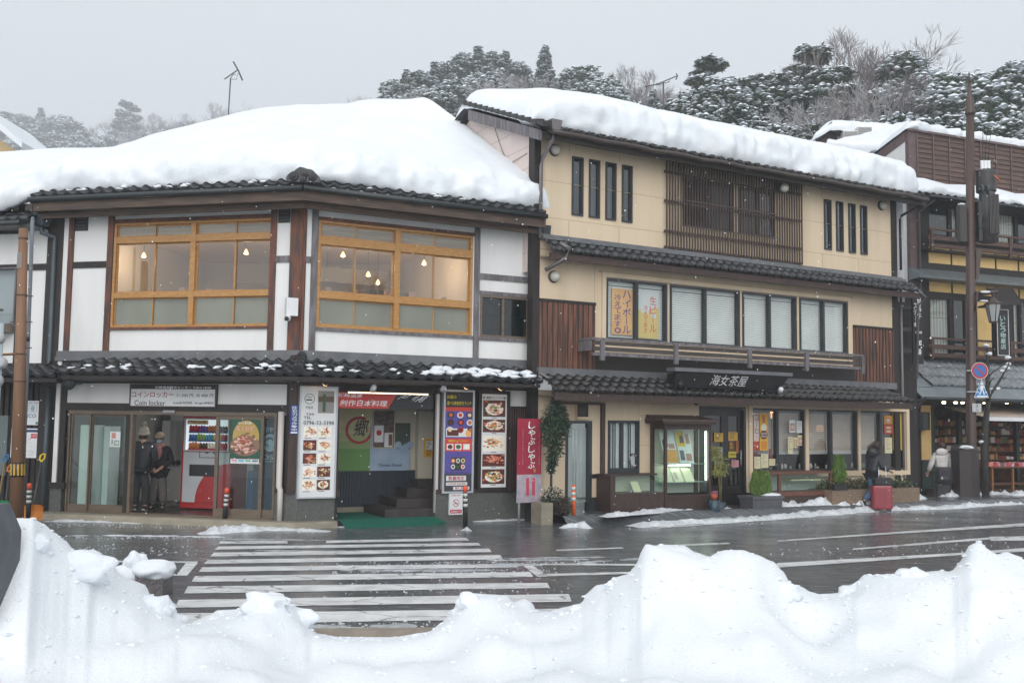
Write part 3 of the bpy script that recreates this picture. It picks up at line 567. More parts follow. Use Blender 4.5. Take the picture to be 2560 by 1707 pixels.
for i,ch in enumerate('COFFEE'):
 a=math.radians(150-i*22);u,z=cx+.225*math.cos(a),cz+.235*math.sin(a);m.text(L,ch,(u-.03,u+.03,z-.035,z+.035),-.209,1)
u1_,z1_=L.uz(zD(650,705),-.21);u2_,z2_=L.uz(zD(830,650),-.21);m.text(L,'BOSS',(u1_-.13,u2_,z1_,z2_),-.209,1);u1_,z1_=L.uz(zD(676,345),-.21);u2_,z2_=L.uz(zD(790,322),-.21);m.text(L,'SUNTORY',(u1_-.1,u2_,z1_,z2_),-.209,1)
u1_,z1_=L.uz(zD(670,735),-.21);m.text(L,'COFFEE COMPANY',(u1_,u2_,z1_,z1_+.03),-.209,1);m.out('cabinet',[BLUEM,LB],t)
u1_,z1_=L.uz(zD(470,840),-.6);u2_,z2_=L.uz(zD(610,1330),-.6);m=MB();m.fb(L,(u1_,u2_,ZF+.02,z1_),-1,-.6);m.out('lower_panel',mat('blue side panel',(.03,.09,.2),rough=.4),t)
# red drinks vending machine
vd=-1.25
t=thing('vending_machine','red and silver drinks vending machine with lit rows of cans inside the open doorway','vending machine',L.P(L.uz(z2(1600,900),vd)[0],ZF,vd))
v0,v1=L.uz(z2(1425,800),vd)[0],L.uz(z2(1812,800),vd)[0];vt=2.06;zs=L.uz(z2(1500,845),vd)[1]
RED=mat('red enamel',(.38,.02,.022),rough=.3,coat=.4);SILV=mat('silver panel',(.48,.5,.52),(.42,.44,.46),.4,(2,2,2))
m=MB();m.fb(L,(v0,v1,ZF+.03,vt),vd-.7,vd-.02,0);m.out('body',RED,t)
m=MB();rr=(v0+.05,v1-.03,.28,zs);m.fq(L,rr,vd+.0,0);W_=rr[1]-rr[0]
pts=[(rr[1],rr[2])]+[(rr[1]-W_*.72*math.cos(a),rr[2]+(zs-.28)*.78*math.sin(a)) for a in [math.pi/2*i/10 for i in range(11)]];m.poly(L,pts[:1]+pts[1:],vd+.002,1)
m.fb(L,(v0+.2,v1-.25,.82,1.06),vd-.05,vd+.006,2);m.ring(L,(v0+.42,v1-.35,1.2,1.55),.012,vd,vd+.006,2)
rn=random.Random(2)
for i in range(14):u,z=v0+.45+rn.random()*.5,1.24+rn.random()*.25;m.fq(L,(u,u+.05,z,z+.03),vd+.004,rn.choice([2,3]))
m.out('front_panel',[SILV,RED,BLACK,flat((.2,.3,.45))],t)
m=MB();dr=(v0+.06,v1-.04,zs+.02,vt-.04);m.fq(L,dr,vd-.0,0);m.ring(L,dr,.03,vd-.01,vd+.03,1);m.out('display',[mat('lit display back',(.78,.86,.92),emit=.5),SILV],t)
CANS=[flat(hexc(c),.35) for c in ('b02030','3a70b0','6a4a98','c87830','90b050','e8e0d0','503828','4aa0c0','d8a840')];rows_=3;rh=(dr[3]-dr[2]-.16)/rows_
m=MB();lab=MB()
for j in range(rows_):
 z=dr[2]+.06+j*rh
 lab.fb(L,(dr[0]+.12,dr[1]-.05,z-.035,z),vd,vd+.05,0 if j else 1)
 for i in range(14):
  u=dr[0]+.15+i*(dr[1]-dr[0]-.22)/13;hh=rh*.8*random.uniform(.8,1);k=[(3,6,5,0),(1,4,7,8,0),(0,2,3,6)][j]
  m.lathe(L.P(u,z,vd+.025),[(.033,0),(.033,hh*.75),(.02,hh*.9),(.016,hh)],8,k[i*len(k)//14])
m.out('drink_cans',CANS,t)['kind']='stuff';lab.out('price_strip',[flat(hexc('2a4a80')),flat(hexc('a02838'))],t)
m=MB();m.fq(L,(dr[0]+.05,dr[1]-.5,dr[3]-.13,dr[3]-.04),vd+.004,0);m.text(L,'ドリンク',(dr[0]+.08,dr[1]-.55,dr[3]-.12,dr[3]-.05),vd+.006,1);m.out('header',[flat(hexc('c8b070')),BLACK_TXT],t)
# coin locker sign
t=thing('shop_sign','white coin locker sign with red lettering and a black strip above the doorway','sign',L.P(-2.8,2.3,.05))
r=L.R(z2(1020,312),z2(1692,500),.07);m=MB();m.fb(L,r,.0,.06,0);m.ring(L,r,.025,.055,.075,0);m.out('board',WOOD_CASE,t)
zs1=L.uz(z2(1355,353),.07)[1];m=MB();m.fq(L,(r[0]+.025,r[1]-.025,r[2]+.025,zs1),.062,0);m.fq(L,(r[0]+.025,r[1]-.025,zs1,r[3]-.02),.063,1)
def zr(a,b):q=L.R(z2(*a),z2(*b),.065);return q
RB=flat(hexc('9a2848'))
m.text(L,'城崎温泉観光センター 9:00⇒18:00',zr((1218,327),(1655,352)),.066,2);m.text(L,'コインロッカー',zr((1035,372),(1362,420)),.066,3);m.text(L,'小 300 円  大 400 円',zr((1380,385),(1672,418)),.066,4)
m.text(L,'Coin locker',zr((1055,438),(1297,482)),.066,4);m.text(L,'small:¥300  large:¥400',zr((1358,448),(1674,478)),.066,4);m.out('face',[WHITE,BLACK_TXT,WHITE_TXT,RB,flat((.12,.1,.12))],t)
m=MB();m.fb(L,zr((1276,518),(1366,540)),.0,.06);tag(m.out('door_sensor',[flat((.3,.3,.32))],loc=L.P(-2.7,2.1,.03)),'small grey door sensor over the open sliding door','sensor')
# white downpipe by the corner, cctv camera and loudspeaker
m=MB();u=lu_(2218,1000);m.tube([L.P(u-.02,zl1,.1),L.P(u-.02,.75,.1),L.P(u+.02,.7,.12),L.P(u+.02,.06,.12)],[.06,.06,.055,.05],10);m.out('downpipe',mat('cream downpipe',(.56,.52,.49),rough=.5),b1)
t=thing('security_camera','white security camera hanging under a junction box on the corner post','camera',L.P(-.1,4.2,.1));u,z=R.uz(z3(160,1070),.1);f=R
m=MB();m.fb(f,(u-.11,u+.11,z-.17,z+.17),.02,.16);m.out('junction_box',WHITE,t)
u2_,z2_=R.uz(z3(140,1160),.16);m=MB();m.tube([f.P(u2_,z2_+.08,.1),f.P(u2_,z2_+.02,.12),f.P(u2_-.02,z2_-.03,.2)],[.04,.05,.035],10);m.tube([f.P(u2_,z2_+.02,.1),f.P(u2_-.08,z2_-.03,.32)],.05,12,0);m.out('camera_body',WHITE,t)
m=MB();m.lathe(f.P(u2_-.08,z2_-.03,.315),[(.046,0),(.046,.02),(.03,.025)],12,0,Vector((-.3,-.9,-.2)));m.out('lens',BLACK,t)
t=thing('loudspeaker','dark horn loudspeaker under the lower eave at the far left of the coin locker shop','loudspeaker',L.P(-5.2,2.8,.4));u,z=L.uz(z2(530,295),.55)
m=MB();ax=L.n*1+L.u*.1-Vector((0,0,.05));p=L.P(u,z,.3);m.lathe(p,[(.05,-.15),(.06,0),(.09,.12),(.15,.24),(.155,.25),(.14,.24),(.07,.1),(.02,.08)],18,0,ax);m.out('horn',mat('dark grey horn',(.05,.06,.065),rough=.35),t);m=MB();m.tube([p+Vector((0,0,.02)),p+Vector((0,0,.25))],.018,6);m.out('bracket',BLACK,t)
# ---- right face
zB1=R.uz(z4(900,330))[1];ue0=R.uz(z4(545,800))[0];ue1=R.uz(z4(1335,800))[0]
up2=R.uz(z4(2190,1250))[0]
m=MB();wall(m,R,.02,UR,.0,ZB-.05,[(ue0,ue1,0,zB1)],-.16,0);m.out('lower_wall',WOOD_DARK,b1)
m=MB();a=R.R(z4(1905,312),z4(2108,445));m.fb(R,a,-.01,.02);m.out('white_panel',PLASTER,b1)
m=MB();m.fb(R,(R.uz(z4(1325,1250))[0],UR-.02,-.02,.6),-.1,.07);m.out('plinth',STONE,b1)
for q,d0_,d1_ in (((R.uz(z4(130,800))[0],ue0-.01,.63,ZB-.1),-.05,.03),((0,ue0+.02,.56,.68),-.05,.075),((ue1,ue1+.3,.55,ZB-.1),-.05,.03),((ue1,up2,.58,.66),-.05,.085)):m=MB();m.fb(R,q,d0_,d1_);m.out('timber',WOOD_CASE,b1)
m=MB();m.fb(R,(ue1-.01,ue1+.045,.2,zB1),-.03,.06);m.out('white_post',mat('off white strip',(.55,.52,.5),rough=.6),b1)
# entrance recess
ed=-1.5;NAVY=mat('dark navy slatted dado',(.012,.02,.032),(.02,.03,.045),.5,(1,1,.2));CREAM=mat('cream lobby wall',(.5,.46,.38),rough=.7)
room(R,(ue0,ue1+.5,.1,zB1),ed,-.16,b1,CREAM,FLOORR,WOOD_DARK,'entrance_recess')
def rr_(a,b,d):return R.R(z4(*a),z4(*b),d)
b_=rr_((450,970),(1200,1205),ed+.04);m=MB();u=b_[0]
m.fb(R,(b_[0],b_[1],.1,b_[3]),ed,ed+.03,0)
while u<b_[1]:m.fb(R,(u,u+.045,.22,b_[3]),ed+.03,ed+.045,0);u+=.06
m.fb(R,(b_[0],b_[1],.1,.22),ed+.03,ed+.05,1);m.out('dado',[NAVY,CONC],b1)
m=MB();r=rr_((500,350),(808,975),ed+.03);n=10
GP=[flat(tuple(x*(1-t)+y*t for x,y in zip(hexc('5f8a45'),hexc('c9bb93')))) for t in [max(0,min(1,(i-2)/4)) for i in range(n)]]
for i in range(n):m.fq(R,(r[0],r[1],r[2]+(r[3]-r[2])*i/n,r[2]+(r[3]-r[2])*(i+1)/n),ed+.035,i)
u,z=R.uz(z4(712,637),ed+.04);k=len(GP);m.disc(R,u,z,.3,.29,ed+.04,k,30,math.radians(60),math.radians(375),.8);m.text(R,'郷',(u-.13,u+.17,z-.13,z+.22),ed+.043,k+1,slant=.15)
t=thing('logo_panel','beige and green panel with a red ring round a black character inside the entrance','panel',R.P(1.2,1,ed));m.out('sheet',GP+[flat(hexc('a02028')),BLACK_TXT],t)
t=thing('poster','pale blue snow scene poster low on the back wall of the entrance','poster',R.P(2,1,ed));r=rr_((806,575),(1120,965),ed+.03);m=MB();m.fb(R,r,ed,ed+.045,0)
w,h=r[1]-r[0],r[3]-r[2];m.fq(R,(r[0]+w*.6,r[1],r[2]+h*.45,r[3]),ed+.047,1)
for i in range(8):m.disc(R,r[0]+w*(.3+.1*i),r[2]+h*(.5+.05*math.sin(i*2.1)),w*.09,h*.07,ed+.048+i*.0002,0,10)
m.text(R,'Toyooka, Kinosaki',(r[0]+w*.2,r[1]-w*.2,r[2]+h*.07,r[2]+h*.15),ed+.05,2,slant=.2);m.out('sheet',[mat('pale blue print',hexc('8ba0b8'),hexc('a5b5c8'),.5,(2,2,2)),flat(hexc('3c4a42')),flat(hexc('203048'))],t)
t=thing('picture_board','framed stone wall picture board with a red notice on the back wall of the entrance','picture',R.P(2,2,ed));r=rr_((824,470),(1000,785),ed+.06);m=MB();m.fb(R,r,ed+.045,ed+.06,0);m.out('picture',mat('stacked stone print',(.16,.11,.08),(.04,.03,.03),.5,(14,14,22)),t)
m=MB();m.ring(R,r,.02,ed+.05,ed+.075);m.out('frame',flat(hexc('b8b49c')),t);m=MB();q=rr_((838,597),(910,735),ed+.07);m.fq(R,q,ed+.064,0);m.disc(R,(q[0]+q[1])/2,(q[2]+q[3])/2+.02,.06,.06,ed+.067,1);q=rr_((920,658),(985,775),ed+.07);m.fq(R,q,ed+.064,0);m.fq(R,((q[0]+q[1])/2,q[1]-.01,q[2]+.03,q[3]-.03),ed+.067,2);m.out('notice',[WHITE,flat(hexc('b02028')),flat(hexc('6a4030'))],t)
m=MB();q=rr_((1200,480),(1400,975),ed+.2);m.fb(R,(q[0],q[1],.1,q[3]),ed,ed+.2);m.out('lobby_wall',CREAM,b1)
t=thing('poster','yellow and white notice on the pale wall above the entrance steps','poster',R.P(3,1,ed));r=rr_((1243,700),(1330,858),ed+.22);m=MB();m.fb(R,r,ed+.2,ed+.215,0);m.fq(R,(r[0]+.04,r[1]-.03,r[2]+.16,r[3]-.06),ed+.217,1)
rn=random.Random(5)
for i in range(12):z=r[2]+.03+i*.03;m.fq(R,(r[0]+.05,r[0]+.05+rn.uniform(.06,.14),z,z+.012),ed+.219,2)
m.out('sheet',[flat(hexc('d0a030')),WHITE,flat(hexc('604030'))],t)
STEP=mat('dark brown stone steps',(.05,.04,.037),(.03,.025,.024),.5,(5,5,5),bump=.05)
for i,(X,Y) in enumerate(((925,1195),(1020,1125),(1105,1050),(1190,982))):
 d1=-.1-i*.3;u,z=R.uz(z4(X,Y),d1);m=MB();m.fb(R,(u,ue1+.4,.1,.1+.175*(i+1)),ed,d1);m.out('step',STEP,b1)
m=MB();GC=mat('green entrance carpet',(.0,.12,.075),(.0,.085,.055),.9,(40,40,40));q0=R.P(ue0-.05,0,.0)
c0=[R.P(ue0+.02,.115,-1.45),R.P(ue1,.115,-1.45),R.P(ue1,.115,.05),R.P(ue1+.12,.05,.3),R.P(ue1-.1,.03,.42),R.P(ue0+.02,.03,.5),R.P(ue0+.02,.115,.05)]
m.face([c0[0],c0[1],c0[2],c0[6]]);m.face([c0[6],c0[2],c0[3],c0[4],c0[5]]);m.face([p-Vector((0,0,.05)) for p in (c0[5],c0[4],c0[3])]+[c0[3],c0[4],c0[5]]);tag(m.out('entrance_carpet',GC,loc=R.P(2,.1,0)),'green carpet laid over the floor of the restaurant entrance','carpet')
# red banner and LED strip
t=thing('entrance_banner','red and black banner with white slanted lettering across the top of the entrance','banner',R.P(2,2.4,.05));r=rr_((532,325),(1312,470),.03);m=MB();m.fb(R,(r[0],r[1],r[2],r[3]),-.02,.03,1);w,h=r[1]-r[0],r[3]-r[2]
m.poly(R,[(r[0],r[2]),(r[0]+w*.52,r[2]),(r[0]+w*.62,r[3]),(r[0],r[3])],.033,0);m.text(R,'創作日本料理',rr_((550,388),(935,445),.03),.036,2,slant=.2);m.text(R,'城崎温泉',rr_((535,330),(735,372),.03),.036,2,slant=.2)
rn=random.Random(3)
for i in range(9):
 x=r[0]+w*(.7+.28*rn.random());z=r[3]-h*.1*rn.random()-.01;pts=[(x,z)]
 for k in range(5):x-=w*.02;z-=h*.12*rn.random();pts.append((x,max(z,r[2]+.01)))
 for (a,b),(c,d) in zip(pts,pts[1:]):m.poly(R,[(a,b),(a,b+.012),(c,d+.012),(c,d)],.034+i*.0002,2)
m.out('sheet',[flat(hexc('c03a34'),.45),flat((.015,.016,.02),.4),WHITE_TXT],t)
m=MB();a=R.uz(z4(620,328),.1);b=R.uz(z4(1275,345),.1);m.fb(R,(a[0],b[0],b[1]-.02,b[1]+.02),.06,.1,0)
for i in range(60):u=a[0]+(b[0]-a[0])*(i+.3)/60;m.fq(R,(u,u+.02,b[1]-.012,b[1]+.008),.103,1)
tag(m.out('light_strip',[flat((.6,.58,.52)),mat('lit led dots',(1,.75,.5),emit=3)],loc=R.P(2,2.5,.1)),'lit LED strip along the top edge of the red banner','light strip')
# tall menu signs
SIL=mat('silver sign frame',(.5,.53,.56),(.42,.45,.48),.35,(3,3,3),metal=.3)
t=thing('menu_sign','tall white sign left of the entrance with telephone number and ten food photographs','sign',R.P(.4,1.5,.1));r=rr_((228,275),(515,1190),.1);m=MB();m.fb(R,r,.03,.1,0);m.ring(R,r,.03,.09,.12,0);m.out('frame',SIL,t)
m=MB();m.fq(R,(r[0]+.03,r[1]-.03,r[2]+.03,r[3]-.03),.103,0);w,h=r[1]-r[0],r[3]-r[2];D_=.106
u,z=r[0]+w*.26,r[3]-h*.115;m.disc(R,u,z,.1,.1,D_,1,22,0,2*math.pi,.86);m.fq(R,(u-.065,u+.05,z-.03,z-.005),D_,2);m.text(R,'〜',(u-.05,u+.04,z+.02,z+.05),D_,2);m.text(R,'喫煙可',(u-.07,u+.07,z-.19,z-.135),D_,2);m.text(R,'不定休',(u-.06,u+.1,r[3]-h*.262,r[3]-h*.24),D_,2)
m.fq(R,(r[0]+w*.48,r[1]-w*.1,r[3]-h*.24,r[3]-h*.04),D_,3);m.fq(R,(r[0]+w*.48,r[1]-w*.1,r[3]-h*.14,r[3]-h*.09),D_+.001,4);m.fq(R,(r[0]+w*.6,r[0]+w*.68,r[3]-h*.23,r[3]-h*.07),D_+.0015,5)
m.text(R,'TEL',(r[0]+w*.12,r[0]+w*.32,r[3]-h*.295,r[3]-h*.27),D_,2);m.text(R,'0796-32-3398',(r[0]+w*.12,r[1]-w*.09,r[3]-h*.345,r[3]-h*.31),D_,2)
for j in range(5):
 for i in range(2):a=r[0]+w*(.13+.38*i);b=r[2]+h*(.06+.118*(4-j));food(m,R,(a,a+w*.34,b+h*.013,b+h*.105),D_,20+j*2+i,list(range(6,16)),6+[4,4,5,4,5,4,4,5,4,5][j*2+i]);m.fq(R,(a+.02,a+w*.2,b,b+.01),D_,2)
m.out('face',[WHITE,flat(hexc('3a8a80')),BLACK_TXT,flat(hexc('8a8a88')),flat(hexc('5a4a3a')),flat(hexc('3a5a3c'))]+FOODM,t)
t=thing('menu_sign','tall silver framed lunch sign with purple and red panels right of the entrance','sign',R.P(3,1.5,.1));r=rr_((1402,305),(1640,1148),.1);m=MB();m.fb(R,r,.03,.1,0);m.ring(R,r,.04,.09,.125,0);m.out('frame',SIL,t)
m=MB();r=(r[0]+.04,r[1]-.04,r[2]+.04,r[3]-.04);w,h=r[1]-r[0],r[3]-r[2]
def Y_(a,b):return (r[0],r[1],r[3]-h*b,r[3]-h*a)
for a,b,c in ((0,.155,1),(.155,.195,2),(.195,.47,3),(.47,.6,2),(.6,.825,3),(.825,1,4)):m.fq(R,Y_(a,b),.103,c)
def X_(a,b,c,d):return (r[0]+w*a,r[0]+w*b,r[3]-h*d,r[3]-h*c)
m.text(R,'お昼の',X_(.06,.4,.035,.07),.106,5);m.text(R,'選べる鉄板焼きランチ',X_(.06,.95,.095,.135),.106,5);rn=random.Random(6)
m.fq(R,X_(.05,.95,.37,.455),.1045,0)
for i in range(9):a,b=.12+.36*(i % 3)+.05*rn.random(),.235+.075*(i//3);m.disc(R,r[0]+w*(a+.05),r[3]-h*b,w*.12,h*.032,.105+i*.0002,[1,0,1,1,1,0,0,6,1][i]);m.disc(R,r[0]+w*(a+.05),r[3]-h*b,w*.07,h*.02,.1075+i*.0002,rn.choice([7,8,10,12]))
m.fq(R,X_(.08,.5,.385,.445),.1065,12);m.disc(R,r[0]+w*.86,r[3]-h*.42,w*.11,h*.035,.107,15)
m.text(R,'鉄板焼セレクトメニュー',X_(.14,.86,.482,.508),.106,5)
for i in range(3):m.fq(R,X_(.08+.3*i,.32+.3*i,.525,.585),.106,0);m.disc(R,r[0]+w*(.2+.3*i),r[3]-h*.555,w*.09,h*.022,.107,[12,14,11][i])
m.text(R,'＋',X_(.44,.56,.61,.64),.106,4)
m.fq(R,X_(.24,.76,.66,.79),.105,4)
for i in range(6):m.disc(R,r[0]+w*(.32+.18*(i % 3)),r[3]-h*(.695+.06*(i//3)),w*.075,h*.024,.106,[7,0,8,0,1,0][i]);m.disc(R,r[0]+w*(.32+.18*(i % 3)),r[3]-h*(.695+.06*(i//3)),w*.045,h*.014,.107,rn.choice([8,10,14]))
m.text(R,'御飯・味噌汁・小鉢・漬物・デザート',X_(.03,.97,.8,.82),.106,4)
m.fq(R,X_(.08,.8,.845,.895),.105,0);m.text(R,'数量限定',X_(.16,.74,.85,.89),.108,6);m.fq(R,X_(.08,.85,.91,.942),.105,0);m.text(R,'Limited quantity',X_(.14,.8,.914,.938),.108,6);m.fq(R,X_(.34,.93,.955,.985),.105,0);m.text(R,'¥1,880',X_(.4,.88,.957,.982),.108,6)
m.out('face',[WHITE,flat((.02,.02,.02)),flat(hexc('cc4436')),flat(hexc('584d9a')),flat(hexc('3c3a40')),flat(hexc('d8c840')),flat(hexc('b02a30'))]+FOODM,t)
t=thing('menu_sign','tall dark framed white sign with five stacked food photographs beside the slatted fence','sign',R.P(4,1.5,.1));r=rr_((1688,312),(1932,1128),.1);m=MB();m.fb(R,r,.03,.1,0);m.ring(R,r,.07,.09,.125,0);m.out('frame',WOOD_DARK,t)
m=MB();r=(r[0]+.07,r[1]-.07,r[2]+.06,r[3]-.05);w,h=r[1]-r[0],r[3]-r[2];m.fq(R,r,.104,0);m.text(R,'郷 濃厚かにトマト鍋',X_(.05,.95,.035,.065),.107,1)
for i,(a,b) in enumerate(((.075,.25),(.28,.415),(.45,.615),(.645,.775),(.805,.96))):food(m,R,X_(.06,.94,a,b),.106,60+i,list(range(3,13)) if i !=3 else [9,3,9,9],3+[5,5,4,5,5][i]);m.fq(R,X_(.4,.6,b+.008,b+.014),.106,1)
m.out('face',[WHITE,BLACK_TXT,flat((.1,.1,.1))]+FOODM,t)
# small signs
t=thing('wall_sign','narrow blue vertical sign with white lettering on the corner post','sign',R.P(.1,2,.05));r=rr_((155,432),(212,668),.06);m=MB();m.fb(R,r,.03,.06,0);m.text(R,'防犯カメラ作動中',(r[0]+.025,r[1]-.025,r[2]+.05,r[3]-.02),.062,1,vert=True);m.fq(R,(r[0]+.01,r[1]-.01,r[2]+.012,r[2]+.04),.062,1);m.out('plate',[flat(hexc('274a8c'),.4),WHITE_TXT],t)
t=thing('no_smoking_sign','small white no smoking notice on the stone plinth under the lunch sign','sign',R.P(3.2,.3,.1));r=rr_((1450,1155),(1555,1325),.12);m=MB();m.fb(R,r,.06,.12,0);w,h=r[1]-r[0],r[3]-r[2];u,z=(r[0]+r[1])/2,r[2]+h*.55
m.disc(R,u,z,w*.24,w*.26,.122,1,20,0,2*math.pi,.86);m.fq(R,(u-w*.12,u+w*.12,z-.015,z),.122,2);m.poly(R,[(u-w*.17,z+w*.15),(u-w*.14,z+w*.18),(u+w*.17,z-w*.15),(u+w*.14,z-w*.18)],.124,1);m.fq(R,(r[0]+w*.06,r[1]-w*.06,r[2]+h*.07,r[2]+h*.24),.122,1);m.text(R,'全面禁煙です',(r[0]+w*.12,r[1]-w*.12,r[2]+h*.1,r[2]+h*.2),.124,0);m.text(R,'店内禁煙のお願い',(r[0]+w*.12,r[1]-w*.12,r[3]-h*.12,r[3]-h*.05),.122,1);m.out('plate',[WHITE,flat(hexc('b83038')),BLACK_TXT],t)
# slatted screen and shabu-shabu banner
t=thing('slat_screen','dark vertical slat screen fence behind the red hanging banner','fence',R.P(4.6,.5,.2));a,z=R.uz(z4(1948,455),.18);b,_z=R.uz(z4(2205,455),.18);m=MB();n=14
for i in range(n):u=a+(b-a)*i/n;m.fb(R,(u,u+(b-a)/n*.62,.6,z+random.uniform(-.03,.02)),.12,.18)
m.fb(R,(a,b,1.9,1.97),.1,.12);m.fb(R,(a,b,.75,.82),.1,.12);m.out('slats',WOOD_CASE,t)
t=thing('hanging_banner','red vertical cloth banner with white brush lettering on a two legged stand','banner',R.P(4.8,0,.35));r=rr_((2003,542),(2196,1225),.62);m=MB();w,h=r[1]-r[0],r[3]-r[2]
def cl(s,t_):return R.P(r[0]+w*s,r[2]+h*t_,.62+.012*math.sin(t_*9)+.01*math.sin(s*5+t_*3))
n=8
for i in range(24):
 for j in range(n):
  mi=0 if i>=8 else (2 if 1<j<6 and i>1 and j in (3,5) and i<7 else 1)
  m.face([cl(j/n,i/24),cl((j+1)/n,i/24),cl((j+1)/n,(i+1)/24),cl(j/n,(i+1)/24)],mi,True)
m.text(R,'しゃぶしゃぶ',(r[0]+w*.42,r[0]+w*.7,r[2]+h*.4,r[3]-h*.03),.646,3,vert=True,slant=.1);m.fq(R,(r[0]+w*.66,r[0]+w*.75,r[2]+h*.36,r[2]+h*.4),.646,4)
for k in range(2):m.text(R,'本格和牛鍋御膳コース料理',(r[0]+w*(.2+.66*k),r[0]+w*(.235+.66*k),r[2]+h*.45,r[3]-h*.12),.646,5,vert=True)
m.out('cloth',[mat('crimson cloth',hexc('a52c44'),hexc('98243c'),.7,(2,2,2)),mat('pale meat print',hexc('b9a3ab'),hexc('8f95a3'),.6,(7,7,7)),flat(hexc('c0405a')),WHITE_TXT,flat(hexc('c08040')),flat(hexc('c88a94'))],t)
for X,mt in ((2018,flat((.3,.3,.31))),(2140,PIPE)):
 u=R.uz(z4(X,1300),.6)[0];m=MB();m.tube([R.P(u,0.0,.6),R.P(u,r[2]+.3,.58)],.025,8);m.out('leg',mt,t)
# spotlights under the eave
for X,Y,lit,lb in ((438,250,1,'small lit spotlight above the tall white sign left of the entrance'),(825,305,0,'unlit white spotlight above the red entrance banner'),(1395,305,0,'unlit white spotlight at the right end of the entrance banner'),(1590,278,1,'small lit spotlight above the purple lunch sign'),(1872,290,1,'small lit spotlight above the dark framed food sign')):
 u,z=R.uz(z4(X,Y),.5);p=R.P(u,z,.5);t=thing('spotlight',lb,'spotlight',p,'spotlights under the lower eave');ax=(-R.n*.75+Vector((0,0,-.6))).normalized()
 m=MB();m.lathe(p-ax*.12,[(.03,0),(.05,.03),(.06,.14)],12,0,ax);m.out('lamp_body',flat((.03,.03,.035)) if lit else WHITE,t)
 m=MB();m.lathe(p+ax*.0,[(.055,.0),(.055,.03),(.03,.045)],12,0,ax);m.out('bulb',mat('warm spot bulb',(1,.6,.28),emit=6) if lit else FROST,t)
 m=MB();m.tube([p-ax*.1,p-ax*.05+Vector((0,0,.09)),(p.x,p.y,z+.2)],.012,6);m.out('arm',BLACK,t)
# downpipe at the right end
u=R.uz(z3(2172,600),.12)[0];m=MB();m.tube([R.P(u,6.0,.4),R.P(u,5.85,.15),R.P(u,5.8,.09),R.P(u,ZB-.05,.09)],.04,10);m.hexa([R.P(u-.09,5.98,.5),R.P(u+.09,5.98,.5),R.P(u+.09,5.98,.33),R.P(u-.09,5.98,.33),R.P(u-.1,6.18,.52),R.P(u+.1,6.18,.52),R.P(u+.1,6.18,.31),R.P(u-.1,6.18,.31)]);m.out('downpipe',GUTTER,b1)
u,z=R.uz(z4(2300,270),.7);m=MB();m.tube([R.P(u-.3,z+.25,.6),R.P(u-.05,z+.1,.66),R.P(u,z,.7),R.P(u,z-.2,.7)],.04,10);m.out('downpipe',PIPE_GREY,b1)
# ================================================================ beige three storey tea house
b2=thing('tea_house','beige three storey tea house with tiled pent roofs, slatted lattice panel and long balcony rail','building',B.P(4,0,0))
u0b=B.uz(z5(118,600))[0];u1b=B.uz(z5(2180,800))[0]
zR3=8.45;zM=B.uz(z5(1200,945))[1]
dM=.5;zMo=B.uz(z5(1200,1025),dM)[1];dL=.8;zLo=B.uz(z6(900,372),dL)[1];zL=B.uz(z6(500,182))[1]
mwin=[]
for q in ((305,358,368,712),(405,373,466,725),(502,390,562,740),(598,408,657,750),(1785,607,1830,907),(1855,618,1900,915),(1928,630,1972,925),(1997,640,2040,932)):mwin.append(B.R(z5(q[0],q[1]),z5(q[2],q[3])))
zs0=sum(w[2] for w in mwin)/8;zs1=sum(w[3] for w in mwin)/8;sl=[(w[0],w[1],zs0,zs1) for w in mwin]
lat=B.R(z5(850,330),z5(1645,1000));lat=(lat[0],lat[1],zM+.02,zR3-.35)
lw=[B.R(z5(955,475),z5(1250,805)),B.R(z5(1290,525),z5(1500,850))];lw=[(w[0],w[1],lw[0][2],lw[0][3]) for w in lw]
m=MB();wall(m,B,u0b,u1b,zM-.3,zR3,sl+lw)
for z in (zs1+.28,zs1-.62,zs0-.12):m.fb(B,(u0b+.01,lat[0],z,z+.009),0,.003,1);m.fb(B,(lat[1],u1b-.01,z,z+.009),0,.003,1)
for w in (sl[0],sl[3],sl[4],sl[7]):m.fb(B,(w[0]-.07,w[0]-.061,zM,zs0-.13),0,.0035,1);m.fb(B,(w[0]-.07,w[0]-.061,zs1+.02,zR3-.3),0,.0035,1)
m.out('third_floor_wall',[BEIGE,BEIGE_LINE],b2)
GL3=glass('slit window glass',(.6,.66,.68),1.6);CURT=mat('pale curtain',(.55,.54,.52),(.4,.4,.4),.8,(14,14,.5))
for i,w in enumerate(sl):
 m=MB();m.ring(B,w,.035,-.08,.035);o=m.out('slit_window',BLACK_SASH,b2);g=MB();g.fb(B,(w[0]+.033,w[1]-.033,w[2]+.033,w[3]-.033),-.04,-.034);g.out('pane',GL3,o)
 c=MB();c.fb(B,(w[0]+.0,w[1],w[2],w[3]),-.2,-.14);c.out('curtain',[CURT if i % 4 in (1,2) else flat((.2,.22,.22))],o)
for w in lw:
 m=MB();m.ring(B,w,.05,-.09,.02);um=(w[0]+w[1])/2;m.fb(B,(um-.035,um+.035,w[2]+.05,w[3]-.05),-.08,.01);o=m.out('lattice_window',BLACK_SASH,b2)
 for k,(a,c_) in enumerate(((w[0]+.05,um-.035),(um+.035,w[1]-.05))):
  g=MB();g.fb(B,(a,c_,w[2]+.05,w[3]-.05),-.05,-.044);g.out('pane',GL3,o)
  c=MB()
  if k==0:c.fb(B,(a-.04,c_+.03,w[2],w[3]),-.35,-.3)
  else:
   n=12;c.grid(lambda s,t:B.P(a-.02+(c_-a+.04)*s,w[2]+(w[3]-w[2])*t,-.16+.02*math.sin(s*40)),48,1)
  c.out('curtain',[flat((.07,.07,.07)) if k==0 else CURT],o)
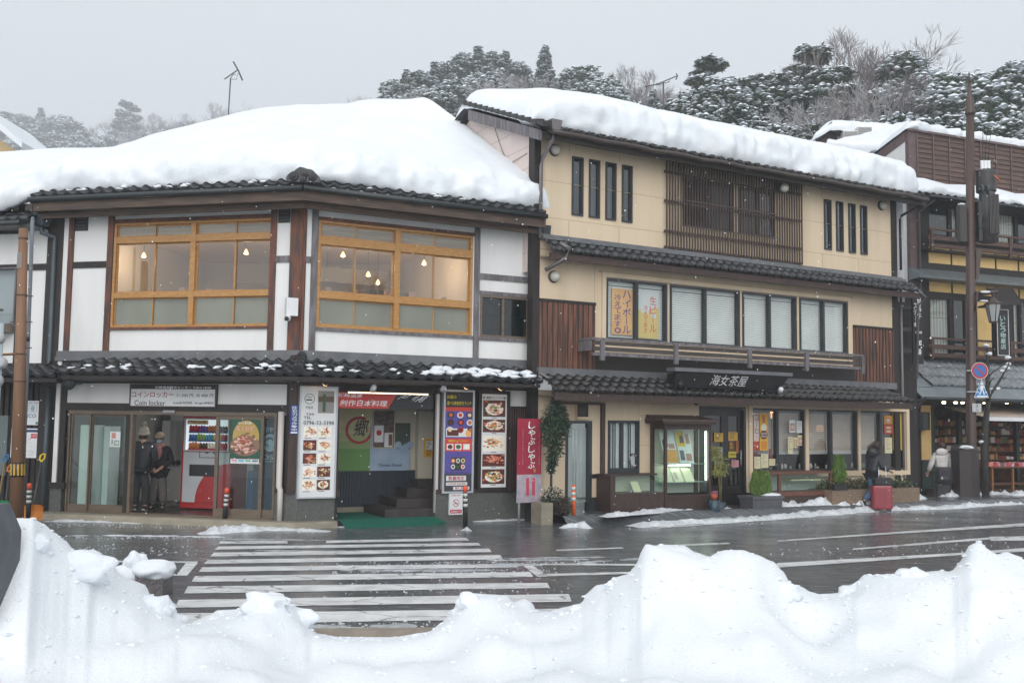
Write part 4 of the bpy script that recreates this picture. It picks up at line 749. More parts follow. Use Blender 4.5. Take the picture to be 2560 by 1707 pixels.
m=MB();u=lat[0];n=int((lat[1]-lat[0])/.082);st_=(lat[1]-lat[0])/n;LATT=mat('brown lattice bars',(.085,.058,.048),(.05,.034,.03),.6,(12,12,3))
for i in range(n+1):u=lat[0]+i*st_;m.fb(B,(u-.013,u+.013,lat[2],lat[3]),.07,.1)
for q in (440,612,790,885):z=B.uz(z5(850,q),.1)[1];m.fb(B,(lat[0]-.05,lat[1]+.02,z-.028,z+.028),.045,.069)
for z in (lw[0][3]+.03,(lw[0][2]+lw[0][3])/2,lw[0][2]-.02):m.fb(B,(lw[0][0],lw[1][1],z-.015,z+.015),.101,.11)
o=m.out('lattice_panel',LATT,b2)
# corner posts, downpipes
for a in (u0b,u1b):
 m=MB();m.fb(B,(a-.16,a,.0,zR3),-.2,.02) if a==u0b else m.fb(B,(a,a+.2,0,zR3),-.2,.03);m.out('corner_post',WOOD_DARK,b2)
m=MB();m.fb(B,(u1b+.22,u1b+.75,zM-.6,zR3-.2),-.5,-.2);m.out('white_pilaster',mat('grey white corrugated sheet',(.45,.44,.46),(.38,.37,.39),.6,(20,20,.3)),b2)
ubL=B.uz(z5(190,180),.5)[0]
m=MB();u=u0b-.03;hu,hz_=B.uz((1385,318),.6);m.tube([B.P(hu,hz_-.1,.6),B.P(hu,hz_-.25,.55),B.P(u+.02,zR3-.85,.1),B.P(u,zR3-1.0,.08),B.P(u,zM-.1,.08)],.04,10);m.hexa([B.P(hu+a*k,hz_+c,.6+b*k) for c,k in ((-.12,.09),(.13,.13)) for a,b in ((-1,1),(1,1),(1,-1),(-1,-1))]);m.out('downpipe',PIPE_GREY,b2)
m=MB();m.tube([B.P(u1b+.75,zR3-.2,.45),B.P(u1b+.72,zR3-.5,.4),B.P(u1b+.28,zR3-.8,.12),B.P(u1b+.25,zR3-.9,.1),B.P(u1b+.25,zM+.2,.1)],.035,8);m.out('downpipe',BLACK,b2)
m=MB();m.tube([B.P(u1b+.3,zMo+.1,.5),B.P(u1b+.75,zMo-.1,.45),B.P(u1b+.78,zMo-.3,.2),B.P(u1b+.8,zL+.2,.1)],.035,8);m.tube([B.P(u1b+.35,zM-.1,.0),B.P(u1b+.35,.2,.0)],.035,8);m.out('downpipe',PIPE_GREY,b2)
m=MB();m.fb(B,(u1b+.2,u1b+1.2,0,zM-.3),-1,-.22);m.out('side_wall',WOOD_DARK,b2)
# roof tiles, middle pent roof, lower pent roof
uRa,uRb=u0b-.35,u1b+.75;OV3=.62;zE3=B.uz(z5(1200,392),OV3)[1]
dB=min((abs(onz_d),d_) for d_ in [-.01*k for k in range(150,420)] for onz_d in [(lambda v:1280+F*v.dot(rt)/v.dot(fw))(B.P(uRa,9.4,d_)-Vector((0,0,H)))-pp(1077,238)[0]])[1]
_v=ray(pp(1077,238));SL3=(H+_v.z*(B.P(uRa,0,dB).y/_v.y)-.08-(zE3+.06))/(OV3-dB)
def Z3(d):return zE3+.06+(OV3-d)*SL3
m=MB();tiles(m,B.P(uRa,Z3(OV3),OV3),B.P(uRb,Z3(OV3),OV3),B.P(uRa,Z3(-.3),-.3),B.P(uRb,Z3(-.3),-.3),4,.28,.04,.035,.05)
m.face([B.P(uRa,Z3(-.2)-.03,-.2),B.P(uRb,Z3(-.2)-.03,-.2),B.P(uRb,Z3(dB)-.05,dB),B.P(uRa,Z3(dB)-.05,dB)]);m.face([B.P(uRa,Z3(dB)-.05,dB),B.P(uRb,Z3(dB)-.05,dB),B.P(uRb,Z3(dB)-2,dB-4),B.P(uRa,Z3(dB)-2,dB-4)])
for i in range(14):
 d=OV3-.1-i*.28;m.hexa([B.P(uRa-.07,Z3(d)-.09,d+.26),B.P(uRa+.14,Z3(d)-.06,d+.26),B.P(uRa+.14,Z3(d)+.05,d),B.P(uRa-.07,Z3(d)+.03,d),B.P(uRa-.07,Z3(d)+.03,d+.26),B.P(uRa+.14,Z3(d)+.06,d+.26),B.P(uRa+.14,Z3(d)+.12,d),B.P(uRa-.07,Z3(d)+.1,d)])
roof2=m.out('roof',TILE_BROWN,b2)
m=MB();m.hexa([B.P(uRa-.02,Z3(OV3)-.28,OV3-.05),B.P(uRa+.04,Z3(OV3)-.28,OV3-.05),B.P(uRa+.04,Z3(dB)-.33,dB),B.P(uRa-.02,Z3(dB)-.33,dB),B.P(uRa-.02,Z3(OV3)-.06,OV3-.05),B.P(uRa+.04,Z3(OV3)-.06,OV3-.05),B.P(uRa+.04,Z3(dB)-.07,dB),B.P(uRa-.02,Z3(dB)-.07,dB)]);m.out('verge_board',WOOD_GREY,b2)
m=MB();m.fb(B,(uRa+.05,uRb,zE3-.16,zE3-.02),OV3-.12,OV3-.06);m.face([B.P(uRa+.05,zE3-.1,OV3-.1),B.P(uRb,zE3-.1,OV3-.1),B.P(uRb,zE3+.05,-.02),B.P(uRa+.05,zE3+.05,-.02)]);m.out('eave_board',WOOD_DARK,b2)
m=MB();n=26
m.tube([B.P(uRa+.2+(uRb-uRa-.3)*i/n,zE3-.02+.03*math.sin(i*1.9)*(i % 3==0),OV3+.05) for i in range(n+1)],.055,8);m.out('gutter',mat('brown gutter',(.05,.036,.032),rough=.4),b2)
uMa,uMb=u0b-.0,u1b+.55
m=MB();tiles(m,B.P(uMa,zMo+.03,dM),B.P(uMb,zMo+.03,dM),B.P(uMa,zM-.1,.1),B.P(uMb,zM-.1,.1),2,.24,.04,.035,.052);m.out('middle_roof',TILE,b2)
m=MB();m.fb(B,(uMa,uMb-.2,zM-.12,zM-.05),-.05,.17);m.fb(B,(uMa,uMb-.25,zM-.05,zM+.0),-.05,.1);m.out('flashing',FLASH,b2)
m=MB();m.fb(B,(uMa,uMb,zMo-.16,zMo-.02),dM-.1,dM-.05);m.face([B.P(uMa,zMo-.12,dM-.08),B.P(uMb,zMo-.12,dM-.08),B.P(uMb,zMo-.05,-.02),B.P(uMa,zMo-.05,-.02)]);m.out('eave_board',mat('red brown eave board',(.06,.03,.024),(.035,.022,.02),.6,(2,2,14)),b2)
m=MB();u=u0b+.28;m.tube([B.P(u-.02,zMo+.2,dM-.1),B.P(u+.1,zMo+.1,dM+.05),B.P(u+.08,zMo-.12,dM+.02),B.P(u-.22,zMo-.35,.15)],.045,9);m.out('downpipe',PIPE_GREY,b2)
uLa,uLb=u0b-.1,B.uz(z7(1730,420),dL)[0]
m=MB();tiles(m,B.P(uLa,zLo+.03,dL),B.P(uLb,zLo+.03,dL),B.P(uLa,zL-.08,.08),B.P(uLb-.5,zL-.08,.08),3,.25,.042,.035,.05);m.out('lower_roof',TILE_BROWN,b2)
m=MB();m.fb(B,(uLa+.05,u1b,zL-.1,zL+.06),-.05,.12);m.out('flashing',FLASH,b2)
m=MB();m.fb(B,(uLa+.05,uLb,zLo-.17,zLo-.02),dL-.1,dL-.05);m.face([B.P(uLa+.05,zLo-.1,dL-.08),B.P(uLb,zLo-.1,dL-.08),B.P(uLb,zLo-.06,-.02),B.P(uLa+.05,zLo-.06,-.02)]);m.out('eave_board',WOOD_CASE,b2)
# gable wall
m=MB();zz0=5.2
def gz(d):return Z3(d)-.1
G=[B.P(u0b-.17,zz0,-.2),B.P(u0b-.17,zz0,-6),B.P(u0b-.17,gz(dB)-1.2,-6),B.P(u0b-.17,gz(dB),dB),B.P(u0b-.17,gz(-.2),-.2)];m.face(G)
for k in range(9):
 z=5.6+k*.46;d1=-.2-max(0,(z-gz(-.2))/SL3);m.hexa([B.P(u0b-.173,z,d1),B.P(u0b-.17,z,d1),B.P(u0b-.17,z,-5),B.P(u0b-.173,z,-5),B.P(u0b-.173,z+.012,d1),B.P(u0b-.17,z+.012,d1),B.P(u0b-.17,z+.012,-5),B.P(u0b-.173,z+.012,-5)],1) if z<gz(-3) else None
m.out('gable_wall',[PINK,PINK_LINE],b2)
m=MB();a,b=B.P(u0b-.19,0,-1.9),B.P(u0b-.19,0,-.25);pts=[]
for i in range(13):t=i/12;p=a.lerp(b,t);pts.append(p+Vector((0,0,gz(-1.9)-.05-1.25*math.sin(min(1,t*1.6)*math.pi/2)**1.1+(.15*(t-.6) if t>.6 else 0))))
m.tube(pts,.008,5);m.out('loose_cable',flat((.2,.18,.18)),b2)
# second floor
z2a,z2b=zL+.05,zMo-.03
bw=[]
for q in (((505,1072),(862,1440)),((880,1108),(1290,1470)),((1305,1150),(1625,1480)),((1640,1182),(1925,1500))):bw.append(B.R(z5(*q[0]),z5(*q[1])))
zt2=sum(w[3] for w in bw)/4;zb2=zL+.75;bw=[(w[0],w[1],zb2,zt2) for w in bw]
wp0=(u0b,B.uz(z5(438,1300))[0],z2a,B.uz(z5(300,1205))[1]);wp1=(B.uz(z5(1957,1400))[0],u1b,z2a,wp0[3])
m=MB();wall(m,B,u0b,u1b,z2a-.1,z2b+.15,bw)
z=wp0[3]+.9;m.fb(B,(u0b,bw[0][0]-.15,z,z+.009),0,.003,1);m.fb(B,(wp0[1]-.01,wp0[1],wp0[3],z2b),0,.003,1)
m.ring(B,(bw[0][0]-.12,bw[-1][1]+.1,zb2-.3,zt2+.12),.1,-.01,.05,0);m.fb(B,(bw[0][0]-.2,bw[-1][1]+.18,zt2+.12,zt2+.135),0,.055,1);m.out('second_floor_wall',[BEIGE,BEIGE_LINE],b2)
for w in (wp0,wp1):
 m=MB();m.fb(B,(w[0],w[1],w[2],w[3]-.06),-.01,.03,0);n=int((w[1]-w[0])/.12)
 for i in range(n):u=w[0]+(w[1]-w[0])*(i+.5)/n;m.fb(B,(u,u+.018,w[2],w[3]-.06),.03,.04,1)
 m.fb(B,(w[0],w[1]+.01,w[3]-.06,w[3]),-.01,.05,1);m.out('cedar_panel',[WOOD_PANEL,WOOD_DARK],b2)
SLATB=mat('white venetian blind',(.82,.85,.83),(.74,.77,.76),.55,(2,2,2))
def venetian(mb,r,d,p=.05,tilt=.02,mi=0):
 n=int((r[3]-r[2])/p)
 for i in range(n):z=r[2]+i*p;mb.face([B.P(r[0],z,d+tilt),B.P(r[1],z,d+tilt),B.P(r[1],z+p*.92,d),B.P(r[0],z+p*.92,d)],mi)
GLW=glass('second floor window glass',(.98,.99,.985),1.0)
for i,w in enumerate(bw):
 m=MB();m.ring(B,w,.045,-.1,.03);um=(w[0]+w[1])/2;m.fb(B,(um-.035,um+.035,w[2]+.045,w[3]-.045),-.09,.015);o=m.out('window',BLACK_SASH,b2)
 for a,c_ in ((w[0]+.045,um-.035),(um+.035,w[1]-.045)):
  g=MB();g.fb(B,(a,c_,w[2]+.045,w[3]-.045),-.05,-.044);g.out('pane',GLW,o);s=MB();venetian(s,(a-.03,c_+.03,w[2],w[3]-.12),-.16);s.fb(B,(a-.03,c_+.03,w[3]-.12,w[3]),-.17,-.15);s.out('blind',SLATB,o)
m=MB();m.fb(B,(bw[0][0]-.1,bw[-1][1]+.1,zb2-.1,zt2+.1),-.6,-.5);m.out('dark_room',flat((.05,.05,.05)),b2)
w=bw[0];um=(w[0]+w[1])/2
def z5r(a,b,d):return B.R(z5(*a),z5(*b),d)
t=thing('window_banner','orange drinks banner with purple vertical lettering in the leftmost second floor window','banner',B.P(w[0]+.3,5,-.1));r=z5r((540,1128),(660,1408),-.1);m=MB();m.fb(B,r,-.112,-.1,0);W_,h=r[1]-r[0],r[3]-r[2]
m.text(B,'ハイボール',(r[0]+W_*.52,r[0]+W_*.92,r[2]+h*.02,r[3]-h*.02),-.098,1,vert=True);m.text(B,'冷えてます。',(r[0]+W_*.13,r[0]+W_*.45,r[2]+h*.02,r[3]-h*.12),-.098,1,vert=True);m.out('cloth',[mat('orange cloth',hexc('e0a560'),hexc('e8b878'),.6,(3,3,3)),flat(hexc('5a3a78'))],t)
t=thing('window_banner','white and yellow beer banner with red vertical lettering in the leftmost second floor window','banner',B.P(w[0]+.9,5,-.1));r=z5r((697,1135),(815,1430),-.1);m=MB();W_,h=r[1]-r[0],r[3]-r[2]
m.fb(B,(r[0],r[1],r[2]+h*.55,r[3]),-.112,-.1,2);m.fb(B,(r[0],r[1],r[2],r[2]+h*.55),-.112,-.1,0)
for i in range(7):m.disc(B,r[0]+W_*(.1+.13*i),r[2]+h*(.53+.06*math.sin(i*2.3)),W_*.13,h*.06,-.099+i*.0001,2 if i % 2 else 0,10)
m.text(B,'生ビール',(r[0]+W_*.55,r[0]+W_*.88,r[2]+h*.12,r[3]-h*.12),-.097,1,vert=True);m.text(B,'冷えてます',(r[0]+W_*.25,r[0]+W_*.45,r[2]+h*.1,r[3]-h*.32),-.097,1,vert=True);m.out('cloth',[flat(hexc('d8c070')),flat(hexc('d05a50')),flat(hexc('d4d8d8'))],t)
# balcony rail
dR_=.55;RAILW=WOOD_GREY
ra,za=B.uz(z5(420,1418),dR_);rb,zb_=B.uz(z5(2015,1520),dR_);zr1=(za+zb_)/2
zr0_=B.uz(z7(1280,165),dR_)[1]
bal=MB();bal.fb(B,(ra,rb,zr1-.05,zr1),dR_-.05,dR_+.03,0);bal.out('handrail',RAILW,b2)
for k,(c0_,c1_) in enumerate(((.16,.37),(.47,.68))):m=MB();m.fb(B,(ra+.05,rb-.02,zr1-(zr1-zr0_)*c1_,zr1-(zr1-zr0_)*c0_),dR_-.03,dR_+.0);m.out('rail_board',mat('weathered balcony boards',(.075,.065,.062),(.045,.037,.034),.75,(2,2,20),bump=.15),b2)
m=MB();m.fb(B,(ra+.05,rb-.02,zr0_+.02,zr0_+.09),dR_-.06,dR_+.02);m.out('bottom_rail',RAILW,b2)
for X,Y in ((480,1440),(912,1460),(1345,1480),(1680,1500),(2008,1525)):u=B.uz(z5(X,Y),dR_)[0];m=MB();m.fb(B,(u-.05,u+.05,zr0_-.08,zr1-.05),dR_+.0,dR_+.06);m.out('rail_post',RAILW,b2)
m=MB();m.fb(B,(ra,ra+.05,zr1-.05,zr1),0,dR_-.05);m.fb(B,(ra,ra+.04,zr1-(zr1-zr0_)*.68,zr1-(zr1-zr0_)*.16),.03,dR_-.04);m.out('side_rail',RAILW,b2)
m=MB();m.fb(B,(wp0[1],wp1[0],z2a,zb2-.32),.0,.045);m.out('dark_apron',WOOD_DARK,b2)
for X,Y,d,lb in ((215,315,.0,'round frosted wall lamp high at the left end of the third floor'),(1558,540,.15,'round frosted wall lamp on the right of the slatted lattice panel'),(2140,642,0,'round frosted wall lamp at the right end of the third floor'),(210,1060,0,'round frosted wall lamp on the second floor above the cedar boards')):
 u,z=B.uz(z5(X,Y),d+.1);p=B.P(u,z,d+.02);t=thing('wall_lamp',lb,'lamp',p,'round wall lamps on the tea house');m=MB();m.lathe(p,[(.13,-.03),(.13,.01),(.115,.03)],18,0,B.n);m.out('back_plate',flat((.05,.05,.05)),t);m=MB();m.lathe(p,[(.105,.025),(.11,.06),(.1,.1),(.07,.14),(.03,.158)],18,0,B.n);m.out('lamp_globe',FROST,t)
# sign board over the lower roof
t=thing('shop_signboard','long black wooden signboard with white brush characters resting on the lower tiled roof','sign',B.P(4,3,.6));d1=.85;r=B.R(z6(1205,165),z7(592,325),d1);za_=B.uz(z6(1300,180),d1)[1];zb_=B.uz(z6(1300,312),d1)[1]
m=MB();P=B.P;m.hexa([P(r[0]+.12,zb_,d1-.02),P(r[1]-.22,zb_,d1-.02),P(r[1]-.22,zb_,d1-.1),P(r[0]+.12,zb_,d1-.1),P(r[0]+.02,za_,d1+.14),P(r[1]-.05,za_,d1+.14),P(r[1]-.05,za_,d1+.05),P(r[0]+.02,za_,d1+.05)]);m.out('board',mat('black lacquer board',(.013,.013,.015),(.02,.02,.022),.45,(3,3,8)),t)
m=MB();m.fb(B,(r[0]-.05,r[1],za_+.01,za_+.09),d1-.1,d1+.2);m.out('cap',FLASH,t);
for q in (r[0]+.4,r[1]-.6):m=MB();m.fb(B,(q,q+.06,zLo,za_),.2,d1-.05);m.out('support',WOOD_DARK,t)
fs=Fac((B.o.x,B.o.y,0),B.ang);a,zt_=B.uz(z6(1560,200),d1+.1);b,_=B.uz(z7(240,210),d1+.1);zb2_=B.uz(z6(1600,298),d1+.05)[1]
BOLD[0]=-.004;m=MB();m.text(B,'海女茶屋',(a,b,zb2_,zt_),d1+.1,0,slant=.15);BOLD[0]=.012
hgt=max(za_-zb_,.1)
m.v=[v+B.n*(((v.z-zb_)/hgt-.5)*.16-.025) for v in m.v];m.out('lettering',flat((.75,.75,.75)),t)
# ---- ground floor
g0=zLo-.05
dr0=B.R(z6(1455,480),z7(228,1360));wd=[B.R(z7(282,505),z7(752,1055)),B.R(z7(778,515),z7(1222,1050)),B.R(z7(1238,520),z7(1645,1035))];ztw=sum(w[3] for w in wd)/3;zbw=sum(w[2] for w in wd)/3;wd=[(w[0],w[1],zbw,ztw) for w in wd]
cw=B.R(z6(640,607),z6(915,1075));ld_=(B.uz(z6(262,800))[0],B.uz(z6(485,800))[0],.0,B.uz(z6(300,610))[1]);dr0=(dr0[0],dr0[1],0.0,dr0[3])
ext=[(wd[0][0]-.02,wd[-1][1]+.02,zbw-.02,ztw+.02)]
m=MB();wall(m,B,u0b,u1b+.42,.45,g0+.1,[dr0,cw,ld_]+ext);
for a in (B.uz(z6(605,600))[0],B.uz(z6(915,500))[0]):m.fb(B,(a,a+.009,cw[3] if a<cw[1]-.1 else .6,g0),0,.003,1)
m.fb(B,(cw[1],dr0[0]-.01,cw[3]+.12,cw[3]+.129),0,.003,1);m.fb(B,(cw[1],cw[1]+.6,cw[2]+.6,cw[2]+.609),0,.003,1)
m.out('first_floor_wall',[BEIGE,BEIGE_LINE],b2)
m=MB();wall(m,B,u0b,u1b+.42,-.05,.45,[(dr0[0],dr0[1],-.05,.45),(ld_[0],ld_[1],-.05,.45)],-.12,-.01);m.out('footing',mat('dark footing',(.03,.035,.042),rough=.5),b2)
m=MB();m.ring(B,(wd[0][0]-.13,wd[-1][1]+.15,zbw-.15,ztw+.12),.11,-.05,.06);m.fb(B,(wd[0][1]+.005,wd[1][0]-.005,zbw-.04,ztw+.01),-.1,.055);m.fb(B,(wd[1][1]+.005,wd[2][0]-.005,zbw-.04,ztw+.01),-.1,.055);m.out('window_surround',BEIGE,b2)
GLS=glass('shop front glass',(.95,.96,.95),1.2)
BROWNB=mat('brown slat blind',(.55,.46,.385),(.45,.37,.31),.5,(2,2,2))
for i,w in enumerate(wd):
 um=B.uz(z7((510,990,1432)[i],800))[0];m=MB();m.ring(B,w,.035,-.1,.02);m.fb(B,(um-.04,um+.04,w[2]+.035,w[3]-.035),-.09,.015);o=m.out('shop_window',BLACK_SASH,b2)
 for k,(a,c_) in enumerate(((w[0]+.035,um-.04),(um+.04,w[1]-.035))):
  g=MB();g.fb(B,(a,c_,w[2]+.035,w[3]-.035),-.05,-.044);g.out('pane',GLS,o);s=MB()
  if (i,k) !=(2,1):venetian(s,(a-.03,c_+.03,B.uz(z7(600,875))[1]-.02,w[3]-.05),-.2,.042,.012);s.fb(B,(a-.03,c_+.03,B.uz(z7(600,875))[1]-.1,B.uz(z7(600,875))[1]-.02),-.2,-.18,1);s.out('blind',[BROWNB,flat((.55,.55,.55))],o)
room(B,(dr0[0]-.3,u1b,.05,2.65),-4,-.13,b2,mat('cafe wall',(.15,.12,.1),rough=.7),flat((.06,.045,.035)),flat((.12,.1,.09)),'interior')
m=MB();rn=random.Random(9)
m.fb(B,(wd[0][0]+.1,wd[-1][1]-.1,.5,zbw+.02),-.6,-.2,0)
for i in range(26):
 u=wd[0][0]+.2+i*(wd[-1][1]-wd[0][0]-.4)/26;h=rn.uniform(.04,.14);m.lathe(B.P(u,zbw+.02,-.35-rn.random()*.15),[(.03,0),(rn.uniform(.02,.05),h*.5),(.02,h)],8,rn.choice([1,2,3,2]))
m.out('window_shelf',[flat((.1,.07,.05)),flat((.5,.48,.45)),flat((.62,.62,.62)),flat((.16,.2,.1))],b2)
for X,Y,k in ((890,680,0),(1275,690,1),(475,560,2)):
 u,z=B.uz(z7(X,Y),-1.2);p=B.P(u,z,-1.2);t=thing('table_lamp',['warm lit lamp glowing behind the blind of the middle cafe window','warm lit lamp glowing behind the blind of the right cafe window','warm lit lamp high behind the left cafe window'][k],'lamp',p);m=MB();m.lathe(p,[(.09,-.08),(.1,0),(.08,.08)],12);m.out('lamp_shade',mat('warm lit shade',(1,.5,.2),emit=2.2),t);m=MB();m.tube([p+Vector((0,0,.08)),(p.x,p.y,2.6)],.008,5);m.out('cord',BLACK,t)
# papers and posters in the cafe windows
def sheet(name,lb,cat,r,d,bg,marks=(),seed=0,mark=BLACK_TXT,pics=0):
 t=thing(name,lb,cat,B.P(r[0],r[2],d));m=MB();m.fb(B,r,d-.01,d,0);w,h=r[1]-r[0],r[3]-r[2];rn=random.Random(seed)
 for i in range(pics):q=(r[0]+w*.15,r[1]-w*.15,r[2]+h*(.12+.76*i/pics),r[2]+h*(.12+.76*(i+.8)/pics));m.fq(B,q,d+.002,2);m.disc(B,(q[0]+q[1])/2,(q[2]+q[3])/2,(q[1]-q[0])*.35,(q[3]-q[2])*.35,d+.003,3)
 if not pics:
  for i in range(5):z=r[3]-h*(.15+.15*i);m.fq(B,(r[0]+w*.15,r[0]+w*(.4+.45*rn.random()),z,z+h*.045),d+.002,1)
 for (tx,a,vt,mi) in marks:m.text(B,tx,(r[0]+w*a[0],r[0]+w*a[1],r[2]+h*a[2],r[2]+h*a[3]),d+.004,mi,vert=vt)
 m.out('sheet',[bg,mark,flat((.45,.2,.12)),flat((.6,.5,.4)),flat(hexc('b03030')),WHITE_TXT],t);return t
def z7r(a,b,d=-.03):return B.R(z7(*a),z7(*b),d)
r=z7r((282,545),(347,872));t=thing('window_banner','white and orange coffee banner in the left cafe window','banner',B.P(r[0],r[2],0));m=MB();w,h=r[1]-r[0],r[3]-r[2];m.fb(B,r,-.04,-.03,0);m.fq(B,(r[0],r[0]+w*.32,r[2],r[3]),-.028,1);m.fq(B,(r[0],r[1],r[2],r[2]+h*.24),-.027,2);m.text(B,'コーヒー',(r[0]+w*.45,r[1]-w*.08,r[2]+h*.27,r[3]-h*.03),-.025,2,vert=True);m.text(B,'SWEETS DRINK TAKE OUT',(r[0]+w*.1,r[1]-w*.1,r[2]+h*.1,r[2]+h*.14),-.024,3);m.out('cloth',[flat(hexc('cfc8c4')),flat(hexc('d88050')),flat(hexc('b04a3c')),flat(hexc('e0b0a0'))],t)
r=z7r((352,545),(428,875));t=thing('window_banner','yellow sandwich banner with a brown round badge in the left cafe window','banner',B.P(r[0],r[2],0));m=MB();w,h=r[1]-r[0],r[3]-r[2];m.fb(B,r,-.04,-.03,0);m.disc(B,r[0]+w*.5,r[2]+h*.42,w*.46,h*.12,-.028,1,16);m.text(B,'SAND',(r[0]+w*.14,r[1]-w*.14,r[2]+h*.43,r[2]+h*.49),-.025,2);m.text(B,'WICH',(r[0]+w*.14,r[1]-w*.14,r[2]+h*.35,r[2]+h*.41),-.025,2);m.poly(B,[(r[0]+w*.35,r[2]+h*.75),(r[0]+w*.65,r[2]+h*.75),(r[0]+w*.72,r[2]+h*.95),(r[0]+w*.28,r[2]+h*.95)],-.028,3);m.disc(B,r[0]+w*.5,r[2]+h*.62,w*.35,h*.1,-.0285,2,12);m.fq(B,(r[0]+w*.15,r[1]-w*.15,r[2]+h*.03,r[2]+h*.25),-.028,4);m.out('cloth',[flat(hexc('d8a83c')),flat(hexc('58242a')),flat(hexc('ddd8cc')),flat(hexc('c07a50')),flat(hexc('c88838'))],t)
r=z7r((1538,545),(1630,872));t=thing('window_banner','yellow beer banner with big red characters at the right end of the cafe windows','banner',B.P(r[0],r[2],0));m=MB();w,h=r[1]-r[0],r[3]-r[2];m.fb(B,r,-.04,-.03,0);m.text(B,'生ビール',(r[0]+w*.12,r[0]+w*.62,r[2]+h*.08,r[3]-h*.0),-.025,1,vert=True);m.out('cloth',[flat(hexc('d6b840')),flat(hexc('c04838'))],t)
CRM=flat(hexc('cfc9a4'));
for i,(a,b,lb,bg,pc) in enumerate((((618,605),(672,715),'white food menu sheet in the left cafe window, left of two side by side',WHITE,1),((682,612),(735,720),'white menu sheet in the left cafe window, right of two side by side',WHITE,0),((605,755),(650,905),'cream menu strip hanging lowest under the two white sheets',CRM,0),((652,760),(690,850),'cream menu sheet between the low strip and the small photo card',CRM,2),((692,738),(742,832),'cream card with dark photographs below the white sheets',CRM,1),
 ((1462,565),(1532,640),'orange food poster at the top beside the yellow beer banner',flat(hexc('d89a40')),1),((1460,642),(1542,730),'red beer glass poster beside the yellow beer banner',flat(hexc('a03a30')),2),((1468,760),(1535,900),'cream handwritten menu below the red beer poster',CRM,0),((305,930),(362,1038),'cream menu card at the bottom left of the left cafe window',CRM,0),((366,905),(432,1030),'cream menu card taped beside the bottom left card',CRM,0),((438,950),(498,1010),'small cream card at the foot of the left cafe window',CRM,0),((440,862),(466,945),'narrow purple red strip above the small cream card',flat(hexc('7a3848')),0),((300,885),(335,922),'small dark red card under the coffee banner',flat(hexc('6a3038')),0))):sheet('menu_sheet',lb,'menu',z7r(a,b),-.03,bg,seed=i,pics=pc,mark=flat((.35,.3,.25)))
# black entrance door
DOORB=mat('black door wood',(.014,.014,.016),(.022,.02,.02),.35,(4,4,4))
m=MB();m.ring(B,dr0,.07,-.14,.03,0,.02);o=m.out('door_frame',DOORB,b2);um=B.uz(z7(55,800))[0]
for a,c_ in ((dr0[0]+.07,um-.0),(um,dr0[1]-.07)):
 m=MB();q=(a,c_,.03,dr0[3]-.07);m.ring(B,q,.11,-.1,-.05,0,.6,.15);m.fb(B,(a+.1,c_-.1,1.25,1.31),-.095,-.055);o=m.out('door',DOORB,b2);g=MB();g.fb(B,(a+.1,c_-.1,.6,dr0[3]-.2),-.08,-.075);g.out('pane',GLS,o)
m=MB();u,z=B.uz(z7(185,950),-.03);m.tube([B.P(u,z+.2,-.02),B.P(u,z-.15,-.02)],.015,8);m.out('door_handle',flat((.3,.3,.3),.3),b2)
YP=flat(hexc('b8913c'));
def z6r(a,b,d=-.045):return B.R(z6(*a),z6(*b),d)
sheet('notice','tan paper notice on the left leaf of the black door','notice',z6r((1588,720),(1668,798)),-.045,YP);sheet('notice','tan paper notice on the right leaf of the black door above the open sign','notice',z7r((75,712),(157,788),-.045),-.045,YP)
r=z7r((75,885),(142,938),-.045);t=thing('open_sign','yellow OPEN sign on the right leaf of the black door','sign',B.P(r[0],r[2],0));m=MB();m.fb(B,r,-.05,-.04,0);m.text(B,'OPEN',(r[0]+.02,r[1]-.02,r[2]+.04,r[3]-.04),-.038,1);m.out('plate',[flat(hexc('b8a838')),BLACK_TXT],t)
sheet('notice','small yellow and dark card right above the OPEN sign','notice',z7r((78,795),(135,880),-.045),-.045,flat(hexc('5a3a24')),seed=3,mark=flat(hexc('c8a83c')));sheet('notice','pale red card under the OPEN sign','notice',z7r((103,962),(168,1025),-.045),-.045,flat(hexc('b08088')),seed=4,mark=flat(hexc('9a2a30')));sheet('notice','orange vertical strip beside the OPEN sign','notice',z7r((142,790),(166,900),-.045),-.045,flat(hexc('9a5a30')),seed=5);sheet('notice','grey menu board low on the left leaf of the black door','notice',z6r((1588,845),(1665,1000)),-.045,flat((.25,.25,.23)),seed=6);sheet('notice','dull yellow sheet at the foot of the left door leaf behind the bamboo leaves','notice',z6r((1588,1010),(1660,1090)),-.045,flat(hexc('a8922c')),seed=7)
# left service door with curtain, meter box, narrow pillar
m=MB();bm0=B.R(z6(272,445),z6(602,472));m.fb(B,(bm0[0]-.35,bm0[1],bm0[2],bm0[3]),-.02,.07);m.fb(B,(B.uz(z6(570,800))[0],B.uz(z6(602,800))[0],.45,bm0[2]),-.02,.065);m.out('timber_frame',WOOD_CASE,b2)
m=MB();m.ring(B,ld_,.06,-.12,.02,0,.02);m.fb(B,(ld_[1],ld_[1]+.03,.3,ld_[3]),-.1,.02);o=m.out('service_door',BLACK_SASH,b2);g=MB();g.fb(B,(ld_[0]+.05,ld_[1]-.05,.03,ld_[3]-.05),-.06,-.054);g.out('pane',GLASS_DARK,o)
for a,c_ in ((258,322),(333,347),(360,440)):
 ua_,ub_=B.uz(z6(a,900),-.1)[0],B.uz(z6(c_,900),-.1)[0];c=MB();c.grid(lambda s,t:B.P(ua_+(ub_-ua_)*s,.35+(ld_[3]-.5)*t,-.085+.006*math.sin(s*(ub_-ua_)*60)),60,1);c.out('curtain',mat('white door curtain',(.85,.86,.87),(.76,.77,.78),.8,(16,16,.4)),o)
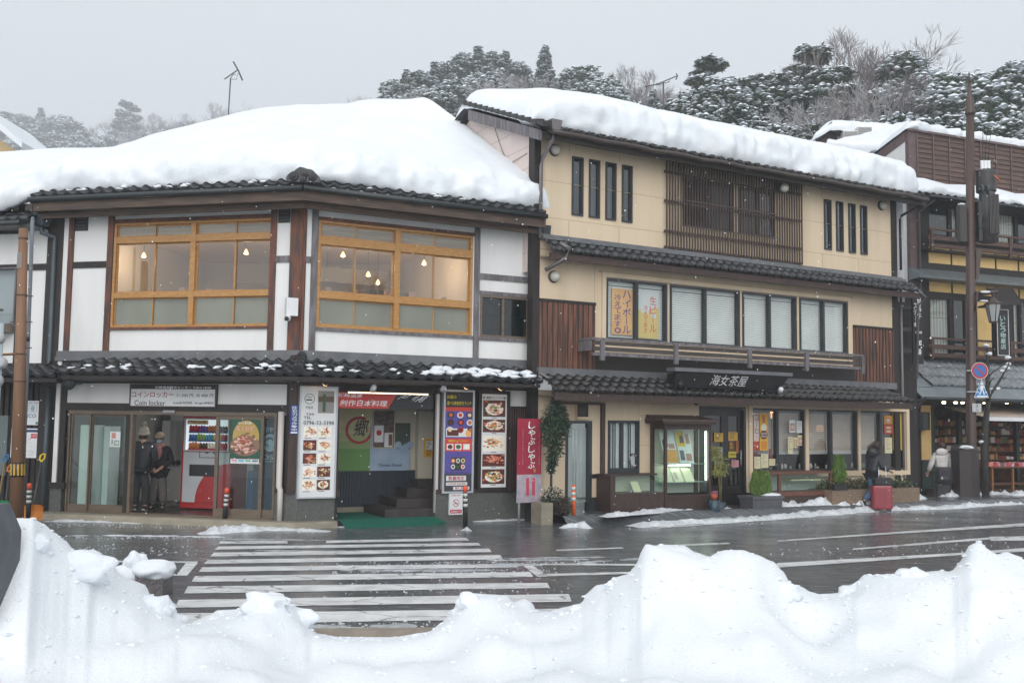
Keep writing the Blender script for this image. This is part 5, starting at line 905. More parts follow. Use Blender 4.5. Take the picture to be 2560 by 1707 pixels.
m=MB();r=z6r((370,465),(484,598),.1);m.fb(B,r,0,.1,0);m.ring(B,(r[0]+.0,r[1]-.06,r[2]+.05,r[3]),.04,.1,.112,1);m.fq(B,(r[0]+.04,r[1]-.1,r[2]+.09,r[3]-.04),.104,2);m.out('vent_box',[BEIGE,WOOD_DARK,flat((.04,.03,.03))],b2)
m=MB();r=z6r((498,1085),(562,1122),0);m.fb(B,r,0,.02);m.out('mail_slot',BLACK,b2)
m=MB();m.ring(B,cw,.055,-.1,.03);um=B.uz(z6(768,800))[0];m.fb(B,(um-.03,um+.03,cw[2]+.055,cw[3]-.055),-.08,.01);m.fb(B,(cw[0]+.05,cw[1]-.05,cw[2]+.05,cw[2]+.11),-.1,.02)
for X in (690,710,828,846):u=B.uz(z6(X,800))[0];m.fb(B,(u-.008,u+.008,cw[2]+.05,cw[3]-.05),-.03,-.015)
o=m.out('curtained_window',BLACK_SASH,b2);g=MB();g.fb(B,(cw[0]+.05,cw[1]-.05,cw[2]+.05,cw[3]-.05),-.05,-.045);g.out('pane',GLASS,o);c=MB();c.grid(lambda s,t:B.P(cw[0]+(cw[1]-cw[0])*s,cw[2]+(cw[3]-cw[2])*t,-.075+.004*math.sin(s*70)),180,1);c.out('curtain',mat('white lace curtain',(.86,.87,.89),(.8,.81,.84),.8,(3,3,12)),o)
t=thing('wreath','small dark wreath with pale pink ornaments hanging inside the curtained window','wreath',B.P(1,1.3,0));u,z=B.uz(z6(868,960),-.03);m=MB();m.tube([B.P(u+.1*math.cos(a),z+.14*math.sin(a),-.035) for a in [2*math.pi*i/16 for i in range(17)]],.016,6);m.out('ring',flat((.03,.03,.025)),t);m=MB();rn=random.Random(1)
for i in range(12):a=rn.uniform(0,6.3);m.blob(B.P(u+.1*math.cos(a),z+.14*math.sin(a),-.03),.022,i,.3,1)
m.out('ornament',flat((.55,.4,.42)),t)['kind']='stuff'
# display cases in front of the wall
t=thing('showcase','tall lit glass menu showcase in a dark brown wooden cabinet beside the black door','display case',B.P(2.6,0,.4))
dC=.55;r=B.R(z6(1110,640),z6(1565,1405),dC);zc0=B.uz(z6(1300,1268),dC)[1];zc1=B.uz(z6(1300,688),dC)[1];ztp=B.uz(z6(1300,640),dC)[1];uca,ucb=B.uz(z6(1150,1000),dC)[0],B.uz(z6(1562,1000),dC)[0]
m=MB();m.fb(B,(uca,ucb,0,zc0),.02,dC,0);m.fb(B,(uca-.02,ucb+.02,zc0-.08,zc0),.02,dC+.02,0);m.fb(B,(uca,ucb,zc1,ztp),.02,dC,0);m.fb(B,(uca,uca+.06,zc0,zc1),dC-.06,dC,0);m.fb(B,(ucb-.07,ucb,zc0,zc1),dC-.07,dC,0);m.fb(B,(uca,uca+.06,zc0,zc1),.02,.1,0);m.fb(B,(ucb-.07,ucb,zc0,zc1),.02,.1,0);m.out('cabinet',WOOD_CASE,t)
m=MB();m.fb(B,(uca-.12,ucb+.07,ztp,ztp+.05),.0,dC+.1);m.hexa([B.P(uca-.15,ztp+.05,dC+.12),B.P(ucb+.09,ztp+.05,dC+.12),B.P(ucb+.09,ztp+.05,0),B.P(uca-.15,ztp+.05,0),B.P(uca-.15,ztp+.1,dC+.1),B.P(ucb+.09,ztp+.1,dC+.1),B.P(ucb+.05,ztp+.2,0),B.P(uca-.1,ztp+.2,0)]);m.out('canopy',WOOD_CASE,t)
m=MB();m.fq(B,(uca+.05,ucb-.06,zc0,zc1),.03);m.out('back_panel',mat('white showcase back',(.72,.7,.62),rough=.6),t)
m=MB();m.fb(B,(uca+.06,ucb-.07,zc0,zc1),dC-.035,dC-.029);m.out('front_pane',GLASS_CASE,t)
m=MB();m.hexa([B.P(ucb-.03,zc0,.1),B.P(ucb-.026,zc0,.1),B.P(ucb-.026,zc0,dC-.07),B.P(ucb-.03,zc0,dC-.07),B.P(ucb-.03,zc1,.1),B.P(ucb-.026,zc1,.1),B.P(ucb-.026,zc1,dC-.07),B.P(ucb-.03,zc1,dC-.07)]);m.hexa([B.P(uca+.026,zc0,.1),B.P(uca+.03,zc0,.1),B.P(uca+.03,zc0,dC-.06),B.P(uca+.026,zc0,dC-.06),B.P(uca+.026,zc1,.1),B.P(uca+.03,zc1,.1),B.P(uca+.03,zc1,dC-.06),B.P(uca+.026,zc1,dC-.06)]);m.out('side_pane',GLASS_CASE,t)
zsh=[B.uz(z6(1300,Y),.35)[1] for Y in (992,1152)]
for z in zsh:m=MB();m.fb(B,(uca+.06,ucb-.07,z-.008,z),.06,dC-.05);m.out('shelf',mat('glass shelf edge',(.4,.5,.46),rough=.2),t)
m=MB();m.fb(B,(ucb-.1,ucb-.085,zc0+.3,zc1-.04),dC-.09,dC-.075);m.fb(B,(uca+.3,ucb-.4,zsh[0]-.05,zsh[0]-.03),.3,.32);m.out('lamp_tube',mat('lit case tube',(.9,1,.85),emit=14),t)
for i in range(2):
 a=uca+.13+.43*i;m=MB();zz0=zsh[0]+.003;ww=.4;q=[B.P(a,zz0,.38),B.P(a+ww,zz0,.38),B.P(a+ww-.04,zz0+.72,.2),B.P(a-.04,zz0+.72,.2)];m.face(q,0)
 def on(s,t_,e=.003):return q[0].lerp(q[1],s).lerp(q[3].lerp(q[2],s),t_)+B.n*e
 for s0,s1,t0,t1,c in (((.03,.97,.03,.42,1),(.1,.45,.5,.72,3),(.5,.9,.46,.6,2)) if i==0 else ((.04,.6,.52,.97,1),(.25,.55,.62,.85,3),(.68,.95,.6,.9,2),(.1,.4,.1,.4,3),(.5,.9,.08,.3,2))):m.face([on(s0,t0),on(s1,t0),on(s1,t1),on(s0,t1)],c)
 tt=thing('menu_board',['white and orange menu board leaning on the upper showcase shelf, left of the yellow one','yellow and white menu board leaning on the upper showcase shelf at the right'][i],'menu',q[0]);m.out('sheet',[flat(hexc('d4d6d6')),flat(hexc(['d89a48','d8b030'][i])),flat(hexc('b08078')),flat(hexc('5a5a60'))],tt)
for i in range(3):
 a=uca+.1+.3*i;z=zsh[1]+.003;m=MB();m.face([B.P(a,z,.4),B.P(a+.25,z,.4),B.P(a+.22,z+.28,.25),B.P(a-.03,z+.28,.25)]);m.face([B.P(a+.03,z+.05,.376),B.P(a+.12,z+.05,.376),B.P(a+.1,z+.2,.296),B.P(a+.01,z+.2,.296)],1) if i<2 else None;tt=thing('menu_card',['pale open menu card on the lower showcase shelf, leftmost of three','pale menu card on the lower showcase shelf, middle of three','pale menu card on the lower showcase shelf, rightmost of three'][i],'menu',B.P(a,z,.3));m.out('sheet',[flat(hexc('ddd6bc')),flat((.5,.4,.4))],tt)
t=thing('showcase','low dark brown display case with angled glass beside the tall showcase','display case',B.P(1.7,0,.4));ula,ulb=B.uz(z6(665,1200),dC)[0],uca-.02;zl0_=B.uz(z6(900,1255),dC)[1];zl1_=B.uz(z6(900,1100),dC-.2)[1]
m=MB();m.fb(B,(ula,ulb,0,zl0_),.02,dC,0);m.fb(B,(ula,ula+.12,zl0_,zl1_+.02),.02,dC,0);m.fb(B,(ula,ulb,zl1_,zl1_+.04),.02,.3,0);m.fq(B,(ula+.12,ulb,zl0_,zl1_),.04,1);m.fb(B,(ula+.4,ula+.44,zl0_,zl1_),.05,.08,2);m.out('cabinet',[WOOD_CASE,flat(hexc('c9c6b4')),flat((.3,.3,.28))],t);m=MB();m.hexa([B.P(ula+.12,zl0_,dC-.03),B.P(ulb,zl0_,dC-.03),B.P(ulb,zl0_,dC-.036),B.P(ula+.12,zl0_,dC-.036),B.P(ula+.12,zl1_,.33),B.P(ulb,zl1_,.33),B.P(ulb,zl1_,.324),B.P(ula+.12,zl1_,.324)]);m.out('front_pane',GLASS_CASE,t)
m=MB();m.face([B.P(ula+.75,zl0_+.005,.35),B.P(ula+.95,zl0_+.005,.35),B.P(ula+.95,zl0_+.22,.2),B.P(ula+.75,zl0_+.22,.2)]);tag(m.out('menu_card',flat(hexc('d8d2b0')),loc=B.P(ula+.8,zl0_,.3)),'small cream card standing in the low display case','menu')
t=thing('showcase','low reddish wood display case with wide glass below the cafe windows','display case',B.P(6,0,.4));uda,udb=B.uz(z7(440,1200),dC)[0],B.uz(z7(1000,1200),dC)[0];zd0=B.uz(z7(750,1240),dC)[1];zd1=B.uz(z7(750,1082),dC)[1];udm=B.uz(z7(535,1200),dC)[0]
m=MB();m.fb(B,(uda,udb,0,zd0-.1),.02,dC-.02,1);m.fb(B,(uda,udb,zd0-.1,zd0),.02,dC,0);m.fb(B,(uda-.02,udb+.02,zd1,zd1+.05),.02,dC+.02,0);m.fb(B,(udm-.04,udm+.04,zd0,zd1),dC-.06,dC,0);m.fb(B,(udb-.06,udb,0,zd1),dC-.06,dC+.005,0);m.fb(B,(uda,uda+.03,zd0,zd1),dC-.05,dC,0);m.fq(B,(uda+.03,udb-.04,zd0,zd1),.05,2);m.fb(B,(udm+.5,udb-.2,(zd0+zd1)/2+.03,(zd0+zd1)/2+.07),.06,.4,3);m.out('cabinet',[WOOD_CHERRY,WOOD_CASE,flat(hexc('c4cbc8')),flat(hexc('d4cfa8'))],t);m=MB();m.fb(B,(uda+.03,udm-.04,zd0,zd1),dC-.03,dC-.024);m.fb(B,(udm+.04,udb-.06,zd0,zd1),dC-.03,dC-.024);m.out('front_pane',GLASS_CASE,t)
# spotlights on the ground floor
for q,lit,lb in ((z6(1430,440),0,'black double spotlight above the tall showcase'),(z7(290,445),0,'black spotlight above the left cafe window'),(z7(1660,482),1,'lit spotlight at the right end of the cafe windows'),(z7(540,342),2,'white spotlight at the right end of the black signboard'),(z6(1285,298),0,'small dark spotlight under the left end of the black signboard')):
 d=.45 if lit !=2 and 'signboard' not in lb else .95;u,z=B.uz(q,d);p=B.P(u,z,d);t=thing('spotlight',lb,'spotlight',p,'spotlights on the tea house');ax=(-B.n*.6+B.u*.4+Vector((0,0,-.5))).normalized();m=MB();m.lathe(p-ax*.1,[(.035,0),(.06,.05),(.065,.15)],12,0,ax);m.out('lamp_body',WHITE if lit==2 else BLACK,t);m=MB();m.lathe(p,[(.055,.045),(.05,.065),(.02,.075)],12,0,ax);m.out('bulb',mat('warm spot bulb',(1,.7,.35),emit=7) if lit==1 else FROST,t);m=MB();m.tube([p-ax*.08,p-ax*.1+Vector((0,0,.06)),p-B.n*.25+Vector((0,0,.1))],.012,6);m.out('arm',BLACK,t)
m=MB();u,z=B.uz(z6(635,1250));m.fb(B,(u-.09,u+.09,z-.12,z+.06),0,.09);tag(m.out('meter_box',WHITE,loc=B.P(u,z,0)),'small white meter box low on the beige wall left of the low display case','meter box')
m=MB();u,z=B.uz(z7(272,1135));m.fb(B,(u-.06,u+.06,z-.06,z+.06),0,.07);tag(m.out('socket_box',WHITE,loc=B.P(u,z,0)),'small white socket box on the beige jamb beside the black door','socket')
# snow on the big roof
st=[]
for i in range(13):
 t_=i/12;u=uRa-.05+(uRb+.1-uRa)*t_
 st.append([B.P(u,Z3(.25),.25),B.P(u,Z3(dB),dB),.5])
px=[(1085,200),(1200,189),(1330,212),(1450,240),(1580,267),(1700,291),(1800,311),(1900,334),(1985,358),(2050,380)]
for s in st:
 e,r_,_t=s;u=(r_-B.o).dot(B.u);zs_=[]
 for x,y in px:zs_.append(B.uz(pp(x,y),dB))
 k=min(range(len(zs_)-1),key=lambda k:0 if zs_[k][0]<=u<=zs_[k+1][0] else min(abs(u-zs_[k][0]),abs(u-zs_[k+1][0]))+1)
 (ua_,za_),(ub_,zb_)=zs_[k],zs_[k+1];f_=max(0,min(1,(u-ua_)/(ub_-ua_)));s[2]=max(.42,za_+(zb_-za_)*f_-Z3(dB)-.02)
m=MB();snow_cap(m,[tuple(s) for s in st],.2,seed=13,ends=(True,True),edge=.06,back=1.2);tag(m.out('roof_snow',SNOW,loc=B.P(4,9,-1)),'long thick snow slab curling over the eave of the tea house','snow',kind='stuff')
# ================================================================ souvenir shop on the right
D3=Fac(onz((2310,1232),.05),68.3)
b3=thing('souvenir_shop','brown timber souvenir shop with yellow wall panels, balconies and a clapboard parapet at the right','building',D3.P(2,0,0))
CLAP=mat('weathered clapboard',(.13,.08,.062),(.075,.05,.043),.75,(1.2,1.2,16),.35,.65,bump=.25);TRIM3=mat('dusty purple brown trim',(.135,.09,.092),(.1,.066,.066),.7,(6,6,6))
uL3=D3.uz(zA(390,300))[0];uR3=uL3+9;zc_t=D3.uz(zA(600,170))[1];zc_b=D3.uz(zA(600,720))[1]-.25
m=MB();n=12
for i in range(n):
 z0,z1_=zc_b+(zc_t-zc_b)*i/n,zc_b+(zc_t-zc_b)*(i+1)/n
 m.hexa([D3.P(uL3,z0,.035),D3.P(uR3,z0,.035),D3.P(uR3,z0,-.1),D3.P(uL3,z0,-.1),D3.P(uL3,z1_,.0),D3.P(uR3,z1_,.0),D3.P(uR3,z1_,-.1),D3.P(uL3,z1_,-.1)])
m.out('clapboard_wall',CLAP,b3)
m=MB();u=uL3;
while u<uR3:m.fb(D3,(u-.02,u+.03,zc_b,zc_t),.03,.06);u+=.66
m.out('batten',TRIM3,b3)['kind']='stuff'
m=MB();m.fb(D3,(uL3-.32,uL3-.02,2.6,zc_t+.06),-.1,.03);m.fb(D3,(uL3-.35,uR3,zc_t,zc_t+.07),-.15,.09);m.out('corner_trim',TRIM3,b3)
q0,q1=D3.P(uL3-.33,zc_t,-.1),D3.P(uL3-.33,zc_t-1.0,-3.4)
m=MB();m.face([D3.P(uL3-.33,3,-.1),D3.P(uL3-.33,zc_t,-.1),q1,D3.P(uL3-.33,3,-3.4)]);m.out('side_wall',PLASTER,b3)
m=MB();a=-D3.u*.03;m.hexa([q0+a+Vector((0,0,-.3)),q0-a+Vector((0,0,-.3)),q1-a+Vector((0,0,-.3)),q1+a+Vector((0,0,-.3)),q0+a,q0-a,q1-a,q1+a]);m.out('verge_board',TRIM3,b3)
m=MB();m.face([D3.P(uL3-.4,zc_t+.05,.05),D3.P(uR3,zc_t+.05,.05),D3.P(uR3,zc_t-1.05,-3.5),D3.P(uL3-.4,zc_t-1.05,-3.5)]);m.out('roof',TILE,b3)
m=MB();st=[(D3.P(uL3-.42+k*(9.4)/12,zc_t+.05,.02),D3.P(uL3-.42+k*9.4/12,zc_t-.95,-3.4),.3) for k in range(13)];snow_cap(m,st,.1,seed=31,ends=(True,False),edge=.02,back=.3);tag(m.out('roof_snow',SNOW,loc=D3.P(3,9,-1)),'snow blanket on top of the clapboard parapet of the souvenir shop','snow',kind='stuff')
# eave under the clapboards
dE=.85;zE=D3.uz(zA(760,845),dE)[1];ue_=D3.uz(zA(420,790),dE)[0];SLE=(zc_b+.15-zE)/dE
m=MB();tiles(m,D3.P(ue_,zE+.03,dE),D3.P(uR3,zE+.03,dE),D3.P(ue_+.2,zE+.03+SLE*.8,.05),D3.P(uR3,zE+.03+SLE*.8,.05),3,.28,.035,.035);m.out('upper_eave',TILE_BROWN,b3)
m=MB();m.fb(D3,(ue_,uR3,zE-.09,zE-.02),-.05,dE-.05);m.out('soffit',WOOD_DARK,b3);m=MB();gutter(m,D3.P(ue_+.4,zE-.03,dE+.03),D3.P(uR3,zE-.03,dE+.03),.05);m.out('gutter',GUTTER,b3)
m=MB();st=[(D3.P(ue_-.1+k*(uR3-ue_)/10,zE+.06,dE-.08),D3.P(ue_-.1+k*(uR3-ue_)/10,zE+.1+SLE*.75,.12),.2+.06*math.sin(k*2.2)) for k in range(11)];snow_cap(m,st,.1,seed=37,ends=(True,False),edge=.0,back=.05);tag(m.out('eave_snow',SNOW,loc=D3.P(3,7,.5)),'band of snow on the upper eave of the souvenir shop','snow',kind='stuff')
SHOJI=mat('paper screen',(.66,.64,.6),(.6,.58,.54),.8,(2,2,2));DW=glass('dark shop window glass',(.5,.58,.6),1.4)
z6a,z6b=D3.uz(zA(680,1275))[1],D3.uz(zA(680,930))[1];z4a,z4b=D3.uz(zB(650,1060))[1],D3.uz(zB(650,545))[1]
def d3(q):return D3.uz(q)[0]
w3=[(d3(zA(525,1100)),d3(zA(752,1100)),0),(d3(zA(772,1100)),d3(zA(850,1100)),1),(d3(zA(1278,1200)),d3(zA(1478,1200)),1),(d3(zA(1492,1200)),d3(zA(1492,1200))+.9,0)]
w2=[(d3(zB(537,800)),d3(zB(765,800)),1),(d3(zB(795,800)),d3(zB(930,800)),0),(d3(zB(1450,850)),d3(zB(1450,850))+.3,1),(d3(zB(1450,850))+.34,d3(zB(1450,850))+1.6,0)]
zy=[D3.uz(zB(640,170))[1],D3.uz(zA(640,1395))[1],D3.uz(zB(640,480))[1],D3.uz(zB(640,340))[1]]
uw=d3(zB(515,300));holes=[(a,b,z6a-.02,z6b) for a,b,k in w3]+[(a,b,z4a-.35,z4b) for a,b,k in w2]
m=MB();wall(m,D3,uL3-.3,uR3,2.7,zc_b+.2,holes);m.out('timber_wall',WOOD_DARK,b3)
for (a,b,k),za,zb in [(w,z6a-.02,z6b) for w in w3]+[(w,z4a-.35,z4b) for w in w2]:
 m=MB();m.ring(D3,(a,b,za,zb),.03,-.1,.01);o=m.out('window',WOOD_DARK,b3);g=MB();g.fb(D3,(a+.03,b-.03,za+.03,zb-.03),-.04,-.035);g.out('pane',GLASS if k else DW,o)
 s=MB();s.fb(D3,(a,b,za,zb),-.16,-.12,0);n=max(3,int((b-a)/.11))
 for i in range(n):u=a+(b-a)*(i+.5)/n;s.fb(D3,(u-.006,u+.006,za,zb),-.12,-.112,1)
 for i in (1,2):z=za+(zb-za)*i/3;s.fb(D3,(a,b,z-.008,z+.008),-.12,-.111,1)
 s.out('paper_screen',[SHOJI if k else flat((.16,.18,.18)),flat((.2,.13,.09))],o)
m=MB();uu=uw
edges=[d3(zB(515,100)),d3(zB(772,100)),d3(zB(1000,100)),d3(zB(1255,150)),d3(zB(1502,180))]+[d3(zB(1502,180))+.95*k for k in (1,2,3,4)]
for a,b in zip(edges,edges[1:]):
 for z0,z1_ in ((zy[0],zy[1]),(zy[2],zy[3])):m=MB();m.fb(D3,(a+.04,b-.04,z0,z1_),-.01,.02);m.out('yellow_panel',YELLOW_WALL,b3)
m=MB();m.fb(D3,(d3(zB(1058,900)),d3(zB(1218,900)),D3.uz(zB(1130,1240))[1],D3.uz(zB(1130,590))[1]),-.01,.022);m.fb(D3,(d3(zB(540,1200)),d3(zB(1215,1200)),D3.uz(zB(720,1230))[1],D3.uz(zB(720,1190))[1]),-.01,.02);m.out('yellow_panel',YELLOW_WALL,b3)
dM3=.6;zm=D3.uz(zB(760,345),dM3)[1];zm2=D3.uz(zB(680,235))[1];um_=D3.uz(zB(430,260),dM3)[0]
m=MB();m.hexa([D3.P(um_,zm,dM3),D3.P(uR3,zm,dM3),D3.P(uR3,zm,-.05),D3.P(um_+.2,zm,-.05),D3.P(um_,zm+.07,dM3),D3.P(uR3,zm+.07,dM3),D3.P(uR3,zm2,-.05),D3.P(um_+.2,zm2,-.05)]);m.out('middle_eave',mat('teal grey sheet metal',(.14,.165,.18),(.1,.12,.13),.4,(1,1,1)),b3)
RAILB=mat('reddish balcony timber',(.11,.058,.042),(.06,.036,.03),.65,(3,3,12))
def balcony(a,b,zt,zb,brd,dd,red):
 mt=RAILB if red else WOOD_DARK;m=MB();m.fb(D3,(a,b,zt-.06,zt),dd-.04,dd+.04);m.out('handrail',mt,b3)
 for z0,z1_ in brd:m=MB();m.fb(D3,(a,b,z0,z1_),dd-.02,dd+.02);m.out('rail_board',mt,b3)
 u=a+.12
 while u<b:m=MB();m.fb(D3,(u-.05,u+.05,zb,zt-.06),dd-.03,dd+.05);m.out('rail_post',mt,b3);u+=1.62
 m=MB();m.fb(D3,(a,b,zb+.02,zb+.08),0,dd-.03);m.out('balcony_floor',WOOD_DARK,b3)
dd=.35;A3=lambda X,Y:D3.uz(zA(X,Y),dd)[1];B3_=lambda X,Y:D3.uz(zB(X,Y),dd)[1]
balcony(D3.uz(zA(525,1200),dd)[0],uR3,A3(690,1188),A3(690,1435),((A3(690,1315),A3(690,1265)),(A3(690,1395),A3(690,1355))),dd,True)
balcony(D3.uz(zB(530,1000),dd)[0],uR3,B3_(720,978),B3_(720,1215),((B3_(780,1105),B3_(780,1058)),(B3_(780,1192),B3_(780,1150))),dd,True)
# lower tiled roof with a metal skirt
dT=1.35;zt0=D3.uz(z9(600,478),dT)[1];zt1=D3.uz(zB(700,1235))[1];ut=D3.uz(z9(165,470),dT)[0]
SLT=(zt1-zt0)/dT;MET=mat('blue grey sheet metal',(.25,.28,.3),(.19,.215,.235),.4,(1.5,1.5,1.5));dK=1.0
m=MB();Zt=lambda d:zt0+(dT-d)*SLT
m.hexa([D3.P(ut,Zt(dT)-.04,dT),D3.P(uR3,Zt(dT)-.04,dT),D3.P(uR3,Zt(0)-.04,0),D3.P(ut-.25,Zt(0)-.04,0),D3.P(ut,Zt(dT),dT),D3.P(uR3,Zt(dT),dT),D3.P(uR3,Zt(0),0),D3.P(ut-.25,Zt(0),0)])
for k in range(1,4):d=dT*k/4;m.fb(D3,(ut-.2,ut+.75,Zt(d),Zt(d)+.012),d-.01,d+.01,1)
m.out('metal_skirt',[MET,flat((.09,.1,.11))],b3)
m=MB();tiles(m,D3.P(ut+.72,Zt(dK)+.05,dK),D3.P(uR3,Zt(dK)+.05,dK),D3.P(ut+.5,Zt(.02)+.05,.02),D3.P(uR3,Zt(.02)+.05,.02),3,.24,.045,.035,k=6)
m2=mat('silver grey roof tile',(.24,.26,.28),(.14,.155,.17),.28,(7,7,7));m.out('lower_roof',m2,b3)
m=MB();m.fb(D3,(ut+.45,uR3,zt1-.05,zt1+.12),-.05,.08);m.out('flashing',flat((.11,.13,.14)),b3)
m=MB();gutter(m,D3.P(ut+.05,zt0-.06,dT+.03),D3.P(uR3,zt0-.06,dT+.03),.055);m.fb(D3,(ut+.1,uR3,zt0-.12,zt0-.06),-.05,dT-.06);m.out('gutter',GUTTER,b3)
m=MB();u,z=D3.uz(z9(130,520),.9);m.tube([D3.P(u,z+.2,1.1),D3.P(u,z,1.0),D3.P(u-.02,z-.3,.3),D3.P(u-.02,.1,.2)],.045,8);m.tube([D3.P(d3(zA(390,1000)),zE-.1,dE-.1),D3.P(d3(zA(395,900)),zE-.35,.1),D3.P(d3(zA(395,900)),zt1+.3,.1)],.04,8);m.out('downpipe',PIPE_GREY,b3)
# ground floor of the shop
c0,c1=d3(z9(148,800)),d3(z9(240,800));so=d3(z9(265,900));zs3=D3.uz(z9(400,560))[1]
m=MB();wall(m,D3,uL3-.35,uR3,-.05,2.75,[(so,uR3-.2,.2,zs3)]);m.out('lower_wall',WOOD_DARK,b3)
m=MB();m.fb(D3,(c0,c1,D3.uz(z9(200,1030))[1],D3.uz(z9(200,545))[1]),0,.03);m.out('yellow_panel',YELLOW_WALL,b3);m=MB();m.fb(D3,(c0,so-.05,.1,D3.uz(z9(200,1035))[1]),0,.035);m.fb(D3,(so-.12,so,.2,zs3),0,.05);m.out('green_dado',mat('dark green dado',(.012,.03,.025),rough=.5),b3)
WARMI=mat('warm wooden shop interior',(.2,.09,.04),(.12,.055,.028),.7,(4,4,2));room(D3,(so,uR3-.2,.2,zs3+.1),-3,-.12,b3,WARMI,WARMI,WARMI)
m=MB();rn=random.Random(21);GOODS=[flat(hexc(c)) for c in ('a0522d','c8a060','8a3a34','d8c8a0','6a6a40','b07848','e0d8d0','704028')]
for row in range(6):
 z=.75+row*.27;m.fb(D3,(so+.1,uR3-.3,z-.03,z),-1.3,-1.0,7)
 u=so+.15
 while u<uR3-.4:
  w=rn.uniform(.08,.22);m.fb(D3,(u,u+w,z,z+rn.uniform(.08,.2)),-1.3,-1.02-rn.random()*.05,rn.randrange(8));u+=w+.02
m.out('stocked_shelf',GOODS,b3)['kind']='stuff'
m=MB()
for X in (500,735,1010):u=d3(z9(X,800));m.fb(D3,(u-.07,u+.07,.2,zs3),-.11,.02)
m.out('door_post',mat('dark green black frame',(.012,.02,.018),rough=.5),b3)
m=MB();m.fb(D3,(so-.3,uR3,.0,.2),-.1,.5);m.out('deck_step',mat('brown wooden deck',(.17,.1,.06),(.11,.066,.042),.7,(2,2,12)),b3)
dAw=1.7;uaw=d3(z9(330,560));za0=D3.uz(z9(360,560))[1];zw=D3.uz(z9(900,655),dAw)[1]
m=MB();m.face([D3.P(uaw,zw,dAw),D3.P(uR3,zw,dAw),D3.P(uR3,za0,.1),D3.P(uaw,za0,.1)],0);m.face([D3.P(uaw,za0-.02,.1),D3.P(uR3,za0-.02,.1),D3.P(uR3,zw-.02,dAw-.02),D3.P(uaw,zw-.02,dAw-.02)],0);m.fb(D3,(uaw,uR3,zw-.1,zw+.01),dAw,dAw+.02,1);m.out('awning',[mat('cream awning canvas',(.56,.47,.4),(.5,.42,.35),.8,(2,2,2)),WHITE],b3)
for i,X in enumerate((355,460,522,718,915)):
 u,z=D3.uz(z9(X,527),1.0);p=D3.P(u,z,1.0);t=thing('downlight',['first','second','third','fourth','fifth'][i]+' small lit downlight from the left under the metal roof edge of the souvenir shop','lamp',p,'downlights along the souvenir shop');m=MB();m.lathe(p,[(.05,0),(.05,.06)],10);m.lathe(p-Vector((0,0,.012)),[(.04,0),(.045,.012)],10);m.out('bulb',mat('warm downlight',(1,.75,.45),emit=8),t);m=MB();m.lathe(p+Vector((0,0,.05)),[(.055,0),(.055,.08)],10);m.out('housing',BLACK,t)
m=MB();r=D3.R(z9(158,605),z9(228,765),.25);m.fb(D3,r,.03,.25);m.ring(D3,r,.03,.25,.27,1);m.out('meter_cabinet',[flat((.07,.08,.09)),BLACK],b3)
dt=1.2;ta,tz=D3.uz(z9(765,1075),dt);tb=ta+2.6;t=thing('goods_table','wooden trestle table of wrapped goods in front of the souvenir shop','table',D3.P(ta+1.2,.2,dt-.4))
m=MB();m.fb(D3,(ta,tb,tz-.09,tz-.05),dt-.7,dt);m.out('tabletop',flat(hexc('6a4630')),t)
for u in (ta+.12,ta+.95,ta+1.8):m=MB();m.fb(D3,(u,u+.06,.2 if False else 0,tz-.09),dt-.1,dt-.04);m.out('leg',flat(hexc('8a5a34')),t)
m=MB();m.fb(D3,(ta+.1,tb,.35,.4),dt-.6,dt-.1);m.out('lower_shelf',flat(hexc('5a3a28')),t)
m=MB();
for i in range(46):a=ta+.08+rn.random()*(tb-ta-.2);q=.03+.05*rn.random();m.hexa([D3.P(a+x*.14,tz-.05+zz*q+(.04 if zz else 0),dt-.6+rn.random()*.06+y*.2+(i % 3)*.16) for zz in (0,1) for x,y in ((0,1),(1,1),(1,0),(0,0))],i % 4)
m.out('wrapped_goods',[flat(hexc('b8505a')),flat(hexc('c8bcc0')),flat(hexc('d88a80')),flat(hexc('a89aa4'))],t)['kind']='stuff'
# hanging signs of the two shops
t=thing('vertical_sign','long black vertical sign with white lettering between the tea house and the souvenir shop','sign',D3.P(0,4,.5));fS=Fac(ond(zB(415,800),26.1),72);fS.o.z=0;r=fS.R(zB(352,480),zB(478,1262));m=MB();m.fb(fS,r,-.06,0,0);w,h=r[1]-r[0],r[3]-r[2]
sg=[flat((.012,.012,.014)),WHITE_TXT];m.text(fS,'但馬牛',(r[0]+w*.42,r[0]+w*.82,r[2]+h*.62,r[2]+h*.94),.004,1,vert=True);m.text(fS,'ステーキ',(r[0]+w*.08,r[0]+w*.44,r[2]+h*.5,r[2]+h*.85),.004,1,vert=True)
for k in (0,1):m.fq(fS,(r[0]+w*.2,r[0]+w*.85,r[2]+h*(.425+k*.02),r[2]+h*(.433+k*.02)),.004,1)
m.text(fS,'珈琲',(r[0]+w*.28,r[0]+w*.78,r[2]+h*.1,r[2]+h*.36),.004,1,vert=True,pad=.18);m.out('board',sg,t);m=MB();m.blob(fS.P((r[0]+r[1])/2,r[3]+.02,-.03),(w*.45,.07,.05),3,.3);m.out('snow_cap',SNOW,t)
for Y in (645,885,1120):a,z=fS.uz(zB(350,Y));b,_=fS.uz(zB(130,Y+15));m=MB();m.fb(fS,(b,a,z-.05,z+.05),-.05,-.02);m.out('arm',BLACK,t)
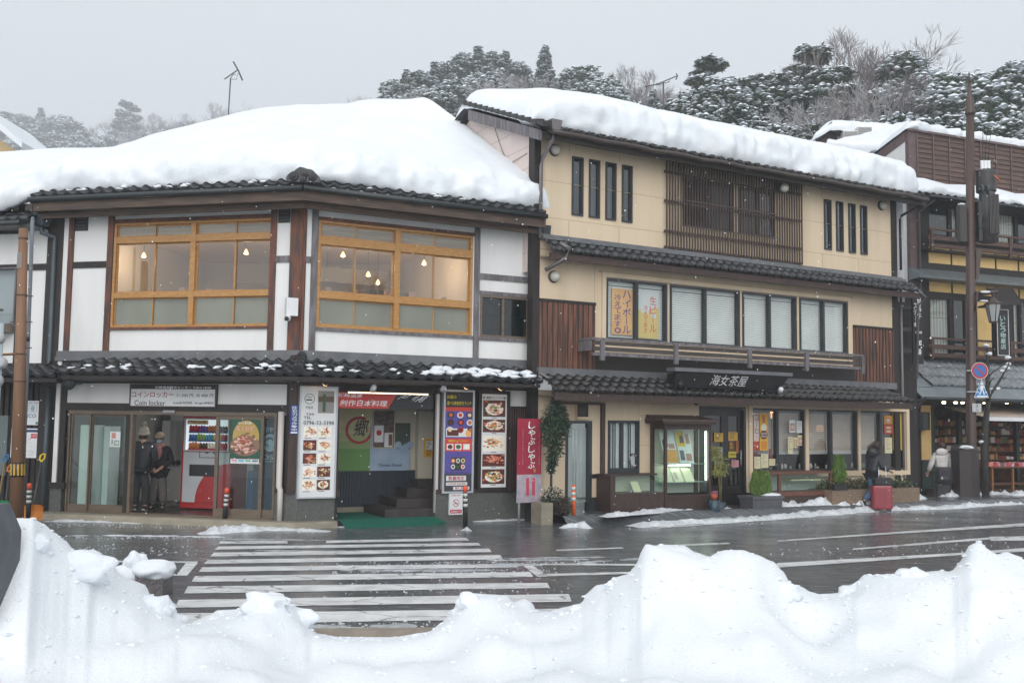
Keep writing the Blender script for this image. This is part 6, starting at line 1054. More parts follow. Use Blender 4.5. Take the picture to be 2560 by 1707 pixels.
t=thing('vertical_sign','dark vertical sign with pale characters and a thin white border on the souvenir shop','sign',D3.P(3,4,.9));fT=Fac(ond(zB(1340,900),29.0),82);fT.o.z=0;r=fT.R(zB(1265,662),zB(1415,1178));m=MB();m.fb(fT,r,-.25,0,0);w,h=r[1]-r[0],r[3]-r[2];m.ring(fT,(r[0]+.01,r[1]-.01,r[2]+.01,r[3]-.01),.02,0,.005,1);m.text(fT,'いとう物産店',(r[0]+w*.28,r[0]+w*.7,r[2]+h*.14,r[3]-h*.14),.004,2,vert=True);m.out('board',[flat((.02,.016,.016)),flat((.6,.62,.62)),flat(hexc('a8c8c8'))],t)
m=MB();a,z=fT.uz(zB(1210,430),-.1);q=[fT.P(a,z-.55,.3),fT.P(a+.75,z-.5,.3),fT.P(a+.95,z+.05,-.5),fT.P(a+.1,z+.05,-.5)];m.hexa([p-Vector((0,0,.04)) for p in q]+q);m.tube([fT.P(a+.72,z-.52,.32),fT.P(a+.97,z+.04,-.5)],.02,6);m.out('sign_roof',WOOD_DARK,t);m=MB();m.fb(fT,(r[0]+.0,r[1],r[3]+.12,r[3]+.18),-.9,-.02);m.out('bracket',BLACK,t)
# house behind the tea house roof
zH=mkz(2352,1600,60,2560);DH=40
hB=thing('gabled_house','small snow covered gabled house peeping over the right end of the tea house roof','building',ond(zH(1200,800),DH)*1.0)
g=lambda X,Y,dd=0:ond(zH(X,Y),DH+dd)
m=MB();m.face([g(1085,725),g(1240,760),g(1285,690),g(1165,650)]);m.face([g(1085,725),g(1085,950),g(1240,950),g(1240,755)]);m.out('gable_wall',mat('brown grey gable',(.17,.13,.1),rough=.8),hB)
m=MB();m.face([g(1165,705,-.05),g(1215,722,-.05),g(1215,742,-.05),g(1150,735,-.05)],1);m.face([g(1160,698,-.03),g(1232,718,-.03),g(1232,750,-.03),g(1130,745,-.03)],0);m.out('gable_window',[WHITE,flat((.1,.07,.06))],hB)
m=MB()
for k in range(4):a,b=g(1085+24*k,715-25*k,-.4),g(1109+24*k,690-25*k,-.4);m.tube([a,b],.14,6)
m.tube([g(1160,630,-.4),g(1260,650,-.5)],.14,8);m.tube([g(1165,655,-.4),g(1235,675,-.5)],.12,8);m.out('ridge',TILE,hB)
m=MB()
for a,b in (((1230,690),(1330,660)),((1316,665),(1400,655))):
 p=g(a[0]+45,a[1],-.6);s_=DH/F*.408;w=44*s_;m.box((p.x-w,p.y-.3,p.z-26*s_),(p.x+w,p.y+.5,p.z+22*s_));
 for k in range(4):m.box((p.x-w*.9,p.y-.34,p.z-22*s_+k*11*s_),(p.x+w*.9,p.y-.3,p.z-17*s_+k*11*s_),1)
m.out('roof_vent',[flat((.6,.6,.58)),flat((.3,.3,.3))],hB)
def sheet_snow(px,th,DD,rows,seed):
 m=MB();n=len(px)
 def f(s,t):
  x=s*(n-1);i=min(int(x),n-2);k=x-i;top=[px[i][0][c]*(1-k)+px[i+1][0][c]*k for c in (0,1)];bot=[px[i][1][c]*(1-k)+px[i+1][1][c]*k for c in (0,1)]
  a=ond(zH(*bot),DD);b=ond(zH(*top),DD+2);b.z-=.0;tt=t;p=a.lerp(b,tt);p.z+=th*(math.sqrt(min(1,t*6))*.5)*(1-.5*(t>.8)*(t-.8)/.2)+.05*noise.noise(Vector((s*9,t*3,seed)));p.y-=.25*math.sqrt(max(0,1-(t*5-1)**2)) if t<.4 else 0
  return p
 m.grid(f,60,16);return m
m=sheet_snow([((1165,610),(1045,725)),((1200,606),(1165,652)),((1350,612),(1260,655)),((1580,628),(1250,770)),((1700,640),(1500,800))],.35,DH-.8,12,3);tag(m.out('roof_snow',SNOW,loc=g(1300,650)),'snow on the small gabled house behind the tea house','snow',kind='stuff')
m=sheet_snow([((1140,735),(1135,742)),((1290,700),(1310,770)),((1400,676),(1420,778)),((1500,640),(1530,752)),((1570,618),(1610,712)),((1640,612),(1655,640))],.25,31,12,8);tag(m.out('roof_snow',SNOW,loc=g(1450,700)),'rounded snow drift on the low roof left of the clapboard parapet','snow',kind='stuff')
# ================================================================ timber house at the far left
b0=thing('timber_house','white plastered timber house with a teal downpipe at the left edge of the street','building',L.P(-7,0,0));u00=-10.5;u01=UL-.35
def c0(X,Y,d=-.06):return L.uz(zC(X,Y),d)
z0b=c0(350,1390)[1];z0t=c0(350,150)[1]+.3
wz0=(c0(0,800)[0]-1.2,c0(140,800)[0],c0(70,1065)[1],c0(70,575)[1])
m=MB();wall(m,L,u00,u01,z0b,z0t,[wz0],-.2,-.06);m.out('wall',PLASTER,b0)
for a,b,z0_,z1_ in ((c0(160,220)[0],c0(205,220)[0],c0(180,270)[1],z0t),(c0(148,800)[0]-.0,c0(165,800)[0],z0b,c0(180,270)[1]),(c0(88,220)[0],c0(103,220)[0],c0(95,275)[1],z0t)):m=MB();m.fb(L,(a,b,z0_,z1_),-.07,-.03);m.out('post',WOOD_DARK,b0)
m=MB();m.fb(L,(u01-.02,UL-.0,0,c0(500,200)[1]+.2),-.12,.02);m.out('post',WOOD_DARK,b0)
for a,b,z0_,z1_ in ((u00,c0(160,280)[0],c0(70,292)[1],c0(70,268)[1]),(c0(235,570)[0],u01,c0(350,598)[1],c0(350,545)[1]),(u00,c0(150,560)[0],c0(70,572)[1],c0(70,552)[1]),(u00,u01,z0b-.08,z0b+.0)):m=MB();m.fb(L,(a,b,z0_,z1_),-.07,-.025);m.out('beam',WOOD_DARK,b0)
m=MB();m.ring(L,wz0,.035,-.16,-.03);um=(wz0[0]+wz0[1])/2;m.fb(L,(um-.02,um+.02,wz0[2]+.035,wz0[3]-.035),-.14,-.05);o=m.out('window',WOOD_GREY,b0);g_=MB();g_.fb(L,(wz0[0]+.03,wz0[1]-.03,wz0[2]+.03,wz0[3]-.03),-.12,-.115);g_.out('pane',GLASS,o);g_=MB();g_.fb(L,(wz0[0],wz0[1],wz0[2],wz0[3]),-.26,-.22);g_.out('paper_screen',mat('blue grey paper',(.5,.52,.57),rough=.8),o)
m=MB();r1_=c0(130,960)[0];m.tube([L.P(u00,c0(60,955)[1],.3),L.P(r1_,c0(60,955)[1],.3)],.03,6);m.fb(L,(u00,r1_,c0(60,1135)[1],c0(60,1070)[1]),-.05,.32,1)
for X in (62,-40):a=c0(X,1000)[0];m.fb(L,(a-.03,a+.03,c0(60,1130)[1],c0(60,960)[1]),.27,.33)
m.out('window_rail',[WOOD_GREY,mat('grey timber shelf',(.2,.16,.12),rough=.8)],b0)
m=MB();a,z=c0(345,170,.3);ub_,zb_=c0(478,320,.02);m.hexa([L.P(a-.1,z-.12,.35),L.P(a+.1,z-.12,.35),L.P(a+.1,z-.12,.15),L.P(a-.1,z-.12,.15),L.P(a-.13,z+.1,.38),L.P(a+.13,z+.1,.38),L.P(a+.13,z+.1,.12),L.P(a-.13,z+.1,.12)]);m.tube([L.P(a,z-.1,.25),L.P(a,z-.25,.25),L.P(ub_,zb_,.05),L.P(ub_,zb_-.15,.04),L.P(ub_,z0b+.05,.04),L.P(ub_+.05,z0b-.05,.1)],.05,10);u2=L.uz(z2(365,800),.1)[0];m.tube([L.P(u2,2.6,.12),L.P(u2,.05,.12)],.045,8);m.out('downpipe',PIPE,b0)
dz0=LZ(.45)-.38
m=MB();tiles(m,L.P(u00,dz0-.2,.62),L.P(ULe-.1,dz0-.2,.62),L.P(u00,dz0+.3,-.4),L.P(ULe-.1,dz0+.3,-.4),3,.27,.04,.04);m.out('roof',TILE,b0);m=MB();gutter(m,L.P(u00,dz0-.27,.66),L.P(ULe-.25,dz0-.27,.66),.055);m.fb(L,(u00,ULe-.1,dz0-.3,dz0-.24),-.1,.56);m.out('gutter',GUTTER,b0)
zt2_=L.uz(z2(200,240),.75)[1];m=MB();tiles(m,L.P(u00,zt2_,.75),L.P(ul2-.05,zt2_,.75),L.P(u00,z0b-.05,.0),L.P(ul2-.05,z0b-.05,0),3,.285,.05,.045);m.out('lower_roof',TILE,b0);m=MB();m.fb(L,(u00,ul2-.05,zt2_-.14,zt2_-.06),-.1,.7);m.out('soffit',WOOD_DARK,b0)
m=MB();m.fb(L,(u00,u01,-.05,z0b-.1),-.16,-.08,0);u=c0(75,900)[0]-.9
while u<u01-.05:m.fb(L,(u,u+.07,.1,z0b-.4),-.08,-.03,1);u+=.14
m.out('slat_wall',[flat((.012,.011,.012)),WOOD_DARK],b0)
wq=(u00,L.uz(z2(68,700),-.06)[0],.8,L.uz(z2(40,560),-.06)[1]);m=MB();m.fb(L,wq,-.075,-.02);m.out('dark_window',mat('grey green window',(.12,.15,.15),rough=.08),b0)
t=thing('notice_board','white bank notice plate with blue letters on the dark slatted wall behind the brown pole','sign',L.P(-6.2,1.8,0));r=L.R(z2(170,443),z2(306,635),-.0);m=MB();m.fb(L,r,-.03,0,0);w,h=r[1]-r[0],r[3]-r[2];m.text(L,'SESCO',(r[0]-w*.0+w*.02,r[0]+w*.82,r[2]+h*.3,r[2]+h*.45),.003,1);m.ring(L,(r[0]+w*.4,r[0]+w*.85,r[2]+h*.52,r[2]+h*.85),.008,.001,.004,2);m.disc(L,r[0]+w*.62,r[2]+h*.68,.05,.06,.003,2);m.disc(L,r[0]+w*.87,r[2]+h*.08,.03,.03,.003,3);m.text(L,'Kinosaki Onsen',(r[0]+w*.2,r[0]+w*.95,r[2]+h*.9,r[2]+h*.95),.003,4);m.out('plate',[WHITE,flat(hexc('2a6a98')),flat(hexc('9ab0b8')),flat(hexc('3a8a8a')),BLACK_TXT],t)
t=thing('map_board','white map notice with a red speech bubble below the bank plate','sign',L.P(-6.3,1.3,0));r=L.R(z2(92,658),z2(294,893),.0);m=MB();m.fb(L,r,-.03,0,0);w,h=r[1]-r[0],r[3]-r[2];m.fq(L,(r[0]+w*.5,r[1]-w*.04,r[3]-h*.13,r[3]-h*.04),.003,1);m.fq(L,(r[0]+w*.72,r[1]-w*.06,r[3]-h*.33,r[3]-h*.18),.003,2);m.poly(L,[(r[0]+w*.6,r[3]-h*.45),(r[0]+w*.74,r[3]-h*.3),(r[0]+w*.78,r[3]-h*.3)],.0032,2)
for i in range(9):a=r[0]+w*random.uniform(.45,.8);b=r[2]+h*random.uniform(.08,.5);m.fq(L,(a,a+w*.15,b,b+.006),.003,3)
m.text(L,'バス乗り場',(r[0]+w*.74,r[1]-w*.08,r[3]-h*.29,r[3]-h*.22),.005,0);m.out('plate',[WHITE,flat(hexc('34406a')),flat(hexc('c03a44')),flat(hexc('a8b0a0'))],t)
# yellowish gable at the far left edge
gB=thing('distant_house','yellowish gable with a snowy roof edge at the far left behind the corner restaurant','building',ond(pp(-20,340),34));m=MB();m.face([ond(pp(-120,300),34.3),ond(pp(-5,318),34.3),ond(pp(35,345),34.3),ond(pp(35,420),34.3),ond(pp(-120,420),34.3)]);m.out('gable_wall',mat('cream yellow wall',(.5,.38,.2),rough=.8),gB);m=MB();a,b=ond(pp(-60,250),33.8),ond(pp(50,340),33.8);o=Vector((0,4,0));up_=Vector((0,0,.3));m.hexa([a,b,b+o,a+o,a+up_,b+up_*.7,b+o+up_*.7,a+o+up_]);m.out('roof',SNOW,gB)
# ================================================================ ground, wet street, markings, slush
SNOWG=mat('snowy ground',(.75,.78,.8),(.55,.57,.58),.8,(.3,.3,.3),.3,.7)
m=MB();m.face([(-415,-35,-.05),(415,-35,-.05),(415,575,-.05),(-415,575,-.05)]);m.out('ground',SNOWG,kind='structure')
# wet asphalt: dark, glossy film, slush veil and tyre streaks that run along the street
ra=bpy.data.materials.new('wet asphalt');ra.use_nodes=True;n_=ra.node_tree.nodes;k_=ra.node_tree.links;b_=n_["Principled BSDF"]
def nz(sc,det=4,rot=0):
 t=n_.new("ShaderNodeTexCoord");mp=n_.new("ShaderNodeMapping");mp.inputs["Scale"].default_value=sc;mp.inputs["Rotation"].default_value=(0,0,rot);z=n_.new("ShaderNodeTexNoise");z.inputs["Scale"].default_value=1;z.inputs["Detail"].default_value=det
 k_.new(t.outputs["Object"],mp.inputs[0]);k_.new(mp.outputs[0],z.inputs[0]);return z.outputs[0]
def rmp(o,a,b,c,d):
 r=n_.new("ShaderNodeMapRange");r.inputs[1].default_value=a;r.inputs[2].default_value=b;r.inputs[3].default_value=c;r.inputs[4].default_value=d;k_.new(o,r.inputs[0]);return r.outputs[0]
def mixc(f,a,b):
 x=n_.new("ShaderNodeMix");x.data_type='RGBA'
 for i,c in ((6,a),(7,b)):
  if isinstance(c,tuple):x.inputs[i].default_value=(*c,1)
  else:k_.new(c,x.inputs[i])
 k_.new(f,x.inputs[0]);return x.outputs[2]
gr=nz((90,90,90),3);st_=nz((.5,9,1),5,-.06);fine=nz((1.6,34,1),4,-.06);pat=nz((.35,.9,1),4)
c_a=mixc(rmp(gr,.35,.65,0,1),(.062,.067,.073),(.108,.115,.123));c_b=mixc(rmp(st_,.45,.7,0,.6),c_a,(.17,.18,.19));c_c=mixc(rmp(fine,.58,.74,0,.6),c_b,(.4,.42,.44));k_.new(c_c,b_.inputs["Base Color"])
mm=n_.new("ShaderNodeMath");mm.operation='ADD';k_.new(rmp(pat,.35,.65,.03,.2),mm.inputs[0]);k_.new(rmp(fine,.5,.75,0,.3),mm.inputs[1]);k_.new(mm.outputs[0],b_.inputs["Roughness"]);b_.inputs["Specular IOR Level"].default_value=.5
bp=n_.new("ShaderNodeBump");bp.inputs["Strength"].default_value=.35;bp.inputs["Distance"].default_value=.006;ad=n_.new("ShaderNodeMath");ad.operation='ADD';k_.new(gr,ad.inputs[0]);k_.new(fine,ad.inputs[1]);k_.new(ad.outputs[0],bp.inputs["Height"]);k_.new(bp.outputs[0],b_.inputs["Normal"])
m=MB();m.face([(-60,7.5,0),(90,7.5,0),(90,55,0),(-60,55,0)]);m.out('road',ra,kind='structure')
m=MB();m.grid(lambda s,t:B.P(-1.25+15.5*s,.165*(1-smooth(.8,1,t))+.002-.012*(t>.99),-.1+1.12*t),40,16);m.out('pavement',ra,kind='structure')
# worn paint
pm_=mat('worn road paint',(.72,.73,.73),(.5,.51,.52),.45,(3,3,3),.4,.7,bump=.05,bsc=(80,80,80));n_=pm_.node_tree.nodes;k_=pm_.node_tree.links;b_=n_["Principled BSDF"];old=b_.inputs["Base Color"].links[0].from_socket
t_=n_.new("ShaderNodeTexCoord");vo=n_.new("ShaderNodeTexVoronoi");vo.feature='DISTANCE_TO_EDGE';mp_=n_.new("ShaderNodeMapping");mp_.inputs["Scale"].default_value=(.8,2.2,1);nn=n_.new("ShaderNodeTexNoise");nn.inputs["Scale"].default_value=2.2;nn.inputs["Detail"].default_value=5;vm=n_.new("ShaderNodeMix");vm.data_type='RGBA';vm.inputs[0].default_value=.3
k_.new(t_.outputs["Object"],mp_.inputs[0]);k_.new(t_.outputs["Object"],nn.inputs[0]);k_.new(mp_.outputs[0],vm.inputs[6]);k_.new(nn.outputs[1],vm.inputs[7]);k_.new(vm.outputs[2],vo.inputs[0]);vo.inputs["Scale"].default_value=1.6
k_.new(mixc(rmp(vo.outputs[0],.0,.022,1,0),old,(.09,.095,.1)),b_.inputs["Base Color"])
z4s=mkz(2352,0,1200,900);z5s=mkz(2352,800,1200,1700);z6s=mkz(2352,1560,1180,2560)
LE=[(1415,432,452),(1385,472,497),(1345,520,545),(1310,566,597),(1262,625,663),(1215,692,738),(1155,780,831),(1090,868,940)]
RE=[(1040,408,425),(1110,445,468),(1185,487,515),(1280,545,568),(1380,598,630),(1490,668,702),(1632,742,791),(1760,835,900)]
cw_=MB()
def strip(mb,a,b,c,d,z=.004,nseg=40):
 a,b,c,d=[onz(q,z) for q in (a,b,c,d)]
 nseg=max(2,int((b-a).length/.12))
 def f(s,t):
  p=a.lerp(b,s).lerp(d.lerp(c,s),t);e=.012*noise.noise(Vector((p.x*5,p.y*5,3)))+.006*noise.noise(Vector((p.x*17,p.y*17,5)));return p+Vector((0,e*(1 if t>.5 else-1),0))
 mb.grid(f,nseg,1,0,False)
for (x0,t0,b0_),(x1,t1,b1_) in zip(LE,RE):
 s0=.5*(x0*0);strip(cw_,z4s(x0-12,b0_),z5s(x1+12,b1_),z5s(x1-6,t1),z4s(x0+12,t0))
strip(cw_,z4s(1428,415),z4s(1880,411),z4s(1878,395),z4s(1440,396));strip(cw_,z5s(38,409),z5s(975,392),z5s(955,375),z5s(42,393))
cw_.out('crosswalk',pm_,kind='structure')
ln=MB()
strip(ln,z4s(560,531),z4s(1290,540),z4s(1292,529),z4s(560,522));strip(ln,z4s(1150,622),z4s(1222,622),z4s(1292,541),z4s(1212,541));strip(ln,z4s(1060,622),z4s(1150,622),z4s(1150,612),z4s(1060,610))
strip(ln,z5s(1320,552),z5s(2200,557),z5s(2200,545),z5s(1308,544));strip(ln,z5s(1420,628),z5s(1492,626),z5s(1385,553),z5s(1320,553));strip(ln,z5s(1492,625),z5s(2200,606),z5s(2200,593),z5s(1475,610));strip(ln,z5s(1545,461),z5s(1985,444),z5s(1975,437),z5s(1545,453))
strip(ln,z6s(330,432),z6s(628,420),z6s(612,413),z6s(330,424));strip(ln,z6s(200,329),z6s(1010,272),z6s(1000,266),z6s(200,323));strip(ln,z6s(900,407),z6s(1650,357),z6s(1650,347),z6s(910,400));strip(ln,z6s(1650,357),z6s(2500,308),z6s(2500,288),z6s(1650,347));strip(ln,z6s(1340,456),z6s(2155,394),z6s(2150,382),z6s(1350,447));strip(ln,z6s(2155,402),z6s(2500,400),z6s(2500,372),z6s(2150,378))
strip(ln,z6s(300,560),z6s(890,545),z6s(890,532),z6s(300,545));strip(ln,z6s(890,560),z6s(2030,482),z6s(2020,470),z6s(900,533));strip(ln,z6s(2030,482),z6s(2500,458),z6s(2500,434),z6s(2020,470))
ln.out('road_line',pm_,kind='structure')
# slush: ragged low ridges of wet snow
SLUSH=mat('wet slush',(.72,.75,.78),(.52,.55,.58),.55,(9,9,9),.35,.65,bump=.5,bsc=(30,30,30));SLUSH_G=mat('grey slush',(.45,.48,.5),(.28,.3,.32),.4,(10,10,10),bump=.4,bsc=(30,30,30))
def slush(label,px,w,h,seed,mt=None,thr=0.0,sc=1.0,z0=0.0):
 pts=[onz(q,z0) for q in px];cum=[0]
 for a,b in zip(pts,pts[1:]):cum.append(cum[-1]+(b-a).length)
 tot=cum[-1];ns=int(tot/.07);nw=max(8,int(w/.035));m=MB()
 def at(s):
  s*=tot;i=max(j for j in range(len(cum)-1) if cum[j]<=s+1e-9);t=(s-cum[i])/max(1e-6,cum[i+1]-cum[i]);return pts[i].lerp(pts[i+1],t),(pts[i+1]-pts[i]).normalized()
 def f(s,t):
  p,d=at(min(s,.9999));sd=Vector((-d.y,d.x,0));ss=s*tot;c=.2*noise.noise(Vector((ss*.7,seed,0)))
  ww=w*(.62+.55*noise.noise(Vector((ss*.9,seed,7)))+.3*noise.noise(Vector((ss*3.2,seed,8))));x=(t-.5)*2
  p=p+sd*(x*max(ww,.03)+c*w)
  en=min(1,s*tot/.3,(1-s)*tot/.3)
  z=h*(1-x*x)*en*(.55+.6*noise.noise(Vector((p.x*1.7*sc,p.y*2.5*sc,seed)))+.45*noise.noise(Vector((p.x*7,p.y*7,seed)))+.3*noise.noise(Vector((p.x*17,p.y*17,seed))))-thr*h-.008*(x*x)
  return Vector((p.x,p.y,z0+max(z,-.012)))
 m.grid(f,ns,nw,0,True,lambda q,v:max(v[i].z for i in q)>z0-.006)
 if m.f:tag(m.out('slush',mt or SLUSH,loc=pts[0]),label,'slush',kind='stuff')
slush('ridge of slush along the concrete step of the corner restaurant',[z4s(290,268),z4s(800,272),z4s(1300,290),z4s(1700,318),z4s(2160,335)],.3,.055,1)
slush('thin broken slush line in front of the concrete step',[z4s(390,362),z4s(900,362),z4s(1500,372)],.22,.03,2,SLUSH,.22)
slush('mound of snow at the foot of the black bollard',[z4s(1290,350),z4s(1430,345),z4s(1560,335),z4s(1720,325)],.34,.2,3)
slush('snow edge in front of the green entrance carpet',[z5s(80,305),z5s(350,300),z5s(620,282),z5s(840,258)],.2,.07,4);slush('small heap of snow by the stone plinth',[z5s(85,290),z5s(150,286),z5s(215,296)],.15,.16,5)
slush('snow line along the right plinth of the restaurant',[z5s(840,262),z5s(1050,268),z5s(1300,258),z5s(1560,246)],.22,.04,6,None,.12)
slush('snow along the foot of the tea house showcases',[z6s(-130,262),z6s(150,236),z6s(450,214),z6s(640,212)],.24,.1,7,z0=.16);slush('snow along the foot of the tea house planter',[z6s(830,205),z6s(1100,196),z6s(1400,188),z6s(1600,168),z6s(1780,158)],.3,.22,8,z0=.15);slush('snow round the foot of the utility pole box',[z6s(1850,166),z6s(2000,160),z6s(2150,150),z6s(2300,160),z6s(2480,152)],.55,.26,9,z0=.05)
slush('long ridge of slush along the road edge line',[z6s(40,318),z6s(330,300),z6s(700,282),z6s(1100,250),z6s(1500,222),z6s(1900,210),z6s(2150,190),z6s(2500,175)],.36,.11,10,z0=.01)
slush('second slush ridge behind the road edge line',[z6s(300,300),z6s(700,262),z6s(1200,232),z6s(1600,205),z6s(2100,190)],.34,.06,11,SLUSH_G,.1)
slush('little mound of snow at the foot of the orange bollard',[z5s(1570,312),z5s(1640,305),z5s(1700,305),z5s(1750,316)],.2,.17,12);slush('pinch of snow at the foot of the middle black bollard',[z5s(920,328),z5s(950,322),z5s(985,332)],.09,.1,13)
for i,(a,b,c) in enumerate(((555,540,1880),(523,515,1850),(590,585,1250),(512,500,1900))):slush('faint grey slush streak across the crossing lane',[z5s(1000 if i !=2 else 60,a),z5s(1400 if i !=2 else 600,(a+b)/2+2),z5s(c,b)],.2,.03,20+i,SLUSH_G,.25)
slush('grey slush streak in the near lane by the kerb',[z5s(-300,945),z5s(100,965),z5s(700,950)],.3,.03,26,SLUSH_G,.2)
for i in range(9):
 y=1300+i*42+random.uniform(-12,12);x=random.uniform(300,700) if i<3 else random.uniform(1300,2300);slush('faint grey slush streak on the wet asphalt',[(x,y if x<900 else y-20),(x+320,y+3 if x<900 else y-38)],.2,.022,30+i,SLUSH_G,.26)
# kerb at the near edge
m=MB();a,b=onz(pp(560,1466)),onz(pp(1200,1460));d=(b-a).normalized();a-=d*6;b+=d*10;s=Vector((0,-.16,0));m.hexa([a+s,b+s,b,a,a+s+Vector((0,0,.1)),b+s+Vector((0,0,.1)),b+Vector((0,0,.09)),a+Vector((0,0,.09))]);m.out('kerb',mat('tan kerb',(.3,.25,.2),(.22,.19,.16),.7,(6,6,6)),kind='structure')
# ---------------------------------------------------------------- foreground snow bank
CR=[(-900,1180,8),(-300,1190,7.6),(-60,1190,7.45),(40,1189,7.4),(75,1190,7.4),(100,1202,7.6),(125,1222,7.7),(150,1240,7.8),(170,1262,7.9),(205,1268,8),(225,1284,8.2),(258,1292,8.3),(275,1318,8.4),(305,1332,8.5),(335,1342,8.6),(345,1366,8.7),(385,1380,8.8),(405,1398,8.9),(414,1425,9.05),(430,1431,9.1),(480,1412,9.0),(500,1400,8.9),(545,1398,8.9),(560,1392,8.8),(580,1396,8.8),(598,1372,8.7),(620,1357,8.7),(648,1361,8.7),(668,1385,8.7),(690,1396,8.8),(704,1428,8.9),(716,1452,9.15),(780,1461,9.2),(900,1462,9.2),(985,1450,9.1),(1015,1428,9),(1040,1400,8.8),(1055,1370,8.7),(1085,1361,8.6),(1130,1364,8.6),(1165,1366,8.7),(1178,1382,8.8),(1205,1374,8.8),(1222,1382,8.8),(1232,1402,8.9),(1268,1404,8.9),(1290,1394,8.8),(1338,1384,8.7),(1346,1362,8.6),(1372,1342,8.5),(1392,1340,8.5),(1408,1326,8.4),(1440,1318,8.3),(1462,1296,8.2),(1474,1262,8.1),(1484,1246,8.1),(1520,1240,8.1),(1570,1242,8.1),(1598,1258,8.1),(1630,1268,8.1),(1668,1262,8.1),(1706,1262,8.1),(1735,1272,8.1),(1775,1288,8.2),(1800,1312,8.3),(1815,1340,8.4),(1840,1346,8.5),(1862,1358,8.6),(1900,1356,8.6),(1950,1352,8.6),(1968,1332,8.5),(1985,1318,8.5),(2060,1308,8.4),(2110,1306,8.4),(2150,1302,8.4),(2185,1312,8.4),(2204,1290,8.3),(2228,1250,8.2),(2250,1243,8.2),(2272,1262,8.2),(2290,1272,8.2),(2310,1266,8.2),(2340,1276,8.2),(2380,1310,8.2),(2500,1290,8.2),(2800,1280,8.2),(3300,1280,8)]
_bl={}
def soft(x,w):
 q=(round(x/8),round(w/20))
 if q not in _bl:xs=[q[0]*8+q[1]*20*k/6 for k in range(-6,7)];ws=[math.exp(-(k/3.4)**2) for k in range(-6,7)];_bl[q]=sum(crest(max(-880,min(3200,a)))[0]*b for a,b in zip(xs,ws))/sum(ws)
 return _bl[q]
def crest(x):
 i=max(j for j in range(len(CR)-1) if CR[j][0]<=x);a,b=CR[i],CR[i+1];t=(x-a[0])/(b[0]-a[0]);t=t*t*(3-2*t)*.6+t*.4
 return a[1]+(b[1]-a[1])*t,a[2]+(b[2]-a[2])*t
m=MB();X0,X1,NX,NY=-900,3290,700,120
PITS=[(z6s(1060,1020),.32,.16),(z6s(340,930),.25,.08),(z6s(1650,880),.28,.12),(z6s(1330,830),.25,.08),(z6s(1900,1030),.2,.08),(z6s(1250,880),.16,.06),(z4s(500,1110),.3,.07),(z4s(60,950),.3,.06),(z4s(430,660),.35,.1),(z6s(230,690),.22,.14),(z6s(1560,700),.3,.1),(z6s(1850,640),.3,.08)]
PITS=[(onz(q,.38),r,h) for q,r,h in PITS]
def bank(s,t):
 x=X0+(X1-X0)*s;y,Dc=crest(x);q=pp(x,y);c=ond(q,Dc);r=ray(q);hd=Vector((r.x,r.y,0)).normalized()
 if t<.86:D=1.6+(Dc-1.6)*(t/.86)**.62
 else:D=Dc+1.0*(t-.86)/.14
 p=Vector((c.x*D/Dc,D,0));N1=noise.noise(p*.55+Vector((9,2,0)));N2=noise.noise(p*1.5+Vector((4,7,0)));N3=noise.noise(p*3.6+Vector((1,5,0)));N4=noise.noise(p*9)
 zb=.34+.12*N1+.09*N2+.035*N3+.008*N4+.06*smooth(300,-300,x)+.05*smooth(1500,2400,x)-.12*smooth(0,1,1-abs(x-830)/330)
 zc=c.z
 if D<=Dc:
  e=Dc-D;ys=soft(x,min(330,30+e*330));zs=ond(pp(x,ys),Dc).z;g_=math.exp(-(e/.2)**2);w=(1.15+.3*N1)*(.5+.5*smooth(60,420,x))
  base=zb+(zs-zb)*math.exp(-(e/w)**2) if zs>zb else min(zb,zs+(zb-zs)*smooth(0,.9,e));z=base+(zc-base)*g_
  z+=(1-math.exp(-(e/.3)**2))*(.035*N3*(.6+zc)+.04*N2+.014*N4+.01*noise.noise(p*19)+.045*abs(noise.noise(p*2.2+Vector((3,1,0)))))
  lim=H-(H-zc)*D/Dc-.03*min(1,e*2);z=min(z,lim)
  if x<110:l2=H-(H-ond(pp(0,1330),6.5).z)*D/6.5;k2=1-smooth(18,47,x);z=z+(min(z,l2)-z)*k2*(1-smooth(6.95,7.25,D))
  for pc,rr,hh in PITS:dd=((p.x-pc.x)**2+(p.y-pc.y)**2)/(rr*rr);z-=hh*math.exp(-dd*dd*1.3) if dd<4 else 0
 else:e=D-Dc;z=zc-(zc+.06)*smooth(0,1,e)**.8-.02
 return Vector((p.x,p.y,z))
m.grid(bank,NX,NY);Zs=[[m.v[i*(NY+1)+j].z for j in range(NY+1)] for i in range(NX+1)]
for it in range(60):
 Z2=[r[:] for r in Zs]
 for i in range(1,NX if it<24 else 200):
  for j in range(1,int(NY*.86)):
   k=.5*min(1,(NY*.855-j)/(NY*.07));Z2[i][j]=Zs[i][j]*(1-k)+k*.25*(Zs[i-1][j]+Zs[i+1][j]+Zs[i][j-1]+Zs[i][j+1])
 Zs=Z2
for i in range(NX+1):
 for j in range(NY+1):v=m.v[i*(NY+1)+j];v.z=Zs[i][j]+.006*noise.noise(Vector((v.x*17,v.y*17,1)))*(j<NY*.84)
def onbank(s,t):return m_bank[round(s*NX)*(NY+1)+round(t*NY)]
m_bank=m.v
bk=m.out('snow_bank',mat('ploughed snow',(.78,.805,.83),(.735,.765,.795),.8,(1.1,1.1,1.1),bump=.4,bsc=(48,48,48),spec=.2),loc=(0,8,0));tag(bk,'heaped ploughed snow bank across the whole foreground','snow',kind='stuff')
rn=random.Random(77)
